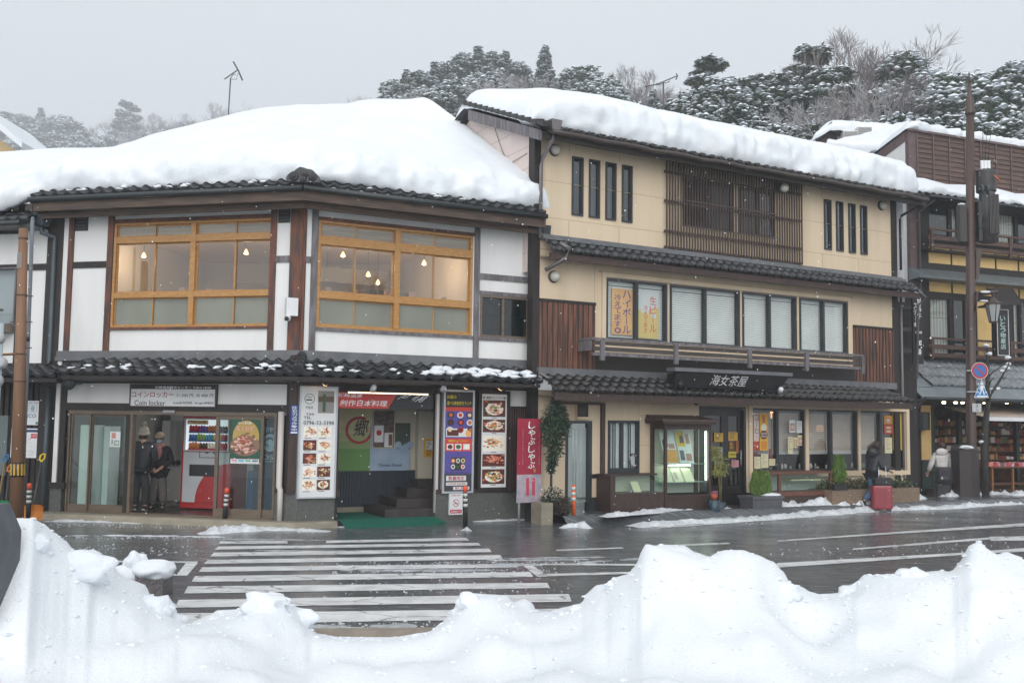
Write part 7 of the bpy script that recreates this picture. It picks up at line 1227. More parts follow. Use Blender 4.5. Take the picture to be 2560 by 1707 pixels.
for i in range(44):
 x=rn.choice([rn.uniform(60,420),rn.uniform(470,720),rn.uniform(1020,1480),rn.uniform(1780,2340)]);y,Dc=crest(x);p=ond(pp(x,y+rn.uniform(6,60)),Dc-rn.uniform(.05,.4));mb=MB();r=.035+.13*rn.random()**2
 mb.blob(p-Vector((0,0,r*.35)),(r*1.25,r,r*.8),i,.45,3,0,True,1.8);tag(mb.out('snow_clod',SNOW,loc=p),'rounded clod of snow lying on the ploughed bank crest','snow clod','snow clods along the bank')
m=MB();rn=random.Random(55);vs_,fs_=ico(1)
def crumbs(m,pts,r0,r1):
 for p in pts:
  r=r0+(r1-r0)*rn.random()**3;q=[rn.uniform(.6,1.3) for _ in range(3)];o=rn.uniform(0,6);c_,s_=math.cos(o),math.sin(o)
  m.mesh([p+Vector(((v.x*c_-v.y*s_)*r*q[0],(v.x*s_+v.y*c_)*r*q[1],v.z*r*q[2]*.45))*(1+.3*noise.noise(v*2+p)) for v in vs_],fs_,0,False)
crumbs(m,[onbank((rn.uniform(-100,2450)-X0)/(X1-X0),1-.14-.3*abs(rn.gauss(0,.45)) if rn.random()<.6 else rn.uniform(.5,.95)) for i in range(2200)],.004,.034);tag(m.out('snow_crumbs',SNOW,loc=(0,8,0)),'small crumbs of snow strewn over the ploughed bank','snow',kind='stuff')
m=MB();LN=[([z4s(300,290),z4s(1300,300),z4s(2100,338)],.35,420),([z4s(400,372),z4s(1500,380)],.3,260),([z5s(0,560),z5s(1850,535)],.35,520),([z5s(100,600),z5s(1500,590)],.4,320),([z6s(40,330),z6s(700,292),z6s(1500,236),z6s(2400,190)],.5,620),([z5s(-300,940),z5s(700,930)],.5,320),([z5s(100,700),z5s(1600,690)],.8,300),([z6s(900,480),z6s(2300,420)],.9,260),([z4s(500,450),z4s(1300,470)],.8,200)]
for px,w,n in LN:
 P_=[onz(q) for q in px];pts=[]
 for i in range(n):k=rn.randrange(len(P_)-1);p=P_[k].lerp(P_[k+1],rn.random());pts.append(p+Vector((rn.uniform(-.2,.2),rn.gauss(0,w*.5),.002)))
 crumbs(m,pts,.003,.02)
tag(m.out('slush_crumbs',SLUSH,loc=(0,14,0)),'crumbs of slush strewn over the wet road and crossing','slush',kind='stuff')
# granite block with its snow cap, buried shrub, dark post at the left edge
pa,pb=onz(pp(308,1374)),onz(pp(372,1372));w=(pb-pa).length;zt=.27;t=thing('granite_block','low speckled granite block capped with snow beside the left crossing line','stone block',(pa+pb)/2)
m=MB();m.hexa([pa,pb,pb+Vector((0,.35,0)),pa+Vector((0,.35,0))]+[p+Vector((0,0,zt)) for p in (pa,pb,pb+Vector((0,.35,0)),pa+Vector((0,.35,0)))]);m.out('block',mat('speckled granite',(.18,.16,.16),(.07,.065,.07),.6,(55,55,55),.4,.6,bump=.2),t)
m=MB();c=(pa+pb)/2+Vector((0,.17,zt));m.blob(c+Vector((-.02,0,.02)),(.24,.24,.12),3,.2,4);m.blob(c+Vector((-.22,-.02,.06)),(.13,.15,.17),5,.25,4);m.blob(c+Vector((-.3,-.04,-.12)),(.22,.2,.22),8,.25,4);tag(m.out('snow_cap',SNOW,loc=c),'rounded lumps of snow on the low granite block','snow',kind='stuff')
t=thing('buried_shrub','dark bare shrub stump poking out of a hollow in the big snow mound','shrub',ond(z6s(235,690),7.75));m=MB();rn=random.Random(5)
for i in range(26):
 a=ond(z6s(232+rn.uniform(-22,22),708+rn.uniform(-6,10)),7.7+rn.uniform(-.05,.1));b=ond(z6s(235+rn.uniform(-34,30),655+rn.uniform(-20,25)),7.72+rn.uniform(-.05,.1));m.tube([a,a.lerp(b,.5)+Vector((rn.uniform(-.01,.01),0,0)),b],[.014,.01,.006],5)
a=ond(z6s(130,615),7.65);b=ond(z6s(200,668),7.68);m.tube([a,a.lerp(b,.5),b],.01,5);m.out('stem',mat('dark bark',(.045,.04,.04),(.1,.1,.1),.9,(30,30,30),.45,.65),t)
t=thing('stone_post','dark grey square post with a sloped top in the snow at the left edge','post',ond((-60,1440),6.6));D_=6.6;x1=ond((47,1450),D_+.46).x
hb=ond((47,1345),D_).z;ht=ond((33,1270),D_).z;m=MB();W2=.46
m.hexa([(x1-W2,D_,-.05),(x1,D_,-.05),(x1,D_+W2,-.05),(x1-W2,D_+W2,-.05),(x1-W2,D_,hb),(x1,D_,hb),(x1,D_+W2,hb),(x1-W2,D_+W2,hb)]);q=.07;m.hexa([(x1-W2,D_,hb),(x1,D_,hb),(x1,D_+W2,hb),(x1-W2,D_+W2,hb),(x1-W2+q,D_+q,ht),(x1-q*.8,D_+q,ht),(x1-q*.8,D_+W2-q,ht),(x1-W2+q,D_+W2-q,ht)]);m.out('shaft',mat('dark grey stone',(.1,.105,.12),(.075,.08,.09),.7,(9,9,9),bump=.1),t)
# ================================================================ poles, signs, bollards, shovels, plants
POLE_TAN=mat('tan brown pole',(.24,.125,.065),(.19,.1,.055),.6,(4,4,1.5),.35,.65,bump=.1);STRAP=flat((.09,.05,.03))
Dp=18.0;t=thing('utility_pole','tan brown pole with a yellow and black striped band at the left','pole',ond(z2(140,1350),Dp));xb,xt=ond(z2(132,1340),Dp),ond(zC(200,245),Dp);m=MB();b_=Vector((xb.x,Dp,-.02));tp=Vector((xt.x,Dp,xt.z));wt,wb=36*.2933*Dp/F,53*.3188*Dp/F;m.tube([b_,tp],[wb,wt],18);m.out('shaft',POLE_TAN,t)
def onp(z):return b_.lerp(tp,(z-b_.z)/(tp.z-b_.z)),wb+(wt-wb)*(z-b_.z)/(tp.z-b_.z)
zb0,zb1=ond(z2(135,1040),Dp).z,ond(z2(135,925),Dp).z;m=MB();p0,r0_=onp(zb0);p1,r1_=onp(zb1);m.tube([p0,p1],[r0_+.006,r1_+.006],18,0)
for i in range(12):
 a=2*math.pi*i/12;d=Vector((math.cos(a),math.sin(a),0));s_=Vector((-d.y,d.x,0));a0=p0+d*(r0_+.006);a1=p1+d*(r1_+.006);up=Vector((0,0,.03));m.hexa([a0+up-s_*.017+d*.004,a0+up+s_*.017+d*.004,a0+up+s_*.017-d*.02,a0+up-s_*.017-d*.02,a1-up-s_*.017+d*.004,a1-up+s_*.017+d*.004,a1-up+s_*.017-d*.02,a1-up-s_*.017-d*.02],1)
m.out('hazard_band',[BLACK,flat(hexc('c09a3c'))],t);m=MB()
for Y in (328,810,1312,1545):z=ond(zC(190,Y),Dp).z;p,r_=onp(z);m.tube([p-Vector((0,0,.012)),p+Vector((0,0,.012))],r_+.008,18)
for X,Y in ((280,820),(275,1040),(270,1260)):q=ond(zC(X,Y),Dp);p,r_=onp(q.z);m.tube([p,q],.012,6)
m.tube([onp(ond(zC(90,1040),Dp).z)[0],ond(zC(90,1040),Dp)],.012,6);m.out('strap',STRAP,t);m=MB();p,r_=onp(ond(zC(180,510),Dp).z);m.box((p.x-.06,Dp-r_-.006,p.z-.17),(p.x+.03,Dp-r_+.03,p.z+.12));m.out('plate',flat((.2,.18,.16)),t)
t=thing('conduit_pipe','thin grey steel pipe standing beside the tan pole','pipe',ond(zC(220,1500),18.3));m=MB();a,b=ond(zC(278,165),18.3),ond(zC(228,1500),18.3);b=a+(b-a)*((a.z+.02)/(a.z-b.z));m.tube([b,a],.035,10);m.lathe(a,[(.036,0),(.03,.03),(.012,.045)],10);m.out('pipe',mat('grey blue steel pipe',(.2,.22,.25),(.15,.165,.19),.4,(3,3,3)),t);m=MB();p=ond(zC(233,1185),18.3);m.tube([p-Vector((0,0,.04)),p+Vector((0,0,.04))],.05,10);m.out('clamp',BLACK,t)
t=thing('traffic_mirror','grey backs of two round traffic mirrors on an orange pole cut by the left edge','mirror',ond((2,1290),16));m=MB();a=ond(zC(5,1600),16);a.z=0;b=ond(zC(12,1050),16);m.tube([Vector((b.x,16,0)),b],.045,10);m.out('pole',flat((.35,.42,.44)),t)
for X,Y,r_ in ((-10,1180,55),(10,1390,55),(-30,1540,60)):p=ond(zC(X,Y),16);m=MB();m.lathe(p,[(r_*.2933*16/F*.9,0),(r_*.2933*16/F,.02),(r_*.2933*16/F*.85,.08),(.05,.12)],20,0,(.3,-1,0));m.out('mirror_back',mat('grey mirror back',(.4,.41,.42),rough=.5),t)
m=MB();m.tube([ond(zC(-10,1318),16),ond(zC(60,1316),16.6),ond(zC(130,1312),17.8)],.022,8);m.out('bracket',flat((.35,.17,.06)),t)
# bollards
def bollard(top,foot,lb,kind,D=None):
 p0=onz(foot) if D is None else ond(foot,D);p0.z=0;D=p0.y;pt=ond(top,D);t=thing('bollard',lb,'bollard',p0,'flexible bollards along the street');h=pt.z;ax=Vector((pt.x-p0.x,0,h));r=.042
 def sec(a,b,mt,name,k=1):m=MB();m.lathe(p0,[(r*k,a*ax.length),(r*k,b*ax.length)],16,0,ax);m.out(name,mt,t)
 if kind=='black':
  sec(0,.84,mat('black rubber',(.012,.012,.013),rough=.55),'post');m=MB();L_=ax.length;m.lathe(p0,[(r*1.03,.85*L_),(r*1.03,.96*L_),(r*.7,.99*L_),(r*.2,L_)],16,0,ax);m.out('cap',flat(hexc('e05a38'),.5),t)
  for a in (.79,.67,.55):sec(a-.035,a+.035,mat('reflective band',(.6,.6,.58),rough=.35),'reflector',1.04)
  m=MB();m.lathe(p0,[(r*1.6,0),(r*1.5,.03),(r*.9,.05)],14);m.out('base',BLACK,t)
 else:
  sec(0,1,flat(hexc('d8602a'),.5),'post')
  for a in (.91,.77,.63):sec(a-.045,a+.045,mat('reflective band',(.6,.6,.58),rough=.35),'reflector',1.05)
  m=MB();m.lathe(p0,[(r*2,0),(r*1.8,.03),(r,.06)],14);m.out('base',flat(hexc('c8552a')),t)
bollard(z2(232,1088),z2(222,1345),'black bollard with an orange cap beside the shovels at the far left','black',18.6);bollard(zD(228,1040),zD(190,1480),'black bollard with an orange cap leaning in front of the right sliding door','black');bollard(z4(1578,1090),z4(1580,1445),'black bollard with an orange cap in front of the no smoking notice','black');bollard(z6(333,1183),z6(337,1522),'orange bollard with white bands in front of the service door','orange')
# snow shovels leaning on the slatted wall
def shovel(lb,grip,foot,D0,D1,hc,bc,blade,shaft=(.06,.06,.065)):
 g_,f_=ond(grip,D1),ond(foot,D0);f_.z=max(f_.z,.02);t=thing('snow_shovel',lb,'shovel',f_,'snow shovels by the slatted wall');m=MB();m.tube([f_,g_],.016,8);m.out('shaft',flat(shaft),t)
 m=MB();k=.052;u=(g_-f_).normalized();s=u.cross(Vector((0,1,0))).normalized();o=g_;m.tube([o,o+u*.05-s*.02,o+u*.08-s*k,o+u*.2-s*(k-.005),o+u*.22,o+u*.2+s*(k-.005),o+u*.08+s*k,o+u*.05+s*.02,o],.017,8);m.out('handle',flat(hc),t)
 if blade:
  x0,y0,x1,y1=blade;m=MB();a,b=ond(z2(x0,y0),D0-.08),ond(z2(x1,y1),D0-.1);W_,h=b.x-a.x,a.z-max(b.z,.03);zb=max(b.z,.03)
  def bl(s,t_):return Vector((a.x+W_*s,D0-.1+.12*(abs(s-.5)*2)**2*-.5+.1*(1-t_)*-.3+.03*math.sin(t_*3),zb+h*t_*(1-.12*(abs(s-.5)*2)**4*(t_>.8))))
  m.grid(bl,14,10);m.grid(lambda s,t_:bl(s,t_)+Vector((0,.015,0)),14,10);m.out('blade',mat('shovel plastic',bc,tuple(x*.8 for x in bc),.5,(5,5,5)),t)
shovel('snow shovel with a yellow grip and orange blade',z2(325,925),z2(258,1260),18.75,19.5,hexc('d8b830'),hexc('e08a38'),(195,1255,343,1375));shovel('snow shovel with an orange grip and green blade',z2(72,1005),z2(45,1220),18.9,19.5,hexc('d88030'),hexc('258a58'),(-40,1222,78,1300));shovel('shovel with a blue grip and wooden shaft at the left edge',z2(38,930),z2(-5,1180),18.9,19.5,hexc('2a70a0'),None,None,hexc('8a7048'))
# brown steel pole with transformer, lamp and traffic signs
Dq=27.4;t=thing('steel_utility_pole','tall dark brown steel utility pole with a spiked top and transformer at the right','pole',ond(z9(600,1350),Dq));q0=ond(z9(598,900),Dq);q1=ond(pp(2228,262),Dq);m=MB();m.tube([Vector((q0.x,Dq,0)),q0,q1],[.15,.145,.115],8);m.out('shaft',POLE_BROWN,t)
m=MB();m.lathe(q1,[(.135,-.02),(.14,.03),(.115,.18),(.11,.42),(.07,.5),(.05,.9)],12);m.lathe(q1+Vector((0,0,.88)),[(.05,0),(.012,.35)],8);m.out('finial',POLE_BROWN,t)
bx0,bx1=ond(z9(480,1330),Dq-.35).x,ond(z9(722,1330),Dq-.35).x;zt_=ond(z9(600,940),Dq-.35).z;bm_=(bx0+bx1)/2;W2=(bx1-bx0)/2
def octa(r,z0,z1_,mb,mi=0,k=1.0):mb.tube([Vector((bm_,Dq,z0)),Vector((bm_,Dq,z1_))],[r,r*k],8,mi,True,False)
m=MB();octa(W2*1.03,-.02,zt_,m);octa(W2*1.03,zt_,zt_+.12,m,0,.82);m.out('pole_box',mat('brown steel pole cover',(.04,.03,.03),(.028,.022,.022),.45,(2,2,1),.35,.65),t)
p=ond(z9(555,920),Dq-.3);m=MB();m.blob(p,(.19,.16,.06),5,.3,3);tag(m.out('snow_cap',SNOW,loc=p),'small cap of snow on the cover of the brown steel pole','snow',kind='stuff')
t=thing('transformer','dark grey pole transformer with white insulators and cooling fins on the brown steel pole','transformer',ond(zA(1150,700),Dq));k_=.2296*Dq/F
c=ond(zA(1150,560),Dq-.05);zb_=ond(zA(1150,790),Dq).z;TRF=mat('dark grey transformer paint',(.06,.055,.055),(.045,.042,.042),.5,(3,3,3));r_=104*k_;m=MB();m.lathe((c.x,c.y,zb_),[(r_*.97,0),(r_,.02),(r_,c.z-zb_-.03),(r_*1.03,c.z-zb_),(r_*.5,c.z-zb_+.06)],20);m.out('upper_tank',TRF,t)
c2=ond(zA(1165,800),Dq-.12);zb2_=ond(zA(1165,1345),Dq).z;m=MB();r2_=82*k_;m.lathe((c2.x-.0,c2.y,zb2_),[(r2_,0),(r2_,c2.z-zb2_),(r2_*.8,c2.z-zb2_+.05)],18);m.out('lower_tank',TRF,t)
x0,x1=ond(zA(1185,1000),Dq-.3).x,ond(zA(1278,1000),Dq-.3).x;za,zb_=ond(zA(1230,815),Dq-.3).z,ond(zA(1230,1245),Dq-.3).z;m=MB()
for i in range(7):x=x0+(x1-x0)*i/6;m.box((x-.012,Dq-.38,zb_),(x+.012,Dq-.05,za))
m.out('cooling_fin',TRF,t)['kind']='stuff'
m=MB();x=ond(zA(1075,1200),Dq).x;m.box((x-.09,Dq-.2,ond(zA(1075,1330),Dq).z),(x+.09,Dq+.1,ond(zA(1075,900),Dq).z));m.out('switch_box',BLACK,t)
for i,X in enumerate((1112,1148,1184)):
 a=ond(zA(X,550),Dq-.1);b=ond(zA(X,445),Dq-.1);m=MB();m.lathe(a,[(.05,0),(.055,(b.z-a.z)*.3),(.042,(b.z-a.z)*.35),(.055,(b.z-a.z)*.6),(.042,(b.z-a.z)*.65),(.055,b.z-a.z)],12);m.out('insulator',WHITE,t)
 m=MB();m.tube([b,ond(zA(X,390),Dq-.1)],.018,6);m.tube([ond(zA(X,400),Dq-.1),ond(zA(X+6,250),Dq-.1),ond(zA(X+8+i*8,160),Dq),ond(zA(1110+i*22,60+i*12),Dq),ond(zA(1060,45),Dq)],.007,5);m.out('cable',BLACK,t)
for X in (1100,1160):m=MB();m.tube([ond(zA(X-5,715),Dq-.32),ond(zA(X+15,720),Dq-.34),ond(zA(X+18,800),Dq-.34)],[.05,.05,.035],8);m.tube([ond(zA(X+18,800),Dq-.34),ond(zA(X+22,1000),Dq-.36),ond(zA(X-10,1120),Dq-.36),ond(zA(1075,1210),Dq-.34)],.012,6);m.out('cutout_cable',flat((.05,.065,.07)),t)
m=MB();m.tube([ond(zA(1240,600),Dq-.4),ond(zA(1300,660),Dq-.4)],[.012,.03],6);m.out('tag',flat(hexc('c8603c')),t)
t=thing('cable_box','narrow dark box strapped to the left side of the brown steel pole','box',ond(zA(880,1100),Dq));x0,x1=ond(zA(852,1100),Dq).x,ond(zA(925,1100),Dq).x;m=MB();m.box((x0,Dq-.12,ond(zA(880,1330),Dq).z),(x1,Dq+.12,ond(zA(880,935),Dq).z));m.out('box',mat('dark brown box',(.03,.024,.024),rough=.5),t);m=MB();p=ond(zA(888,922),Dq-.05);m.blob(p,(.1,.1,.04),2,.3,2);m.out('snow_cap',SNOW,t)
t=thing('cable_bracket','tapered brown steel bracket under the transformer','bracket',ond(zA(1080,1500),Dq));P_=[ond(q,Dq-.06) for q in (zA(1050,1410),zA(1110,1410),zB(1075,340),zB(1045,345))];m=MB();m.hexa([P_[3],P_[2],P_[2]+Vector((0,.1,0)),P_[3]+Vector((0,.1,0)),P_[0],P_[1],P_[1]+Vector((0,.1,0)),P_[0]+Vector((0,.1,0))]);m.out('plate',POLE_BROWN,t)
t=thing('street_lamp','unlit brown hexagonal lantern hanging from an arm on the steel pole','street lamp',ond(zB(1230,560),Dq-.3));Dl=Dq-.35;m=MB();m.tube([ond(zB(1030,500),Dl+.3),ond(zB(1290,478),Dl)],[.07,.05],10);m.tube([ond(zB(1235,490),Dl),ond(zB(1232,545),Dl)],.02,6);m.tube([ond(zB(1060,470),Dl+.1),ond(zB(1035,690),Dl+.25)],.03,6);m.out('arm',POLE_BROWN,t)
c=ond(zB(1230,615),Dl);kk=.2296*Dl/F;zb_=ond(zB(1230,800),Dl).z-c.z;m=MB();m.lathe(c,[(88*kk,0),(92*kk,.02),(50*kk,.1),(25*kk,.19),(10*kk,.22)],6,0,None,False);m.lathe(c+Vector((0,0,zb_)),[(38*kk,-.04),(46*kk,0)],6,0,None,False);m.out('hood',POLE_BROWN,t);m=MB();m.lathe(c+Vector((0,0,zb_)),[(42*kk,0),(76*kk,-zb_)],6,0,None,False);m.out('lantern_glass',mat('frosted lantern glass',(.36,.38,.38),(.3,.32,.32),.3,(3,3,3)),t)
m=MB()
vs=MB();vs.lathe(c+Vector((0,0,zb_)),[(42*kk,0),(78*kk,-zb_)],6);
for i in range(6):m.tube([vs.v[i],vs.v[6+i]],.012,5)
m.out('lantern_frame',POLE_BROWN,t);
for q,r_ in ((ond(zB(1160,480),Dl+.1),(.2,.06,.035)),(ond(zB(1130,578),Dl-.1),(.12,.08,.03))):m=MB();m.blob(q,r_,3,.3,2);m.out('snow_cap',SNOW,t)
fq=Fac((ond(z9(675,237),Dq-.2).x,Dq-.2,0),92)
def q9(X,Y):return fq.uz(z9(X,Y))
t=thing('no_parking_sign','round red and blue no parking sign on the steel pole','traffic sign',fq.P(0,3,0));u,z=q9(675,237);r_=74*.2806*Dq/F;m=MB();m.disc(fq,u,z,r_,r_,-.004,3,28);m.disc(fq,u,z,r_,r_,0,2,28);m.disc(fq,u,z,r_*.95,r_*.95,.002,0,28);m.disc(fq,u,z,r_*.7,r_*.7,.004,1,28);d=r_*.7*.707;q=r_*.09;m.poly(fq,[(u-d-q*.7,z+d-q*.7),(u+d-q*.7,z-d-q*.7),(u+d+q*.7,z-d+q*.7),(u-d+q*.7,z+d+q*.7)],.006,0);m.out('plate',[flat(hexc('b02a38'),.4),flat(hexc('1f66ac'),.4),WHITE,flat((.3,.3,.3))],t);m=MB();m.fb(fq,(u-.35,u+.05,z-.02,z+.02),-.06,-.006);m.out('bracket',flat((.3,.3,.3)),t)
t=thing('crossing_sign','blue triangular pedestrian crossing sign with a walking figure below the round sign','traffic sign',fq.P(0,2,0));a,b,c_=q9(692,318),q9(622,478),q9(757,478);m=MB();m.poly(fq,[b,c_,a],0,2);cx=(b[0]+c_[0])/2;cz=(a[1]+2*b[1])/3
sh=lambda p,k:(cx+(p[0]-cx)*k,cz+(p[1]-cz)*k)
m.poly(fq,[sh(b,.9),sh(c_,.9),sh(a,.9)],.003,0);s_=(a[1]-b[1])/160;X_=lambda x,y:(a[0]+(x-692)*s_,b[1]+(478-y)*s_)
m.disc(fq,*X_(692,352),9*s_,10*s_,.006,1,12)
for pl in ([(682,365),(700,365),(704,410),(680,410)],[(700,368),(716,388),(712,393),(698,382)],[(682,368),(668,402),(674,405),(686,386)],[(693,405),(704,405),(716,448),(706,450)],[(682,405),(693,408),(682,432),(674,452),(664,450),(676,424)]):m.poly(fq,[X_(*p) for p in reversed(pl)],.0065,1)
for pl in ([(648,458),(736,458),(738,470),(645,470)],[(648,425),(665,425),(663,432),(645,432)],[(718,425),(735,425),(738,432),(720,432)]):m.poly(fq,[X_(*p) for p in reversed(pl)],.0065,1)
m.out('plate',[flat(hexc('1f78b8'),.4),WHITE_TXT,WHITE],t);m=MB();m.fb(fq,(a[0]-.4,a[0]+.02,cz-.02,cz+.02),-.06,-.004);m.out('bracket',flat((.3,.3,.3)),t)
t=thing('number_plate','small grey plate with dark characters under the crossing sign','sign',fq.P(0,1.9,0));r=fq.R(z9(608,528),z9(690,605));m=MB();m.fb(fq,r,-.02,0,0);w=r[1]-r[0];m.text(fq,'日',(r[0]+w*.4,r[0]+w*.65,r[2]+.12,r[3]-.02),.003,1);m.text(fq,'12',(r[0]+w*.4,r[0]+w*.68,r[2]+.02,r[2]+.09),.003,1);m.out('plate',[flat((.45,.47,.48)),flat((.08,.09,.1))],t)
# young bare street tree
t=thing('street_tree','bare young street tree with snow on its twigs beside the steel pole','tree',ond(z9(715,930),28));Dt=28;BARK=mat('dark mossy bark',(.055,.055,.045),(.03,.028,.026),.9,(20,20,5),bump=.3);T_=lambda X,Y,d=0:ond(z9(X,Y),Dt+d);m=MB();b_=T_(715,940);b_.z=.05;m.tube([b_,T_(712,900),T_(728,700),T_(748,520),T_(742,400),T_(745,200),T_(738,60),T_(745,-10)],[.11,.1,.09,.075,.06,.045,.03,.015],8);m.out('trunk',BARK,t)
m=MB();rn=random.Random(4)
for br,r0_ in (([(752,500),(790,420),(850,330),(895,250),(930,190),(945,120)],.045),([(748,300),(790,250),(850,210),(880,160)],.025),([(748,400),(770,330),(800,300)],.03),([(742,130),(715,80),(700,20)],.02),([(744,160),(765,90),(772,30)],.018),([(870,300),(900,300),(925,265)],.015),([(722,760),(690,820),(660,770)],.02),([(790,420),(835,400),(850,360)],.015)):
 m.tube([T_(x,y,rn.uniform(-.2,.2)) for x,y in br],[r0_*(1-.75*i/(len(br)-1)) for i in range(len(br))],6)
m.out('branch',BARK,t)
m=MB()
for X,Y in ((905,215),(930,185),(920,225),(880,250),(790,412),(830,405),(735,20),(760,95),(925,130),(690,880)):m.blob(T_(X,Y,-.02)+Vector((0,0,.03)),(.09,.06,.05),X,.5,2,0,True,2)
m.out('snow_load',SNOW,t)
# antennas on the roofs
ANT=flat((.09,.09,.095));k9=mkz(2352,0,120,1000);t=thing('roof_antenna','thin television antenna on a bent mast above the snowy corner restaurant roof','antenna',ond(k9(1343,385),24));A=lambda X,Y,d=0:ond(k9(X,Y),24+d);m=MB();b_=A(1343,385);b_.z-=1.2;m.tube([b_,A(1343,385),A(1356,180)],.016,6);m.out('mast',ANT,t);m=MB();m.tube([A(1320,185),A(1395,133)],.016,5);m.tube([A(1372,82),A(1402,135),A(1426,192)],.02,5)
m.tube([A(1356,180),A(1372,155),A(1385,160)],.01,5);m.tube([A(1362,185),A(1390,186),A(1400,150)],.008,5)
for i in range(7):x,y=1325+11*i,182-7.6*i;m.tube([A(x,y,-.5),A(x,y,.5)],.008,4)
m.out('yagi',ANT,t)
t=thing('roof_antenna','long television antenna beyond the tea house ridge against the trees','antenna',ond(zH(140,500),32));A=lambda X,Y,d=0:ond(zH(X,Y),32+d);m=MB();b_=A(143,500);b_.z-=1.5;m.tube([b_,A(143,500),A(143,360)],.03,6);m.out('mast',ANT,t);m=MB();m.tube([A(30,385),A(100,372),A(190,335),A(232,318)],.02,5);m.tube([A(100,362),A(104,376),A(180,355),A(186,338)],.014,5);m.tube([A(222,305),A(230,320),A(220,342)],.022,5)
for i in range(6):m.tube([A(60+28*i,381-8.5*i,-.4),A(60+28*i,381-8.5*i,.4)],.009,4)
m.out('yagi',ANT,t)
# ---------------------------------------------------------------- plants by the tea house
def leafmat(a,b):return mat('leaves',a,b,.55,(6,6,6))
def leaf_cloud(m,pts,n,size,rn,mi=0,asp=.45,droop=.2):
 for i in range(n):
  c,r=rn.choice(pts);v=Vector((rn.gauss(0,1),rn.gauss(0,1),rn.gauss(0,1)));v=v.normalized()*(rn.random()**.4);p=c+Vector((v.x*r.x,v.y*r.y,v.z*r.z));d=Vector((rn.uniform(-1,1),rn.uniform(-1,1),rn.uniform(-.9,.5)-droop)).normalized();s=d.cross(Vector((rn.uniform(-1,1),rn.uniform(-1,1),rn.uniform(-1,1)))).normalized();L_=size*rn.uniform(.6,1.3)
  m.face([p,p+d*L_*.5+s*L_*asp*.5,p+d*L_,p+d*L_*.5-s*L_*asp*.5],mi)
rn=random.Random(12);V=Vector
P6=lambda X,Y,d=.5:(lambda uz:B.P(uz[0],uz[1],d))(B.uz(z6(X,Y),d))
t=thing('tall_shrub','tall evergreen shrub with fine drooping leaves between the red banner and the service door','shrub',P6(130,1380));t.location.z=0;b_=P6(130,1380);b_.z=.25;m=MB();m.tube([b_,P6(135,1150),P6(140,900),P6(160,700),P6(180,480)],[.035,.03,.025,.02,.008],6)
for i in range(24):y=rn.uniform(450,950);a=P6(150,y);m.tube([a,P6(150+rn.uniform(-75,110),y-rn.uniform(10,60),.5+rn.uniform(-.3,.3))],[.01,.004],4)
m.out('trunk',BARK,t);m=MB();cl=[(P6(X-6,Y,d),V((rx*.8,rx*.8,rz))) for X,Y,d,rx,rz in ((190,470,.5,.17,.18),(150,540,.6,.24,.22),(220,600,.5,.22,.2),(150,660,.6,.25,.22),(210,720,.45,.22,.25),(130,760,.6,.2,.22),(185,840,.5,.2,.22),(150,930,.55,.16,.22),(265,640,.6,.16,.16),(100,640,.5,.16,.2),(140,1010,.5,.08,.14),(230,540,.3,.16,.16))];leaf_cloud(m,cl,3600,.085,rn,0,.3,.45);m.out('foliage',leafmat((.012,.035,.018),(.03,.065,.03)),t)
t=thing('potted_shrub','low reddish brown flowering shrub in a square stone planter under the tall shrub','potted plant',P6(150,1440,.45));t.location.z=0;r=B.R(z6(48,1345),z6(150,1455),.7);m=MB();m.fb(B,(r[0],r[1],0,r[3]),.3,.7,0);m.out('planter',CONC,t);m=MB();leaf_cloud(m,[(P6(150,1260,.55),V((.2,.2,.16))),(P6(230,1350,.6),V((.22,.22,.2))),(P6(100,1310,.5),V((.14,.14,.12))),(P6(250,1420,.6),V((.16,.16,.1)))],1500,.05,rn,0);leaf_cloud(m,[(P6(140,1260,.6),V((.18,.18,.15)))],120,.05,rn,1);leaf_cloud(m,[(P6(230,1370,.6),V((.22,.22,.2)))],800,.05,rn,2);m.out('foliage',[leafmat((.045,.06,.035),(.08,.09,.05)),flat((.42,.4,.36)),leafmat((.05,.03,.026),(.085,.055,.045))],t)
t=thing('bamboo_plant','yellow green bamboo plant in a pot in front of the black door','potted plant',P6(1640,1300,.5));t.location.z=0;b_=P6(1640,1330,.5);b_.z=.3;m=MB()
for i in range(9):m.tube([b_+V((rn.uniform(-.04,.04),rn.uniform(-.04,.04),0)),P6(1640+rn.uniform(-20,20),1120,.5),P6(1640+rn.uniform(-60,70),880+rn.uniform(-30,60),.5+rn.uniform(-.15,.15))],[.008,.007,.003],4)
m.out('stem',flat((.16,.15,.05)),t);m=MB();leaf_cloud(m,[(P6(1600,870,.5),V((.07,.12,.12))),(P6(1630,950,.5),V((.14,.14,.15))),(P6(1670,1010,.5),V((.14,.14,.14))),(P6(1620,1060,.5),V((.12,.14,.1)))],520,.13,rn,0,.16,.3);m.out('foliage',leafmat((.17,.2,.05),(.3,.27,.08)),t);m=MB();m.lathe((b_.x,b_.y,0),[(.1,0),(.14,.3),(.13,.31),(.1,.28)],16);m.out('pot',mat('dark blue pot',(.02,.04,.06),rough=.25),t)
t=thing('flower_pot','small terracotta pot with pink flowers beside the tall showcase','potted plant',P6(1588,1290,.75));b_=P6(1588,1290,.75);t.location.z=0;b_.z=max(b_.z-.06,.02);m=MB();m.lathe((b_.x,b_.y,b_.z),[(.055,0),(.08,.12),(.085,.13),(.06,.12)],14);m.out('pot',flat(hexc('a85038')),t);m=MB();leaf_cloud(m,[((V((b_.x,b_.y,b_.z+.16))),V((.08,.08,.05)))],160,.035,rn,0);m.out('flower',flat(hexc('b06a80')),t);m=MB();m.lathe((b_.x,b_.y,0),[(.12,0),(.14,b_.z-.01),(.1,b_.z)],14);m.out('stand',mat('blue glazed stand',(.02,.045,.07),rough=.2),t)
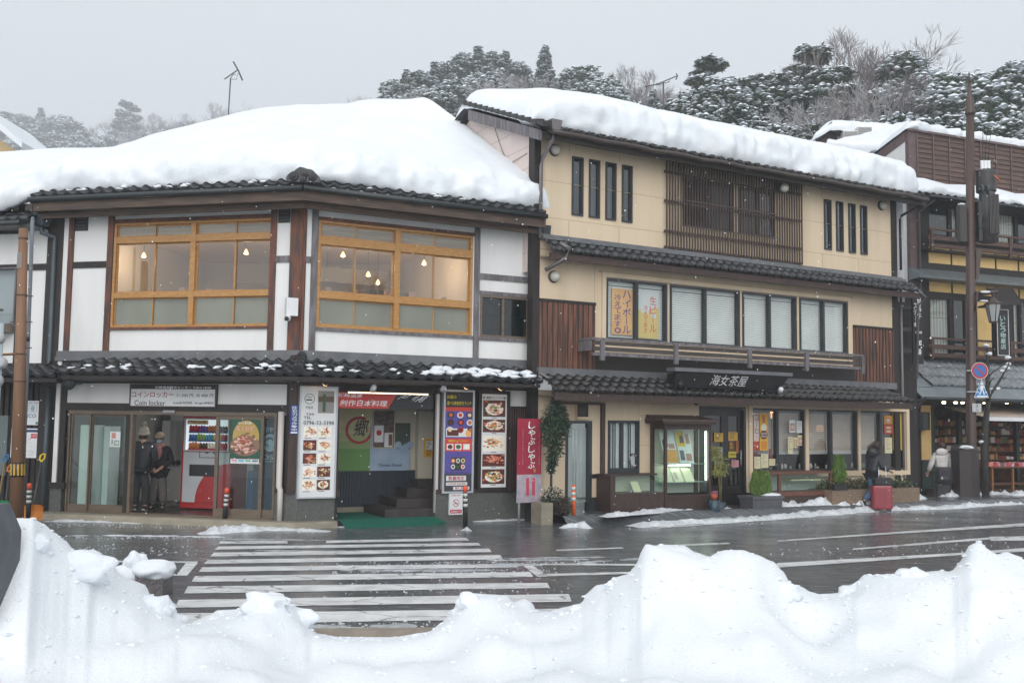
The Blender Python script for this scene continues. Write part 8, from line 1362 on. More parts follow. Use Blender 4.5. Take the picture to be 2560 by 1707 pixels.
P7=lambda X,Y,d=.6:(lambda uz:B.P(uz[0],uz[1],d))(B.uz(z7(X,Y),d))
CYP=leafmat((.09,.17,.035),(.17,.26,.06))
def cypress(m,X,Y0,Y1,wpx,d,n):
 lo,hi=P7(X,Y1,d),P7(X,Y0,d);w=abs(P7(X+wpx,Y1,d).x-lo.x)*1.15;h=hi.z-lo.z
 for i in range(n):
  tt=rn.random()**.8;rr=w*min(1,tt*2.2+.55)*(1-tt**1.8)**.8*rn.random()**.5;a=rn.uniform(0,6.28);p=V((lo.x+math.cos(a)*rr,lo.y+math.sin(a)*rr,lo.z+h*tt));dd=V((math.cos(a)*.35,math.sin(a)*.35,1)).normalized();s=V((-math.sin(a),math.cos(a),0)).lerp(V((rn.uniform(-1,1),rn.uniform(-1,1),0)),.5).normalized();L_=rn.uniform(.05,.1);m.face([p-s*.012,p+s*.012,p+dd*L_+s*.01,p+dd*L_*1.25])
r=B.R(z7(268,1285),z7(540,1372),.75);t=thing('cypress_planter','grey rectangular planter of three small bright green cypress trees with snow beside the black door','planter',B.P(r[0]+.4,0,.6));a,b=r[0],r[1];m=MB();h=r[3];m.hexa([B.P(a+.04,0,.8),B.P(b-.05,0,.8),B.P(b-.05,0,.42),B.P(a+.04,0,.42),B.P(a,h,.84),B.P(b,h,.84),B.P(b,h,.38),B.P(a,h,.38)]);m.fb(B,(a-.02,b+.02,h-.06,h+.005),.36,.86);m.out('trough',mat('grey plastic trough',(.11,.11,.12),(.08,.08,.09),.5,(4,4,4)),t);m=MB();m.blob(B.P(b-.3,h+.01,.62),(.34,.16,.05),4,.25,3);m.out('snow_cap',SNOW,t)
for X,w in ((315,38),(370,36),(418,30)):m=MB();cypress(m,X,1085,1285,w,.62,1500);m.out('cypress',CYP,t)
r=B.R(z7(1000,1232),z7(1780,1325),.8);uE=r[1];t=thing('stone_planter','long tan stone planter of low shrubs and flowers under the right cafe window','planter',B.P(r[0]+2,0,.5));m=MB();m.fb(B,(r[0],uE,0,r[3]),.05,.8);m.out('trough',mat('tan stone planter',(.24,.17,.115),(.17,.12,.085),.8,(18,18,18),bump=.3),t);m=MB();pts=[(B.P(r[0]+.2+i*(uE-r[0]-.3)/13,r[3]+.1+.05*math.sin(i*2.3),.45),V((.24,.24,.16))) for i in range(14)];leaf_cloud(m,pts,4200,.06,rn,0);m.out('foliage',leafmat((.03,.06,.025),(.075,.1,.04)),t)
m=MB();leaf_cloud(m,pts[2:6],200,.04,rn,0);leaf_cloud(m,pts,260,.04,rn,1);leaf_cloud(m,pts[:2],40,.05,rn,2);m.out('flower',[flat(hexc('a84a4a')),flat(hexc('c8c0a8')),flat(hexc('b0a040'))],t)
for X,w,Y in ((1042,32,945),(1085,30,948)):m=MB();cypress(m,X,Y,1165,w,.55,1300);m.out('cypress',CYP,t)
m=MB();a,b=B.uz(z7(1010,1195),.78)[0],B.uz(z7(1125,1195),.78)[0];m.fb(B,(a,b,r[3]+.0,r[3]+.13),.72,.82);m.out('trough',BLACK,t)
# ================================================================ people
SKIN=mat('skin',(.5,.31,.23),(.44,.26,.19),.55,(9,9,9));V=Vector
def skin(name,nodes,edges,mt,par,root,sub=2):
 """nodes: {key: (point, rx, ry)}; a limb skeleton grown to one closed surface"""
 ks=list(nodes);ix={k:i for i,k in enumerate(ks)};o=par.matrix_basis.translation
 me=bpy.data.meshes.new(name);me.from_pydata([tuple(nodes[k][0]-o) for k in ks],[(ix[a],ix[b]) for a,b in edges],[]);ob=bpy.data.objects.new(name,me);C.objects.link(ob)
 md=ob.modifiers.new('s','SKIN');md.use_smooth_shade=True
 for k in ks:d=me.skin_vertices[0].data[ix[k]];d.radius=nodes[k][1:3];d.use_root=k==root
 sm=ob.modifiers.new('u','SUBSURF');sm.levels=sub;sm.render_levels=sub
 dg=bpy.context.evaluated_depsgraph_get();m2=bpy.data.meshes.new_from_object(ob.evaluated_get(dg));ob.modifiers.clear();ob.data=m2;bpy.data.meshes.remove(me);m2.name=name
 m2.materials.clear();m2.materials.append(mt)
 for p in m2.polygons:p.use_smooth=True
 ob.parent=par;return ob
def chain(*ks):return list(zip(ks,ks[1:]))
def hand(nodes,edges,key,wrist,pdir,up,s=1.0,curl=.5):
 """palm with five bent fingers and a thumb leaving its side"""
 pdir=pdir.normalized();side=pdir.cross(up).normalized();up=side.cross(pdir).normalized();pm=wrist+pdir*.05*s
 nodes[key+'p']=(pm,.034*s,.018*s);edges.append((key,key+'p'))
 for i,(off,L_) in enumerate(((-.028,.07),(-.01,.078),(.009,.074),(.026,.058))):
  b=wrist+pdir*.088*s+side*off*s;m1=b+(pdir-up*curl*.6).normalized()*L_*.5*s;m2=m1+(pdir*.6-up*curl*1.4).normalized()*L_*.5*s
  for n,q in zip('abc',(b,m1,m2)):nodes[key+'f%d%s' % (i,n)]=(q,.009*s,.009*s)
  edges+=chain(key+'p',key+'f%da' % i,key+'f%db' % i,key+'f%dc' % i)
 b=wrist+pdir*.035*s-side*.034*s;m1=b+(pdir*.8-side*.7-up*.3).normalized()*.032*s;m2=m1+(pdir-up*.4).normalized()*.03*s
 for n,q in zip('abc',(b,m1,m2)):nodes[key+'t'+n]=(q,.0105*s,.0105*s)
 edges+=chain(key+'p',key+'ta',key+'tb',key+'tc')
class Body:
 """joints given in a frame: x = the person's left, y = the way they face, z up; placed at foot point with a heading"""
 def __init__(s,name,label,foot,face,h,group=None):
  f=V((face[0],face[1],0)).normalized();s.f=f;s.l=V((-f.y,f.x,0));s.o=V(foot);s.k=h/1.7;s.t=thing('person',label,'person',foot,group)
 def p(s,x,y,z):return s.o+(s.l*x+s.f*y+V((0,0,z)))*s.k
def build(b,J,head,face_dir=(0,1),skin_hands=True,sc=1.0):
 """J: dict of joints hip,chest,neck, L/R shoulder, elbow, wrist, knee, ankle, toe in body frame"""
 k=b.k;n={};P={a:b.p(*q) for a,q in J.items()}
 def N(key,pt,rx,ry=None):n[key]=(pt,rx*k,(ry or rx)*k)
 N('hip',P['hip'],.135,.11);N('belly',P['hip'].lerp(P['chest'],.45),.12,.1);N('chest',P['chest'],.14,.11);N('neck',P['neck'],.055,.055);hd=V(head and b.p(*head));N('jaw',P['neck'].lerp(hd,.55),.056,.06);N('head',hd,.078,.088);N('crown',hd+V((0,0,.075*k)),.062,.07)
 e=chain('hip','belly','chest','neck','jaw','head','crown')
 for s in 'LR':
  N(s+'sh',P[s+'sh'],.058);N(s+'el',P[s+'el'],.042);N(s+'wr',P[s+'wr'],.028);e+=chain('chest',s+'sh',s+'el',s+'wr')
  N(s+'th',P['hip'].lerp(P[s+'kn'],.22)+(V((0,0,0))),.085);N(s+'kn',P[s+'kn'],.055);N(s+'an',P[s+'an'],.038);N(s+'to',P[s+'to'],.04,.03);e+=chain('hip',s+'th',s+'kn',s+'an',s+'to')
  d=(P[s+'wr']-P[s+'el']);hand(n,e,s+'wr',P[s+'wr'],d,(V((0,0,1)) if abs(d.normalized().z)<.8 else b.f),k)
 fd=(b.l*face_dir[0]+b.f*face_dir[1]).normalized();N('nose',hd+fd*.098*k-V((0,0,.012*k)),.014,.014);e.append(('head','nose'))
 N('chin',hd+fd*.062*k-V((0,0,.085*k)),.03,.03);e.append(('jaw','chin'))
 sd=V((0,0,1)).cross(fd)
 for q,s_ in (('eL',1),('eR',-1)):N(q,hd+sd*s_*.084*k,.016,.01);e.append(('head',q))
 ob=skin('body',n,e,SKIN,b.t,'hip');m=MB()
 for s_ in (1,-1):m.blob(hd+fd*.08*k+sd*s_*.032*k+V((0,0,.012*k)),.011*k,1,0,1)
 m.blob(hd+fd*.084*k-V((0,0,.048*k)),(.02*k,.02*k,.006*k),1,0,1,1);m.out('face_detail',[flat((.02,.015,.012)),flat((.35,.13,.11))],b.t)
 return P,hd,fd,sd,k
def coat(b,P,k,mt,name='coat',hem=None,r=1.0,quilt=0,sleeves=True):
 n={}
 def N(key,pt,rx,ry=None):n[key]=(pt,rx*k*r,(ry or rx)*k*r)
 hemz=hem if hem is not None else .75
 N('c',P['chest'],.185,.15);N('b',P['hip'].lerp(P['chest'],.45),.175,.15);N('h',P['hip'],.185,.155);lo=P['hip'].copy();lo.z=b.o.z+hemz*k;N('l',lo,.2,.165);N('n',P['chest'].lerp(P['neck'],.8),.09,.085);e=chain('l','h','b','c','n')
 for s in 'LR':N(s+'s',P[s+'sh'],.09);N(s+'e',P[s+'el'],.075);N(s+'w',P[s+'el'].lerp(P[s+'wr'],.93),.052);e+=chain('c',s+'s',s+'e',s+'w')
 o=skin(name,n,e,mt,b.t,'b')
 return o
def legs(b,P,k,mt,r=1.0,cuff=.04,name='trousers'):
 n={}
 def N(key,pt,rx,ry=None):n[key]=(pt,rx*k,(ry or rx)*k)
 N('h',P['hip'],.15,.13);e=[]
 for s in 'LR':N(s+'t',P['hip'].lerp(P[s+'kn'],.25),.105*r);N(s+'k',P[s+'kn'],.08*r);N(s+'a',P[s+'kn'].lerp(P[s+'an'],.93),.072*r);e+=chain('h',s+'t',s+'k',s+'a')
 return skin(name,n,e,mt,b.t,'h')
def shoes(b,P,k,mt,sole,r=1.0):
 for s in 'LR':
  n={'a':(P[s+'an']+V((0,0,.02*k)),.055*k*r,.055*k*r),'h':(P[s+'an']-V((0,0,.03*k)),.05*k*r,.045*k*r),'m':(P[s+'an'].lerp(P[s+'to'],.6)-V((0,0,.012*k)),.05*k*r,.042*k*r),'t':(P[s+'to'],.045*k*r,.034*k*r)}
  skin('shoe',n,chain('a','h','m','t'),mt,b.t,'h')
  a,t_=P[s+'an'],P[s+'to'];m=MB();d=(t_-a).normalized();sd=d.cross(V((0,0,1))).normalized();u=sd.cross(d).normalized();base=a-u*.085*k-d*.05*k;L_=(t_-a).length+.1*k
  ring=[base+d*(L_*q)+sd*(w*k) for q,w in ((0,.028),(.3,.036),(.7,.044),(.95,.028))]+[base+d*(L_*q)-sd*(w*k) for q,w in ((.95,.028),(.7,.044),(.3,.036),(0,.028))]
  m.face(ring);m.face([p+u*.03*k for p in reversed(ring)]);N_=len(ring)
  for i in range(N_):m.face([ring[i],ring[i]+u*.03*k,ring[(i+1) % N_]+u*.03*k,ring[(i+1) % N_]])
  m.out('sole',sole,b.t)
def puff(name,b,c,r,seed,mt,amp=.25,sub=3,fr=1.6):m=MB();m.blob(c,r,seed,amp,sub,0,True,fr);return m.out(name,mt,b.t)
def fur(m,c,r,n,L_,rn,mi=0):
 for i in range(n):
  v=V((rn.gauss(0,1),rn.gauss(0,1),rn.gauss(0,1))).normalized();p=c+V((v.x*r[0],v.y*r[1],v.z*r[2]));s=v.cross(V((rn.random(),rn.random(),rn.random()))).normalized()*.008;m.face([p-s,p+s,p+v*L_*rn.uniform(.5,1.2)+s*.2+V((0,0,-.01))],mi)
NAVYC=mat('black quilted nylon',(.014,.016,.022),(.03,.032,.04),.5,(2,2,22),.4,.6,bump=.6,bsc=(2,2,13));JEANS=mat('dark blue trousers',(.035,.085,.15),(.055,.11,.19),.8,(9,9,4));DKC=mat('dark charcoal jacket',(.016,.02,.024),(.03,.034,.04),.65,(5,5,8),bump=.3);HAIRB=mat('dark brown hair',(.03,.018,.013),(.06,.035,.025),.55,(60,60,12),bump=.3)
rn=random.Random(31)
# woman walking to the right with a red suitcase
Dw=24.2;ft=ond(z7(1372,1365),Dw);ft.z=.04;b=Body('person','woman in a black hooded quilted coat and blue trousers walking with a red suitcase',ft,(.93,.36),1.63)
J=dict(hip=(0,-.06,.88),chest=(0,.02,1.24),neck=(0,.09,1.4),Lsh=(.17,.03,1.31),Lel=(.2,.1,1.08),Lwr=(.14,.37,1.0),Rsh=(-.17,.03,1.31),Rel=(-.2,.08,1.05),Rwr=(-.15,.36,.97),Lkn=(.09,.1,.47),Lan=(.09,.16,.09),Lto=(.1,.3,.035),Rkn=(-.09,-.14,.46),Ran=(-.09,-.4,.2),Rto=(-.09,-.33,.05))
P,hd,fd,sd,k=build(b,J,(0,.15,1.555));coat(b,P,k,NAVYC,'coat',.66,1.04);legs(b,P,k,JEANS,1.12);shoes(b,P,k,mat('black canvas shoe',(.02,.02,.022),rough=.6),mat('white shoe sole',(.62,.6,.58),rough=.6))
m=MB();m.blob(hd+V((0,0,.035*k))-fd*.03*k,(.105*k,.11*k,.12*k),3,.12,3);m.blob(hd-fd*.05*k-V((0,0,.09*k)),(.09*k,.09*k,.11*k),4,.15,3);fur(m,hd-fd*.03*k+V((0,0,.03)),(.1,.1,.11),250,.05,rn);m.out('hair',HAIRB,b.t)
c=P['neck']-b.f*.1*k+V((0,0,.03));m=MB();m.blob(c,(.16*k,.14*k,.13*k),7,.2,3,0);fur(m,c+b.f*.08*k+V((0,0,.1*k)),(.14*k,.1*k,.1*k),900,.075,rn,1);m.out('fur_hood',[NAVYC,mat('grey brown fur',(.28,.24,.21),(.12,.095,.08),.9,(40,40,40))],b.t)
m=MB();m.blob(hd+fd*.075*k-V((0,0,.045*k)),(.05*k,.05*k,.045*k),2,.05,2);m.out('face_mask',mat('pale mask',(.62,.64,.66),rough=.8),b.t)
sc_,sa=ond(z7(1350,1370),Dw-.3),ond(z7(1525,1188),Dw-.3);t=thing('suitcase','red hard shell suitcase with a telescopic handle beside the woman in black','suitcase',V(((sc_.x+sa.x)/2,Dw-.3,.02)));x0,x1,zt_=sc_.x,sa.x,sa.z;cx=(x0+x1)/2;w=(x1-x0)/2;dd=.13;y0=Dw-.3
def rbox(m,cx,cy,z0,z1_,w,d,r,mi=0):
 pr=[]
 for qx,qy,a0 in ((1,1,0),(-1,1,90),(-1,-1,180),(1,-1,270)):
  for i in range(5):a=math.radians(a0+22.5*i);pr.append((cx+qx*(w-r)+r*math.cos(a),cy+qy*(d-r)+r*math.sin(a)))
 L_=[(z0,.9),(z0+r*.5,.98),(z0+r,1),(z1_-r,1),(z1_-r*.5,.98),(z1_,.9)];rings=[[V((cx+(x-cx)*s,cy+(y-cy)*s,z)) for x,y in pr] for z,s in L_]
 for a,b_ in zip(rings,rings[1:]):
  for i in range(20):m.face([a[i],a[(i+1) % 20],b_[(i+1) % 20],b_[i]],mi,True)
 m.face(list(reversed(rings[0])),mi);m.face(rings[-1],mi)
m=MB();rbox(m,cx,y0,.065,zt_,w,dd,.05);
for i in range(6):x=cx-w*.72+w*1.44*i/5;m.box((x-.012,y0-dd-.006,.13),(x+.012,y0-dd+.01,zt_-.08))
m.box((cx-w-.002,y0-.012,.1),(cx+w+.002,y0+.012,zt_-.02));m.out('shell',mat('deep red polycarbonate',(.24,.02,.033),(.32,.035,.05),.28,(3,3,3),coat=.5),t)
for sx_ in (-1,1):
 for sy in (-1,1):m=MB();m.lathe((cx+sx_*w*.72,y0+sy*dd*.6-.012,.04),[(.028,0),(.028,.024)],12,0,(0,1,0));m.out('wheel',BLACK,t)
hz=ond(z7(1470,1018),Dw-.3).z;m=MB();hw=w*.36;m.tube([V((cx+.03-hw,y0,zt_)),V((cx+.03-hw,y0,hz)),V((cx+.03+hw,y0,hz)),V((cx+.03+hw,y0,zt_))],.011,8);m.out('telescopic_handle',mat('silver tube',(.6,.6,.62),rough=.25,metal=.8),t)
t=thing('tote_bag','black zipped bag resting on top of the red suitcase','bag',V((cx,y0,zt_)));bz=ond(z7(1470,1115),Dw-.3).z;m=MB();rbox(m,cx+.02,y0,zt_+.002,bz,w*.86,.11,.05);m.blob(V((cx+w*.75,y0-.03,zt_+.1)),(.08,.07,.1),3,.2,2,1);m.out('bag',[mat('black bag cloth',(.015,.015,.018),(.03,.03,.034),.6,(8,8,8),bump=.3),mat('plum pouch',(.06,.03,.04),rough=.6)],t)
# woman in white at the right
Dv=27.7;ft=ond(z9(345,1380),Dv);ft.z=0;b=Body('person','woman in a white hooded down jacket seen from behind at the right',ft,(.25,.97),1.62)
J=dict(hip=(0,0,.9),chest=(0,.03,1.25),neck=(0,.07,1.41),Lsh=(.18,.02,1.32),Lel=(.3,-.02,1.06),Lwr=(.37,.03,.83),Rsh=(-.18,.02,1.32),Rel=(-.26,-.06,1.08),Rwr=(-.2,-.14,.84),Lkn=(.09,.06,.48),Lan=(.09,.04,.09),Lto=(.1,.2,.035),Rkn=(-.09,.0,.48),Ran=(-.09,-.1,.1),Rto=(-.1,.05,.04))
P,hd,fd,sd,k=build(b,J,(-.03,.1,1.56));coat(b,P,k,mat('white down nylon',(.66,.64,.62),(.58,.56,.54),.6,(2,2,20),.4,.6,bump=.6,bsc=(2,2,11)),'coat',.76,1.13);legs(b,P,k,mat('dark patterned trousers',(.05,.05,.055),(.2,.2,.19),.8,(26,26,26),.5,.6),1.05);shoes(b,P,k,mat('black boots',(.02,.02,.02),rough=.5),BLACK)
m=MB();m.blob(hd+V((0,0,.03*k))-fd*.02*k,(.105*k,.112*k,.12*k),3,.15,3);fur(m,hd+V((0,0,.03)),(.1,.1,.11),250,.04,rn);m.out('hair',HAIRB,b.t);puff('hood',b,P['neck']-b.f*.1*k,(.19*k,.11*k,.12*k),5,mat('white hood nylon',(.64,.62,.6),rough=.65),.2)
q0,q1=ond(z9(278,1385),Dv-.35),ond(z9(405,1240),Dv-.35);cx=(q0.x+q1.x)/2;w=(q1.x-q0.x)/2;t=thing('suitcase','black soft suitcase pulled behind the woman in the white jacket','suitcase',V((cx,Dv-.35,0)));m=MB();rbox(m,cx,Dv-.35,.05,q1.z,w,.12,.05);m.out('shell',mat('black suitcase cloth',(.016,.016,.018),(.032,.032,.035),.6,(12,12,12),bump=.3),t);m=MB();m.tube([V((cx-.08,Dv-.3,q1.z)),V((cx-.08,Dv-.3,q1.z+.42)),V((cx+.1,Dv-.3,q1.z+.42)),V((cx+.1,Dv-.3,q1.z))],.011,8);m.out('telescopic_handle',BLACK,t)
for sx_ in (-1,1):m=MB();m.lathe((cx+sx_*w*.7,Dv-.45,.028),[(.028,0),(.028,.03)],12,0,(0,1,0));m.out('wheel',BLACK,t)
t=thing('backpack','black backpack with a small white logo riding on the black suitcase','bag',V((cx,Dv-.4,q1.z)));r0_,r1_=ond(z9(285,1232),Dv-.42),ond(z9(422,1108),Dv-.42);cx2=(r0_.x+r1_.x)/2;m=MB();rbox(m,cx2,Dv-.42,q1.z+.003,r1_.z+.04,(r1_.x-r0_.x)/2,.13,.09);m.blob(V((cx2,Dv-.54,q1.z+.13)),((r1_.x-r0_.x)/2*.75,.06,.1),4,.1,3);m.out('pack',mat('black pack cloth',(.015,.016,.02),(.03,.03,.036),.6,(9,9,9),bump=.3),t);m=MB();p=ond(z9(340,1190),Dv-.61);m.box((p.x-.012,p.y,p.z-.03),(p.x+.012,p.y+.02,p.z+.03));m.box((p.x-.03,p.y,p.z-.035),(p.x+.03,p.y+.02,p.z-.02));m.out('logo_patch',WHITE,t)
t=thing('shopping_bag','blue and green striped paper shopping bag held by the woman in white','bag',ond(z9(445,1300),Dv-.1));Q=[ond(z9(*q),Dv-.1) for q in ((432,1300),(480,1290),(455,1095),(412,1100))];o=V((.02,.16,0));m=MB();n=7
for i in range(n):a,c=i/n,(i+1)/n;m.face([Q[0].lerp(Q[1],a),Q[0].lerp(Q[1],c),Q[3].lerp(Q[2],c),Q[3].lerp(Q[2],a)],[0,1,2,3,1,2,0][i])
m.face([Q[1],Q[1]+o,Q[2]+o,Q[2]],3);m.face([Q[0]+o,Q[0],Q[3],Q[3]+o],0);m.face([Q[1]+o,Q[0]+o,Q[3]+o,Q[2]+o],1);m.out('paper_bag',[flat(hexc('3a6a9a')),flat(hexc('6a9a5a')),flat(hexc('a8b45a')),flat(hexc('4a7a86'))],t);m=MB();m.tube([Q[3].lerp(Q[2],.25),ond(z9(405,1092),Dv-.05),Q[3].lerp(Q[2],.75)],.006,5);m.out('handle',flat((.6,.6,.58)),t)
# two people inside the doorway
def inside(q,d):u,z=L.uz(q,d);p=L.P(u,z,d);p.z=ZF;return p
fp=inside(z2(1098,1270),-.55);b=Body('person','person in a dark jacket and pale pompom beanie seen from behind in the doorway',fp,(-.1,1),1.68)
J=dict(hip=(0,0,.9),chest=(0,.01,1.27),neck=(0,.03,1.44),Lsh=(.19,0,1.34),Lel=(.25,-.02,1.06),Lwr=(.2,.14,.86),Rsh=(-.19,0,1.34),Rel=(-.25,.02,1.07),Rwr=(-.17,.18,.9),Lkn=(.1,.03,.48),Lan=(.1,0,.09),Lto=(.13,.15,.035),Rkn=(-.1,.0,.48),Ran=(-.1,-.03,.09),Rto=(-.13,.12,.035))
P,hd,fd,sd,k=build(b,J,(0,.05,1.58));coat(b,P,k,DKC,'jacket',.74,1.1);legs(b,P,k,mat('dark trousers',(.022,.023,.025),(.035,.036,.04),.8,(9,9,4)),1.05);shoes(b,P,k,mat('dark walking shoe',(.05,.05,.052),(.12,.12,.12),.6,(20,20,20)),mat('pale shoe sole',(.35,.35,.35),rough=.6),1.1)
BEAN=mat('cream knitted wool',(.5,.46,.38),(.4,.36,.29),.9,(60,60,60),bump=.4);m=MB();m.blob(hd-fd*.03*k-V((0,0,.03*k)),(.092*k,.085*k,.1*k),3,.1,3);m.out('hair',HAIRB,b.t);m=MB();m.lathe(hd-V((0,0,.03*k)),[(.106*k,0),(.112*k,.05*k),(.108*k,.1*k),(.09*k,.15*k),(.055*k,.18*k),(.01,.195*k)],18);m.lathe(hd-V((0,0,.035*k)),[(.116*k,0),(.12*k,.03*k),(.116*k,.06*k)],18);m.blob(hd+V((0,0,.2*k)),.055*k,2,.2,3);m.out('beanie',BEAN,b.t)
fp=inside(z2(1238,1240),-1.05);b=Body('person','person in glasses, blue mask, pink scarf and black coat facing out of the doorway',fp,(.12,-1),1.56)
J=dict(hip=(0,0,.9),chest=(0,.0,1.26),neck=(0,.03,1.43),Lsh=(.18,0,1.33),Lel=(.26,0,1.07),Lwr=(.1,.22,.95),Rsh=(-.18,0,1.33),Rel=(-.24,.02,1.06),Rwr=(-.08,.24,.93),Lkn=(.1,.03,.48),Lan=(.11,0,.09),Lto=(.13,.14,.035),Rkn=(-.1,.03,.48),Ran=(-.11,0,.09),Rto=(-.13,.14,.035))
P,hd,fd,sd,k=build(b,J,(0,.06,1.57));coat(b,P,k,mat('black fleece coat',(.012,.012,.013),(.025,.025,.028),.9,(12,12,12),bump=.4),'coat',.62,1.12);legs(b,P,k,mat('grey brown trousers',(.13,.115,.11),(.1,.09,.085),.85,(9,9,4)),1.25);shoes(b,P,k,mat('black snow boot',(.022,.02,.02),rough=.6),mat('brown boot sole',(.06,.045,.035),rough=.7),1.3)
m=MB();m.lathe(hd+V((0,0,.02*k)),[(.108*k,0),(.112*k,.05*k),(.095*k,.11*k),(.05*k,.14*k),(.01,.15*k)],18);m.out('knit_cap',mat('tan knitted wool',(.42,.34,.24),(.34,.27,.19),.9,(60,60,60),bump=.4),b.t)
m=MB();m.blob(hd+fd*.06*k-V((0,0,.045*k)),(.07*k,.055*k,.055*k),2,.04,3);m.out('face_mask',mat('blue mask',(.3,.42,.5),rough=.8),b.t)
m=MB()
for s_ in (1,-1):c=hd+fd*.1*k+sd*s_*.034*k+V((0,0,.015*k));m.tube([c+sd*.028*k*math.cos(a)+V((0,0,.022*k*math.sin(a))) for a in [2*math.pi*i/12 for i in range(13)]],.004,5);m.tube([c+sd*s_*.028*k,hd+sd*s_*.088*k+V((0,0,.015*k))],.003,4)
m.out('glasses',BLACK,b.t);m=MB();PKS=mat('pink checked scarf',(.5,.25,.23),(.38,.17,.16),.85,(26,26,26),bump=.3);m.lathe(P['neck']-V((0,0,.05*k)),[(.1*k,0),(.125*k,.04*k),(.11*k,.09*k),(.075*k,.11*k)],16);m.blob(P['chest']+b.f*.15*k+V((0,0,.02*k)),(.08*k,.06*k,.15*k),4,.25,3);m.out('scarf',PKS,b.t)
# ================================================================ wooded hills, trees, air, falling snow
HILL=mat('snowy hillside under trees',(.26,.265,.26),(.6,.63,.66),.9,(.16,.16,.3),.4,.6,bump=.5,bsc=(1.2,1.2,1.2))
def hillmesh(name,cx,cy,lx,ly,h,seed):
 m=MB();m.grid(lambda s,t:Vector((cx+lx*(s-.5)*2,cy+ly*(t-.5)*2,-2+(h+2)*max(0,1-((s-.5)*2)**2)**.8*max(0,1-((t-.5)*2)**2)**.7*(1+.25*noise.noise(Vector((s*4,t*4,seed)))))),60,40);m.out(name,HILL,kind='structure')
hillmesh('hill',-180,465,220,90,78,1);hillmesh('hill',-11,165,62,50,36,2);hillmesh('hill',48,98,62,44,19.5,3)
def leaf_material(name,a,b,snow_lo,snow_hi,sc=.35):
 m=bpy.data.materials.new(name);m.use_nodes=True;n=m.node_tree.nodes;k=m.node_tree.links;bs=n["Principled BSDF"];bs.inputs["Roughness"].default_value=.75;bs.inputs["Specular IOR Level"].default_value=.2
 tcn=n.new("ShaderNodeTexCoord");nz_=n.new("ShaderNodeTexNoise");nz_.inputs["Scale"].default_value=sc;nz_.inputs["Detail"].default_value=4;k.new(tcn.outputs["Object"],nz_.inputs[0]);mx_=n.new("ShaderNodeMix");mx_.data_type='RGBA';mx_.inputs[6].default_value=(*a,1);mx_.inputs[7].default_value=(*b,1)
 rr=n.new("ShaderNodeMapRange");rr.inputs[1].default_value=.35;rr.inputs[2].default_value=.65;k.new(nz_.outputs[0],rr.inputs[0]);k.new(rr.outputs[0],mx_.inputs[0]);k.new(mx_.outputs[2],bs.inputs["Base Color"]);return m
EVG=leaf_material('evergreen leaves',(.05,.08,.05),(.1,.135,.075),0,0);CON=leaf_material('conifer needles',(.045,.068,.055),(.075,.105,.08),0,0);PINE=leaf_material('pine needles',(.06,.078,.05),(.11,.12,.07),0,0)
LSNOW=mat('snow on leaves',(.78,.82,.86),(.68,.72,.76),.8,(.6,.6,.6));TRUNK=mat('tree trunk bark',(.06,.05,.045),(.12,.105,.1),.9,(3,3,.6));TWIG=mat('bare twigs',(.17,.145,.145),(.26,.23,.235),.9,(1,1,1));TWIGS=mat('twigs dusted with snow',(.3,.27,.275),(.5,.49,.51),.9,(.7,.7,.7))
def tuft(m,c,s,rn,mi,flatten=.55):
 n=5
 a0=rn.uniform(0,6.28);up=Vector((rn.uniform(-.5,.5),rn.uniform(-.5,.5),1)).normalized();e=up.cross(Vector((1,.2,0))).normalized();g=up.cross(e)
 for i in range(n):
  a=a0+6.283*i/n+rn.uniform(-.3,.3);d=e*math.cos(a)+g*math.sin(a);L_=s*rn.uniform(.6,1.25);w=(e*-math.sin(a)+g*math.cos(a))*s*.28;dz=up*(-s*flatten*rn.uniform(.1,.9))
  m.face([c,c+d*L_*.55+w+dz*.4,c+d*L_+dz,c+d*L_*.55-w+dz*.4],mi)
def canopy(rn,lobes,n,s,snow,wind=.25):
 """foliage mesh and snow mesh over a set of lobes (centre, radii)"""
 fo,sn=MB(),MB();tot=sum(r.x*r.z+r.y*r.z for c,r in lobes)
 for c,r in lobes:
  k=int(n*(r.x*r.z+r.y*r.z)/tot)
  for i in range(k):
   v=Vector((rn.gauss(0,1),rn.gauss(0,1),rn.gauss(0,1))).normalized();q=rn.random()**.33;p=c+Vector((v.x*r.x,v.y*r.y,v.z*r.z))*q*(1+.42*noise.noise(v*2.6+c));tuft(fo,p,s*rn.uniform(.7,1.3),rn,0)
  for i in range(int(k*snow*.68)):
   v=Vector((rn.gauss(0,1),rn.gauss(0,1),rn.gauss(0,1)+.35)).normalized();p=c+Vector((v.x*r.x,v.y*r.y,v.z*r.z))*rn.uniform(.8,1.04)*(1+.42*noise.noise(v*2.6+c))
   if v.z<-.45:continue
   ss=s*rn.uniform(.4,1.05);a=rn.uniform(0,6.28);t_=p+Vector((0,0,ss*.42));ring=[p+Vector((math.cos(a+1.2566*q)*ss*rn.uniform(.6,1.2),math.sin(a+1.2566*q)*ss*rn.uniform(.6,1.2),-ss*rn.uniform(-.05,.35))) for q in range(5)]
   for q in range(5):sn.face([ring[q],ring[(q+1) % 5],t_])
 return fo,sn
def limbs(rn,h,r,n,spread,top=.9):
 m=MB();pts=[Vector((0,0,-1)),Vector((0,0,h*.3)),Vector((rn.uniform(-.3,.3),rn.uniform(-.3,.3),h*.65)),Vector((rn.uniform(-.4,.4),0,h*top))];m.tube(pts,[r,r*.8,r*.5,r*.12],7)
 for i in range(n):z=h*rn.uniform(.25,.85);a=rn.uniform(0,6.28);L_=spread*(1.1-z/h)*rn.uniform(.8,1.3);m.tube([Vector((0,0,z)),Vector((math.cos(a)*L_*.5,math.sin(a)*L_*.5,z+L_*.3)),Vector((math.cos(a)*L_,math.sin(a)*L_,z+L_*.5))],[r*.35,r*.22,r*.06],5)
 return m
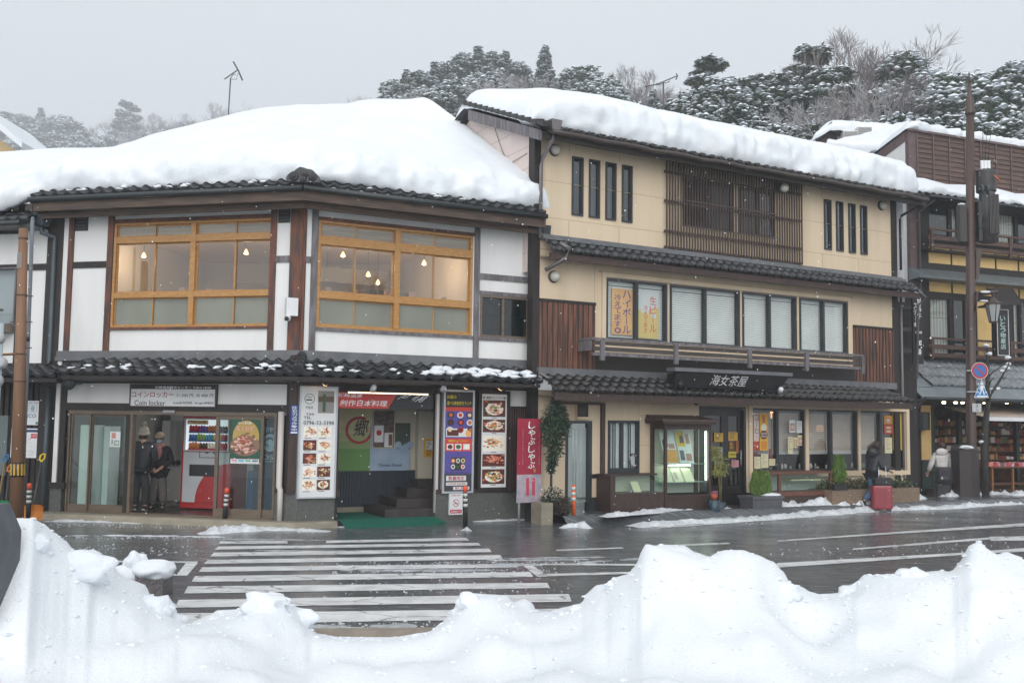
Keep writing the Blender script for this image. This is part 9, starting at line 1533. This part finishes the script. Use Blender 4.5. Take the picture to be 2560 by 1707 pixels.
def proto(name,parts):
 t=thing(name,'x','tree',(0,0,-500));
 for nm,mb,mt in parts:mb.out(nm,mt,t,loc=(0,0,0))
 return t
def bare(rn,h,depth,n0,spread=.55,r0=.16):
 tr,tw=MB(),MB()
 def grow(p,d,L_,r,k):
  q=p+d*L_*.5+Vector((rn.uniform(-.06,.06),rn.uniform(-.06,.06),.02))*L_;e=q+(d+Vector((rn.uniform(-.15,.15),rn.uniform(-.15,.15),.05))).normalized()*L_*.5
  (tr if k<2 else tw).tube([p,q,e],[r,r*.85,r*.7],5 if k<2 else 3,0,False)
  if k>=depth:return
  for i in range(n0 if k else n0+1):
   a=rn.uniform(0,6.28);s=rn.uniform(.5,1)*spread;o=d.cross(Vector((math.cos(a),math.sin(a),.1))).normalized();nd=(d*(1-.3*s)+o*s+Vector((0,0,.12))).normalized();grow(p.lerp(e,rn.uniform(.55,1)),nd,L_*rn.uniform(.62,.8),max(r*.6,.009),k+1)
 grow(Vector((0,0,-1)),Vector((0,0,1)),h*.36,r0,0);return tr,tw
V=Vector;rn=random.Random(100)
def lobes(rn,n,R_,h,z0,lr):
 out=[]
 for i in range(n):a=rn.uniform(0,6.28);q=rn.random()**.5;z=z0+(h-z0)*rn.random();w=R_*math.sin(max(.15,min(1,(z-z0)/(h-z0)*.85+.22))*math.pi)**.7;r=lr*rn.uniform(.7,1.25);out.append((V((math.cos(a)*w*q,math.sin(a)*w*q,z)),V((r*1.25,r*1.25,r*.8))))
 return out
PR={}
for nm,args in (('round',(30,3.2,9,2.4,.95,6000,.26,.8)),('tall',(34,2.6,11,2.3,.85,5600,.26,.75)),('broad',(40,4.2,8.5,2.0,1.0,6200,.28,.85)),('dark',(32,3.2,9.5,2.0,.92,6000,.26,.5))):
 nl,R_,h,z0,lr,n,s,sn_=args;f,s_=canopy(rn,lobes(rn,nl,R_,h-1,z0,lr),n,s,sn_);PR[nm]=proto('broadleaf_tree',(('trunk',limbs(rn,h,.22,9,2.6),TRUNK),('crown',f,EVG),('snow_load',s_,LSNOW)))
for nm,h,R_ in (('cedar',11,2.0),('spire',9,1.5)):
 lb=[]
 for i in range(34):z=h*(.12+.86*i/33);w=R_*(1-(z/h)**1.3)+.12;a=i*2.4;lb.append((V((math.cos(a)*w*.55,math.sin(a)*w*.55,z)),V((w*.6+.15,w*.6+.15,.42))))
 f,s_=canopy(rn,lb,7000,.24,.8);PR[nm]=proto('conifer_tree',(('trunk',limbs(rn,h,.18,4,1),TRUNK),('crown',f,CON),('snow_load',s_,LSNOW)))
for nm,h in (('pine',10),('pine2',11.5)):
 lb=[];br=limbs(rn,h,.2,0,1,.97)
 for i in range(24):z=h*(.32+.66*i/23)+rn.uniform(-.3,.3);a=i*2.1+rn.uniform(-.6,.6);w=(2.9*(1.12-(z/h))+.35)*rn.uniform(.5,1.15);c=V((math.cos(a)*w*.72,math.sin(a)*w*.72,z));lb.append((c,V((w*.36+.35,w*.36+.35,rn.uniform(.25,.5)))));br.tube([V((0,0,z-.5)),c*.6+V((0,0,z*.4-.1)),c],[.09,.06,.02],5)
 f,s_=canopy(rn,lb,6000,.24,.7);PR[nm]=proto('pine_tree',(('trunk',br,TRUNK),('crown',f,PINE),('snow_load',s_,LSNOW)))
for nm,h,dp,sp in (('bare',11,6,.5),('bare2',10,6,.62),('bushy',7,6,.8)):
 tr,tw=bare(rn,h,dp+1,3,sp,.17);PR[nm]=proto('bare_tree',(('trunk',tr,TRUNK),('crown',tw,TWIGS if nm=='bushy' else TWIG)))
HGT=dict(round=9.3,tall=11.3,broad=9.3,dark=10,cedar=11.3,spire=9.2,pine=10.2,pine2=11.7,bare=12,bare2=10,bushy=6.5);
# pixel of the tree top (2352 wide), distance, kind, scale
TR=[]
for x,y,D,k,s in ((10,240,140,'round',1.15),(50,243,150,'broad',1.1),(95,246,142,'cedar',1.1),(-30,262,130,'dark',1.1),(70,268,128,'round',1.2),(140,240,140,'broad',1.3),(165,262,128,'tall',1.15),(120,290,120,'dark',1.0),(190,285,118,'round',1.0),(30,300,118,'broad',1.0),(215,300,116,'broad',.85),(232,262,150,'bare',1.0),(262,268,146,'bare2',1.0),(300,232,142,'pine2',1.3),(325,240,146,'bare',1.2),(285,255,140,'pine',1.2),(360,262,150,'bare2',1.2),(395,262,150,'bare',1.1),(250,300,118,'tall',.9),(350,290,135,'bushy',1.6),(430,268,152,'tall',1.1),(410,285,140,'round',1.2),(465,240,160,'bare',1.3),(500,238,160,'bare2',1.3),(480,258,150,'bushy',1.7),(540,248,155,'round',1.2),(572,244,155,'broad',1.1),(530,262,150,'bare',1.1),(440,262,150,'broad',1.1),(505,262,150,'tall',1.1),(555,262,152,'broad',1.1),(480,285,140,'broad',1.2),(380,290,138,'tall',1.1),(340,305,130,'broad',1.1),(605,262,158,'bushy',1.4),(452,300,135,'round',1.1),(310,310,125,'bushy',1.4),(845,212,150,'bushy',1.5),(870,205,150,'bare',.9)):TR.append((x,y,D*3,k,s*3,'L'))
for x,y,D,k,s in ((905,170,96,'tall',1.15),(935,158,98,'cedar',1.05),(965,150,98,'tall',1.2),(1000,140,100,'cedar',1.2),(1030,128,102,'tall',1.3),(1065,108,104,'tall',1.35),(1100,104,104,'cedar',1.3),(1130,106,104,'tall',1.3),(1160,116,104,'cedar',1.2),(1190,132,104,'tall',1.1),(985,175,90,'broad',1.2),(1050,150,92,'broad',1.3),(1110,140,94,'broad',1.3),(925,195,88,'broad',1.0),(895,200,90,'spire',.9),(1020,195,82,'dark',1.0),(1000,215,80,'pine',.9),(1060,185,84,'bushy',1.6),(1120,165,90,'bushy',1.7),(1170,150,92,'bushy',1.7),(1220,140,96,'bushy',1.8),(1150,185,84,'bushy',1.7),(1215,165,88,'bushy',1.7),(1275,150,92,'bushy',1.6),(1252,104,98,'spire',1.0),(1250,165,84,'bushy',1.6),(1085,200,80,'bushy',1.5),(1345,124,82,'round',1.25),(1318,140,80,'tall',1.1),(1372,150,80,'broad',1.0),(1300,170,78,'spire',.95),(1395,178,78,'round',.95),(1345,180,76,'dark',1.0),(1425,150,88,'bare2',1.0),(1450,152,86,'bare',1.0),(1478,165,84,'bare2',.9),(1415,190,80,'bushy',1.4),(1500,205,78,'spire',.75),(1470,205,78,'bushy',1.3)):TR.append((x,y,D*1.35,k,s*1.35,'M'))
for x,y,D,k,s in ((1525,232,66,'bushy',1.2),(1560,200,66,'broad',.9),(1595,180,66,'round',1.0),(1625,133,68,'pine2',1.15),(1655,150,66,'round',1.2),(1700,130,68,'broad',1.3),(1740,135,68,'round',1.35),(1785,138,68,'dark',1.3),(1640,205,60,'broad',.95),(1690,215,58,'dark',.9),(1745,225,58,'broad',.95),(1600,230,60,'dark',.8),(1810,118,72,'bare',1.2),(1850,112,70,'pine',1.35),(1905,74,72,'bare',1.5),(1940,78,72,'bare2',1.6),(1990,112,72,'bare2',1.4),(2020,140,70,'bare',1.2),(1905,150,64,'pine2',1.2),(1870,165,62,'dark',1.1),(1950,165,62,'bushy',1.9),(1820,205,58,'bushy',1.6),(1880,235,56,'broad',.9),(1790,250,54,'broad',.8),(2010,215,60,'bushy',1.7),(1960,240,56,'broad',.85),(1990,190,60,'bare2',1.1),(2075,96,66,'tall',1.35),(2110,108,66,'broad',1.5),(2150,122,66,'round',1.5),(2195,120,66,'broad',1.5),(2240,128,66,'round',1.45),(2285,112,68,'broad',1.5),(2325,122,66,'tall',1.3),(2370,140,66,'broad',1.5),(2085,175,60,'broad',1.2),(2140,190,58,'dark',1.2),(2200,195,58,'broad',1.25),(2260,190,58,'dark',1.3),(2320,195,58,'broad',1.2),(2060,220,56,'broad',.95),(2120,240,54,'dark',1.0),(2180,250,54,'dark',1.0),(2250,255,54,'dark',1.05),(2310,250,54,'dark',1.0),(2390,230,56,'dark',1.2)):TR.append((x,y,D,k,s,'R'))
NMK=dict(round='rounded evergreen',tall='tall evergreen',broad='spreading evergreen',dark='dark green evergreen',cedar='cedar',spire='pointed conifer',pine='layered pine',pine2='tall layered pine',bare='bare grey tree',bare2='bare twiggy tree',bushy='frosted thicket tree')
WHR=dict(L='on the misty far hill at the left',M='on the hill between the two big roofs',R='on the wooded slope above the souvenir shop')
rn=random.Random(5)
for x,y,D,k,s,g in TR:
 p=ond(pp(x,y),D);z=p.z-HGT[k]*s;lab='%s dusted with snow %s' % (NMK[k],WHR[g]);src=PR[k];rz=rn.uniform(0,6.28)
 o=dup(src,(p.x,p.y,z),rz,(s*rn.uniform(.92,1.1),s*rn.uniform(.92,1.1),s),lab)
 o['group']='%s trees %s' % (NMK[k],WHR[g])
dup(PR['bare'],(11.5,6.2,0),1,.8,'bare grey tree across the road, mirrored in the upper restaurant windows')
for k,src in PR.items():
 for ch in list(src.children):bpy.data.objects.remove(ch)
 bpy.data.objects.remove(src)
# falling snow
fl=MB();rn=random.Random(9);vs,fs=ico(1)
for i in range(900):
 D=6+20*rn.random()**.7;x=rn.uniform(-.56,.56)*D;z=rn.uniform(.1,.55*D*.55+1.8);r=rn.uniform(.003,.0055)*(1 if D<12 else 1.5);c=V((x,D,z));fl.mesh([c+V((v.x*r,v.y*r,v.z*r*1.4)) for v in vs],fs,0,True)
tag(fl.out('snowflakes',flat((.85,.87,.9),.8),loc=(0,10,3)),'fine snowflakes falling through the street','snowflakes',kind='stuff')
# winter air
hzm=bpy.data.materials.new('winter haze');hzm.use_nodes=True;hn=hzm.node_tree.nodes;hn.clear();pv=hn.new("ShaderNodeVolumePrincipled");pv.inputs["Color"].default_value=(.9,.92,.95,1);pv.inputs["Density"].default_value=.0015;pv.inputs["Anisotropy"].default_value=.2;oo=hn.new("ShaderNodeOutputMaterial");hzm.node_tree.links.new(pv.outputs[0],oo.inputs["Volume"])
m=MB();m.box((-420,-40,-1.05),(420,580,170));hb_=m.out('haze',hzm,loc=(0,90,0));tag(hb_,'thin winter haze filling the air','haze',kind='stuff')
